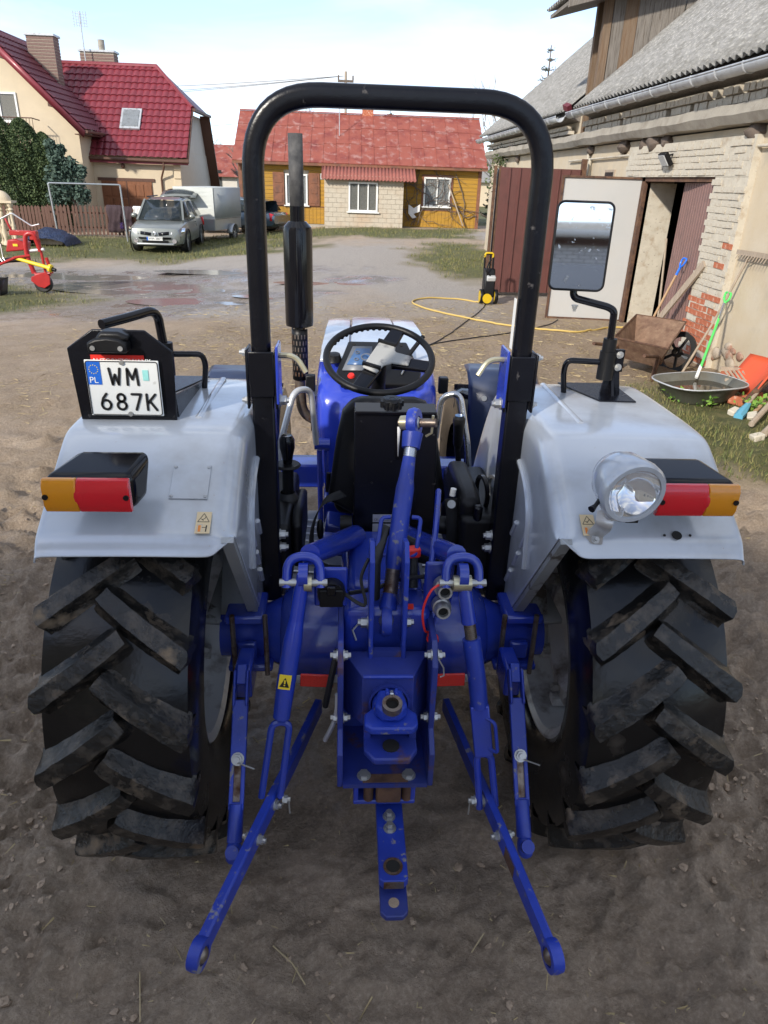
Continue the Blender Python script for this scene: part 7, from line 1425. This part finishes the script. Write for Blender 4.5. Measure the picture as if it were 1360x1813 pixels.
# hood sections: (y, half width bottom, half width top, z shoulder, z top, z bottom)
hs=[(2.83,.205,.175,1.17,1.20,.80),(2.86,.245,.225,1.24,1.275,.80),(2.95,.262,.238,1.30,1.325,.80),(3.2,.262,.238,1.335,1.365,.78),(3.6,.255,.230,1.345,1.385,.75),(3.9,.250,.222,1.335,1.375,.72),(4.1,.235,.200,1.29,1.32,.72),(4.15,.20,.17,1.2,1.22,.72)]
rows=[]
for (y,wb_,wt,zs,zt_,zb0) in hs:
    h_=zs-zb0; rows.append([(-wb_*.90,y,zb0),(-wb_*1.0,y,zb0+h_*.4),(-wb_*1.02,y,zb0+h_*.75),(-wb_,y,zs-.04),(-wt,y,zs),(wt,y,zs),(wb_,y,zs-.04),(wb_*1.02,y,zb0+h_*.75),(wb_,y,zb0+h_*.4),(wb_*.90,y,zb0)])
mb=MB(); mb.grid(rows); n=10; mb.f.append(tuple(range(n))); mb.f.append(tuple(range((len(rows)-1)*n,len(rows)*n))[::-1]); mb.build('cowl',MT['hood_blue'],tr,sub=2,angle=80)
def hoodstrip(name,f0_,f1_,y0,y1,raise_,mat):
    rows=[]
    for i in range(13):
        y=y0+(y1-y0)*i/12
        for a,b_ in zip(hs,hs[1:]):
            if a[0]<=y<=b_[0]: t=(y-a[0])/(b_[0]-a[0]); wt=a[2]+(b_[2]-a[2])*t; z=a[3]+(b_[3]-a[3])*t; break
        z+=raise_; x0,x1=f0_*wt,f1_*wt; row=[(x0,y,z-.012)]+[(x0+(x1-x0)*q/4,y,z+.004*math.sin(PI*q/4)) for q in range(5)]+[(x1,y,z-.012)]; rows.append(row)
    mb=MB(); mb.grid(rows); m=7; mb.f.append(tuple(range(m))); mb.f.append(tuple(range(12*m,13*m))[::-1]); mb.build(name,MT[mat],tr,bevel=.004,angle=50)
hoodstrip('hood_centre_panel',-.47,.47,3.02,4.02,.030,'silver_paint'); hoodstrip('hood_side_panel',-1.04,-.50,3.05,3.98,.018,'silver_paint'); hoodstrip('hood_side_panel',.50,1.04,3.05,3.98,.018,'silver_paint')
for s in (-1,1):
    MB().box(min(s*.265,s*.305),max(s*.265,s*.305),2.92,2.96,1.22,1.29).build('bonnet_latch',MT['black_plastic'],tr,bevel=.005)
    mb=MB()
    for k,c in enumerate(('tractor_blue','rail_silver')):
        MB().add([(s*(.258+.006),2.92+.03*k,1.10-.05*k),(s*.268,3.0+.03*k,1.14-.05*k),(s*.270,3.5,1.16-.02*k),(s*.268,3.0+.03*k,1.12-.05*k)],[(0,1,2,3)]).build('side_decal',MT[c],tr)
mb=MB(); mb.add([(-.155,2.86,1.265),(.165,2.86,1.265),(.185,2.93,1.30),(.135,3.13,1.385),(-.125,3.13,1.385),(-.175,2.93,1.30)],[(0,1,2,3,4,5)]); dp=mb.build('dashboard',MT['black_plastic'],tr,solid=.03,bevel=.008,seg=3)
mb=MB(); mb.add([(-.150,2.925,1.3155),(-.02,2.925,1.3155),(-.02,3.08,1.383),(-.105,3.08,1.383)],[(0,1,2,3)]); mb.build('instrument_panel',MT['wash_grey'],dp,solid=.004); mb=MB(); mb.add([(-.130,2.955,1.333),(-.035,2.955,1.333),(-.03,3.06,1.378),(-.09,3.06,1.378)],[(0,1,2,3)]); mb.build('gauge_face',MT['gauge_blue'],dp,solid=.004)
dn=Vector((0,-.39,.92))
for (x,y,r_,mt_) in ((-.09,2.985,.010,'wash_grey'),(-.085,3.03,.010,'wash_grey'),(-.045,3.0,.026,'wash_grey'),(-.05,3.0,.018,'gauge_blue')):
    z=1.3155+(y-2.925)*.43+.006; MB().lathe([(r_*.7,0),(r_,0),(r_,.004),(r_*.7,.004)],(x,y,z),dn,18,closed=True).build('dial',MT[mt_],dp)
MB().lathe([(0,.012),(.012,.011),(.016,.004),(.016,0)],(-.112,2.895,1.297),dn,18).build('hazard_button',MT['red_plastic'],dp)
for x,y,z in ((-.10,3.10,1.385),(.11,3.10,1.385)): MB().cyl((x,y,z),Vector((x,y,z))+dn*.004,.008,n=12).build('screw_recess',MT['dark_inside'],dp)
MB().tube([(.10,2.90,1.31),(.13,2.96,1.345),(.15,3.0,1.36)],.004,6).build('ignition_key',MT['chrome_dull'],dp); MB().lathe([(0,.02),(.025,.018),(.03,.0),(.035,-.01)],(-.185,3.02,1.345),(0,-.2,1),14).build('fuel_cap',MT['black_plastic'],tr); MB().tube([(.13,3.0,1.36),(.20,3.05,1.44)],.010,8).build('indicator_stalk',MT['black_plastic'],tr)
# steering wheel
sw=sub_root('steering_wheel',(-.01,2.55,1.45),tr); SC=Vector((-.012,2.56,1.455)); sn=Vector((0,-.42,.91)).normalized(); SM=Matrix((Vector((1,0,0)),sn.cross(Vector((1,0,0))),sn)).transposed(); SRD=.195
def sp_(x,y,h_=0): return SC+SM@Vector((x,y,h_))
MB().tube([sp_(SRD*math.cos(a),SRD*math.sin(a)) for a in [2*PI*i/64 for i in range(64)]],.0125,12,closed=True).build('rim',MT['black_plastic'],sw)
g=MB(); 
for i in range(14): 
    a=R(60+i*7); g.sph(sp_((SRD-.006)*math.cos(a),(SRD-.006)*math.sin(a),-.006),.0085,8,5)
g.build('finger_grips',MT['black_plastic'],sw)
def spoke(a,w0,w1):
    c=Vector((math.cos(a),math.sin(a))); q=Vector((-c.y,c.x)); mb=MB(); r0,r1=.05,SRD-.004
    mb.add([sp_(*(c*r0+q*w0),.0),sp_(*(c*r0-q*w0),.0),sp_(*(c*r1-q*w1),.004),sp_(*(c*r1+q*w1),.004),sp_(*(c*r0+q*w0),-.02),sp_(*(c*r0-q*w0),-.02),sp_(*(c*r1-q*w1),-.012),sp_(*(c*r1+q*w1),-.012)],[(0,1,2,3),(7,6,5,4),(0,4,5,1),(1,5,6,2),(2,6,7,3),(3,7,4,0)]); mb.build('spoke',MT['black_gloss'],sw,bevel=.005)
S1,S2,S3=R(66),R(246),R(-13)
for a in (S1,S2,S3): spoke(a,.031,.027)
# grey T-shaped hub cover
def pt2(a,r,o): c=Vector((math.cos(a),math.sin(a))); q=Vector((-c.y,c.x)); v=c*r+q*o; return (v.x,v.y)
poly=[pt2(S1,.095,.033),pt2(S2,.085,-.033),pt2(S2,.095,.030),pt2(S2,.045,.036),pt2(S3,.055,-.030),pt2(S3,.115,-.028),pt2(S3,.118,.028),pt2(S3,.060,.036),pt2(S1,.055,-.042),pt2(S1,.098,-.030)]
n=len(poly); mb=MB(); mb.add([sp_(x,y,.004) for x,y in poly]+[sp_(x*.95,y*.95,.014) for x,y in poly],[tuple(range(n))[::-1],tuple(range(n,2*n))]+[(i,(i+1)%n,n+(i+1)%n,n+i) for i in range(n)]); mb.build('hub_cover',MT['wheel_grey'],sw,bevel=.006,seg=3)
for a in (S1,S2): p,q=pt2(a,.074,.035),pt2(a,.074,-.035); MB().bar(sp_(*p,.018),sp_(*q,.018),.010,.014,sn).build('rubber_band',MT['black_plastic'],sw)
MB().tube([sp_(0,0,0),SC-sn*.10,SC-sn*.22+Vector((0,.06,0))],[.03,.028,.035],14).build('column',MT['black_plastic'],sw)
# ---------------------------------------------------------------- exhaust
ex=sub_root('exhaust',(-.36,3.4,.9),tr); EX=-.357; EYY=3.4
MB().tube([(EX,EYY,1.90),(EX-.002,EYY,2.215)],.030,16,caps=False).build('tail_pipe',MT['exh_worn'] if 'exh_worn' in MT else M('exh_worn',(.05,.05,.052),.75,.2,.35,30,col2=(.12,.115,.11),m2=(25,.5,.2)),ex,solid=.004)
MB().cyl((EX,EYY,1.855),(EX,EYY,1.93),.033,n=18).build('pipe_clamp',MT['black_gloss'],ex)
MB().lathe([(0,1.405),(.045,1.402),(.064,1.410),(.066,1.43),(.066,1.825),(.062,1.845),(.040,1.868),(0,1.87)],(EX,EYY,0),(0,0,1),32).build('muffler',MT['black_gloss'],ex,angle=30)
MB().tube(arcpath([(EX,EYY,1.41),(EX-.004,EYY,1.10),(EX+.005,EYY,.97),(EX+.10,EYY+.02,.92)],.09,7),.026,14).build('down_pipe',MT['steel_worn'],ex)
sh_=MB(); rows=[]
for i in range(13):
    a=R(130+200*i/12+20); rows.append([(EX+.037*math.cos(a),EYY+.037*math.sin(a),z) for z in (1.15,1.22,1.29,1.36,1.395)])
sh_.grid(rows); so=sh_.build('heat_shield',MT['black_plastic'],ex,solid=.003)
for r_ in range(7):
    for k in range(6):
        a=R(190+24*k+(12 if r_%2 else 0)); z=1.18+r_*.03; MB().obox((EX+.0388*math.cos(a),EYY+.0388*math.sin(a),z),(.006,.001,.020),(0,0,a+PI/2)).build('shield_slot',MT['steel_worn'],ex)
MB().cyl((EX,EYY,1.155),(EX,EYY,1.195),.038,n=18).build('shield_clamp',MT['black_plastic'],ex); MB().box(-.30,-.27,3.2,3.4,.95,1.12).build('heat_guard',MT['black_plastic'],tr)
# ---------------------------------------------------------------- front wheels and mudguards
fl_=[mesh_only(MB().obox((q*.052,-.474,0),(.125,.036,.030),(0,R(-q*38),0)),'tread_lug',MT['rubber_lug']) for q in (-1,1)]
for s in (-1,1):
    cx=s*.625; w_=sub_root('front_wheel',(cx,3.95,.48),tr); MB().lathe([(.26,-.11),(.36,-.14),(.45,-.13),(.475,-.08),(.48,0),(.475,.08),(.45,.13),(.36,.14),(.26,.11)],(cx,3.95,.48),(1,0,0),40,closed=True).build('tyre',MT['rubber_tyre'],w_)
    for k in range(28): inst(fl_[k%2],w_,(cx,3.95,.48),(k*2*PI/28,0,0),name='tread_lug')
    MB().lathe([(.03,.0),(.2,.02*s),(.265,.06*s)],(cx,3.95,.48),(1,0,0),28).build('rim',MT['rim_grey'],w_,solid=.01)
    rows=[]
    for yy,zz in ((3.20,.66),(3.20,.95),(3.215,1.10),(3.25,1.19),(3.31,1.225),(3.42,1.235)):
        rows.append([(cx+s*q,yy+(.02 if abs(q)>.15 else 0),zz-(.03 if s<0 else 0)-(.012 if abs(q)>.15 else 0)) for q in (-.17,-.15,0,.15,.17)])
    g=MB(); g.grid(rows); go_=g.build('front_mudguard',MT['mudguard_blue'] if 'mudguard_blue' in MT else M('mudguard_blue',(.020,.032,.075),.35,0,.1,8,coat=.2),tr,solid=.005,angle=60)
    for q in (-.10,.0): nut((cx+s*q,3.212,1.12-(.03 if s<0 else 0)),(0,-1,.2),.010,.003,'zinc',go_,bolt=False)
MB().box(-.6,.6,3.88,4.02,.38,.52).build('front_axle',MT['tractor_blue'],tr,bevel=.02); MB().box(-.2,.2,3.2,4.1,.5,.8).build('engine_block',MT['tractor_blue'],tr,bevel=.03)
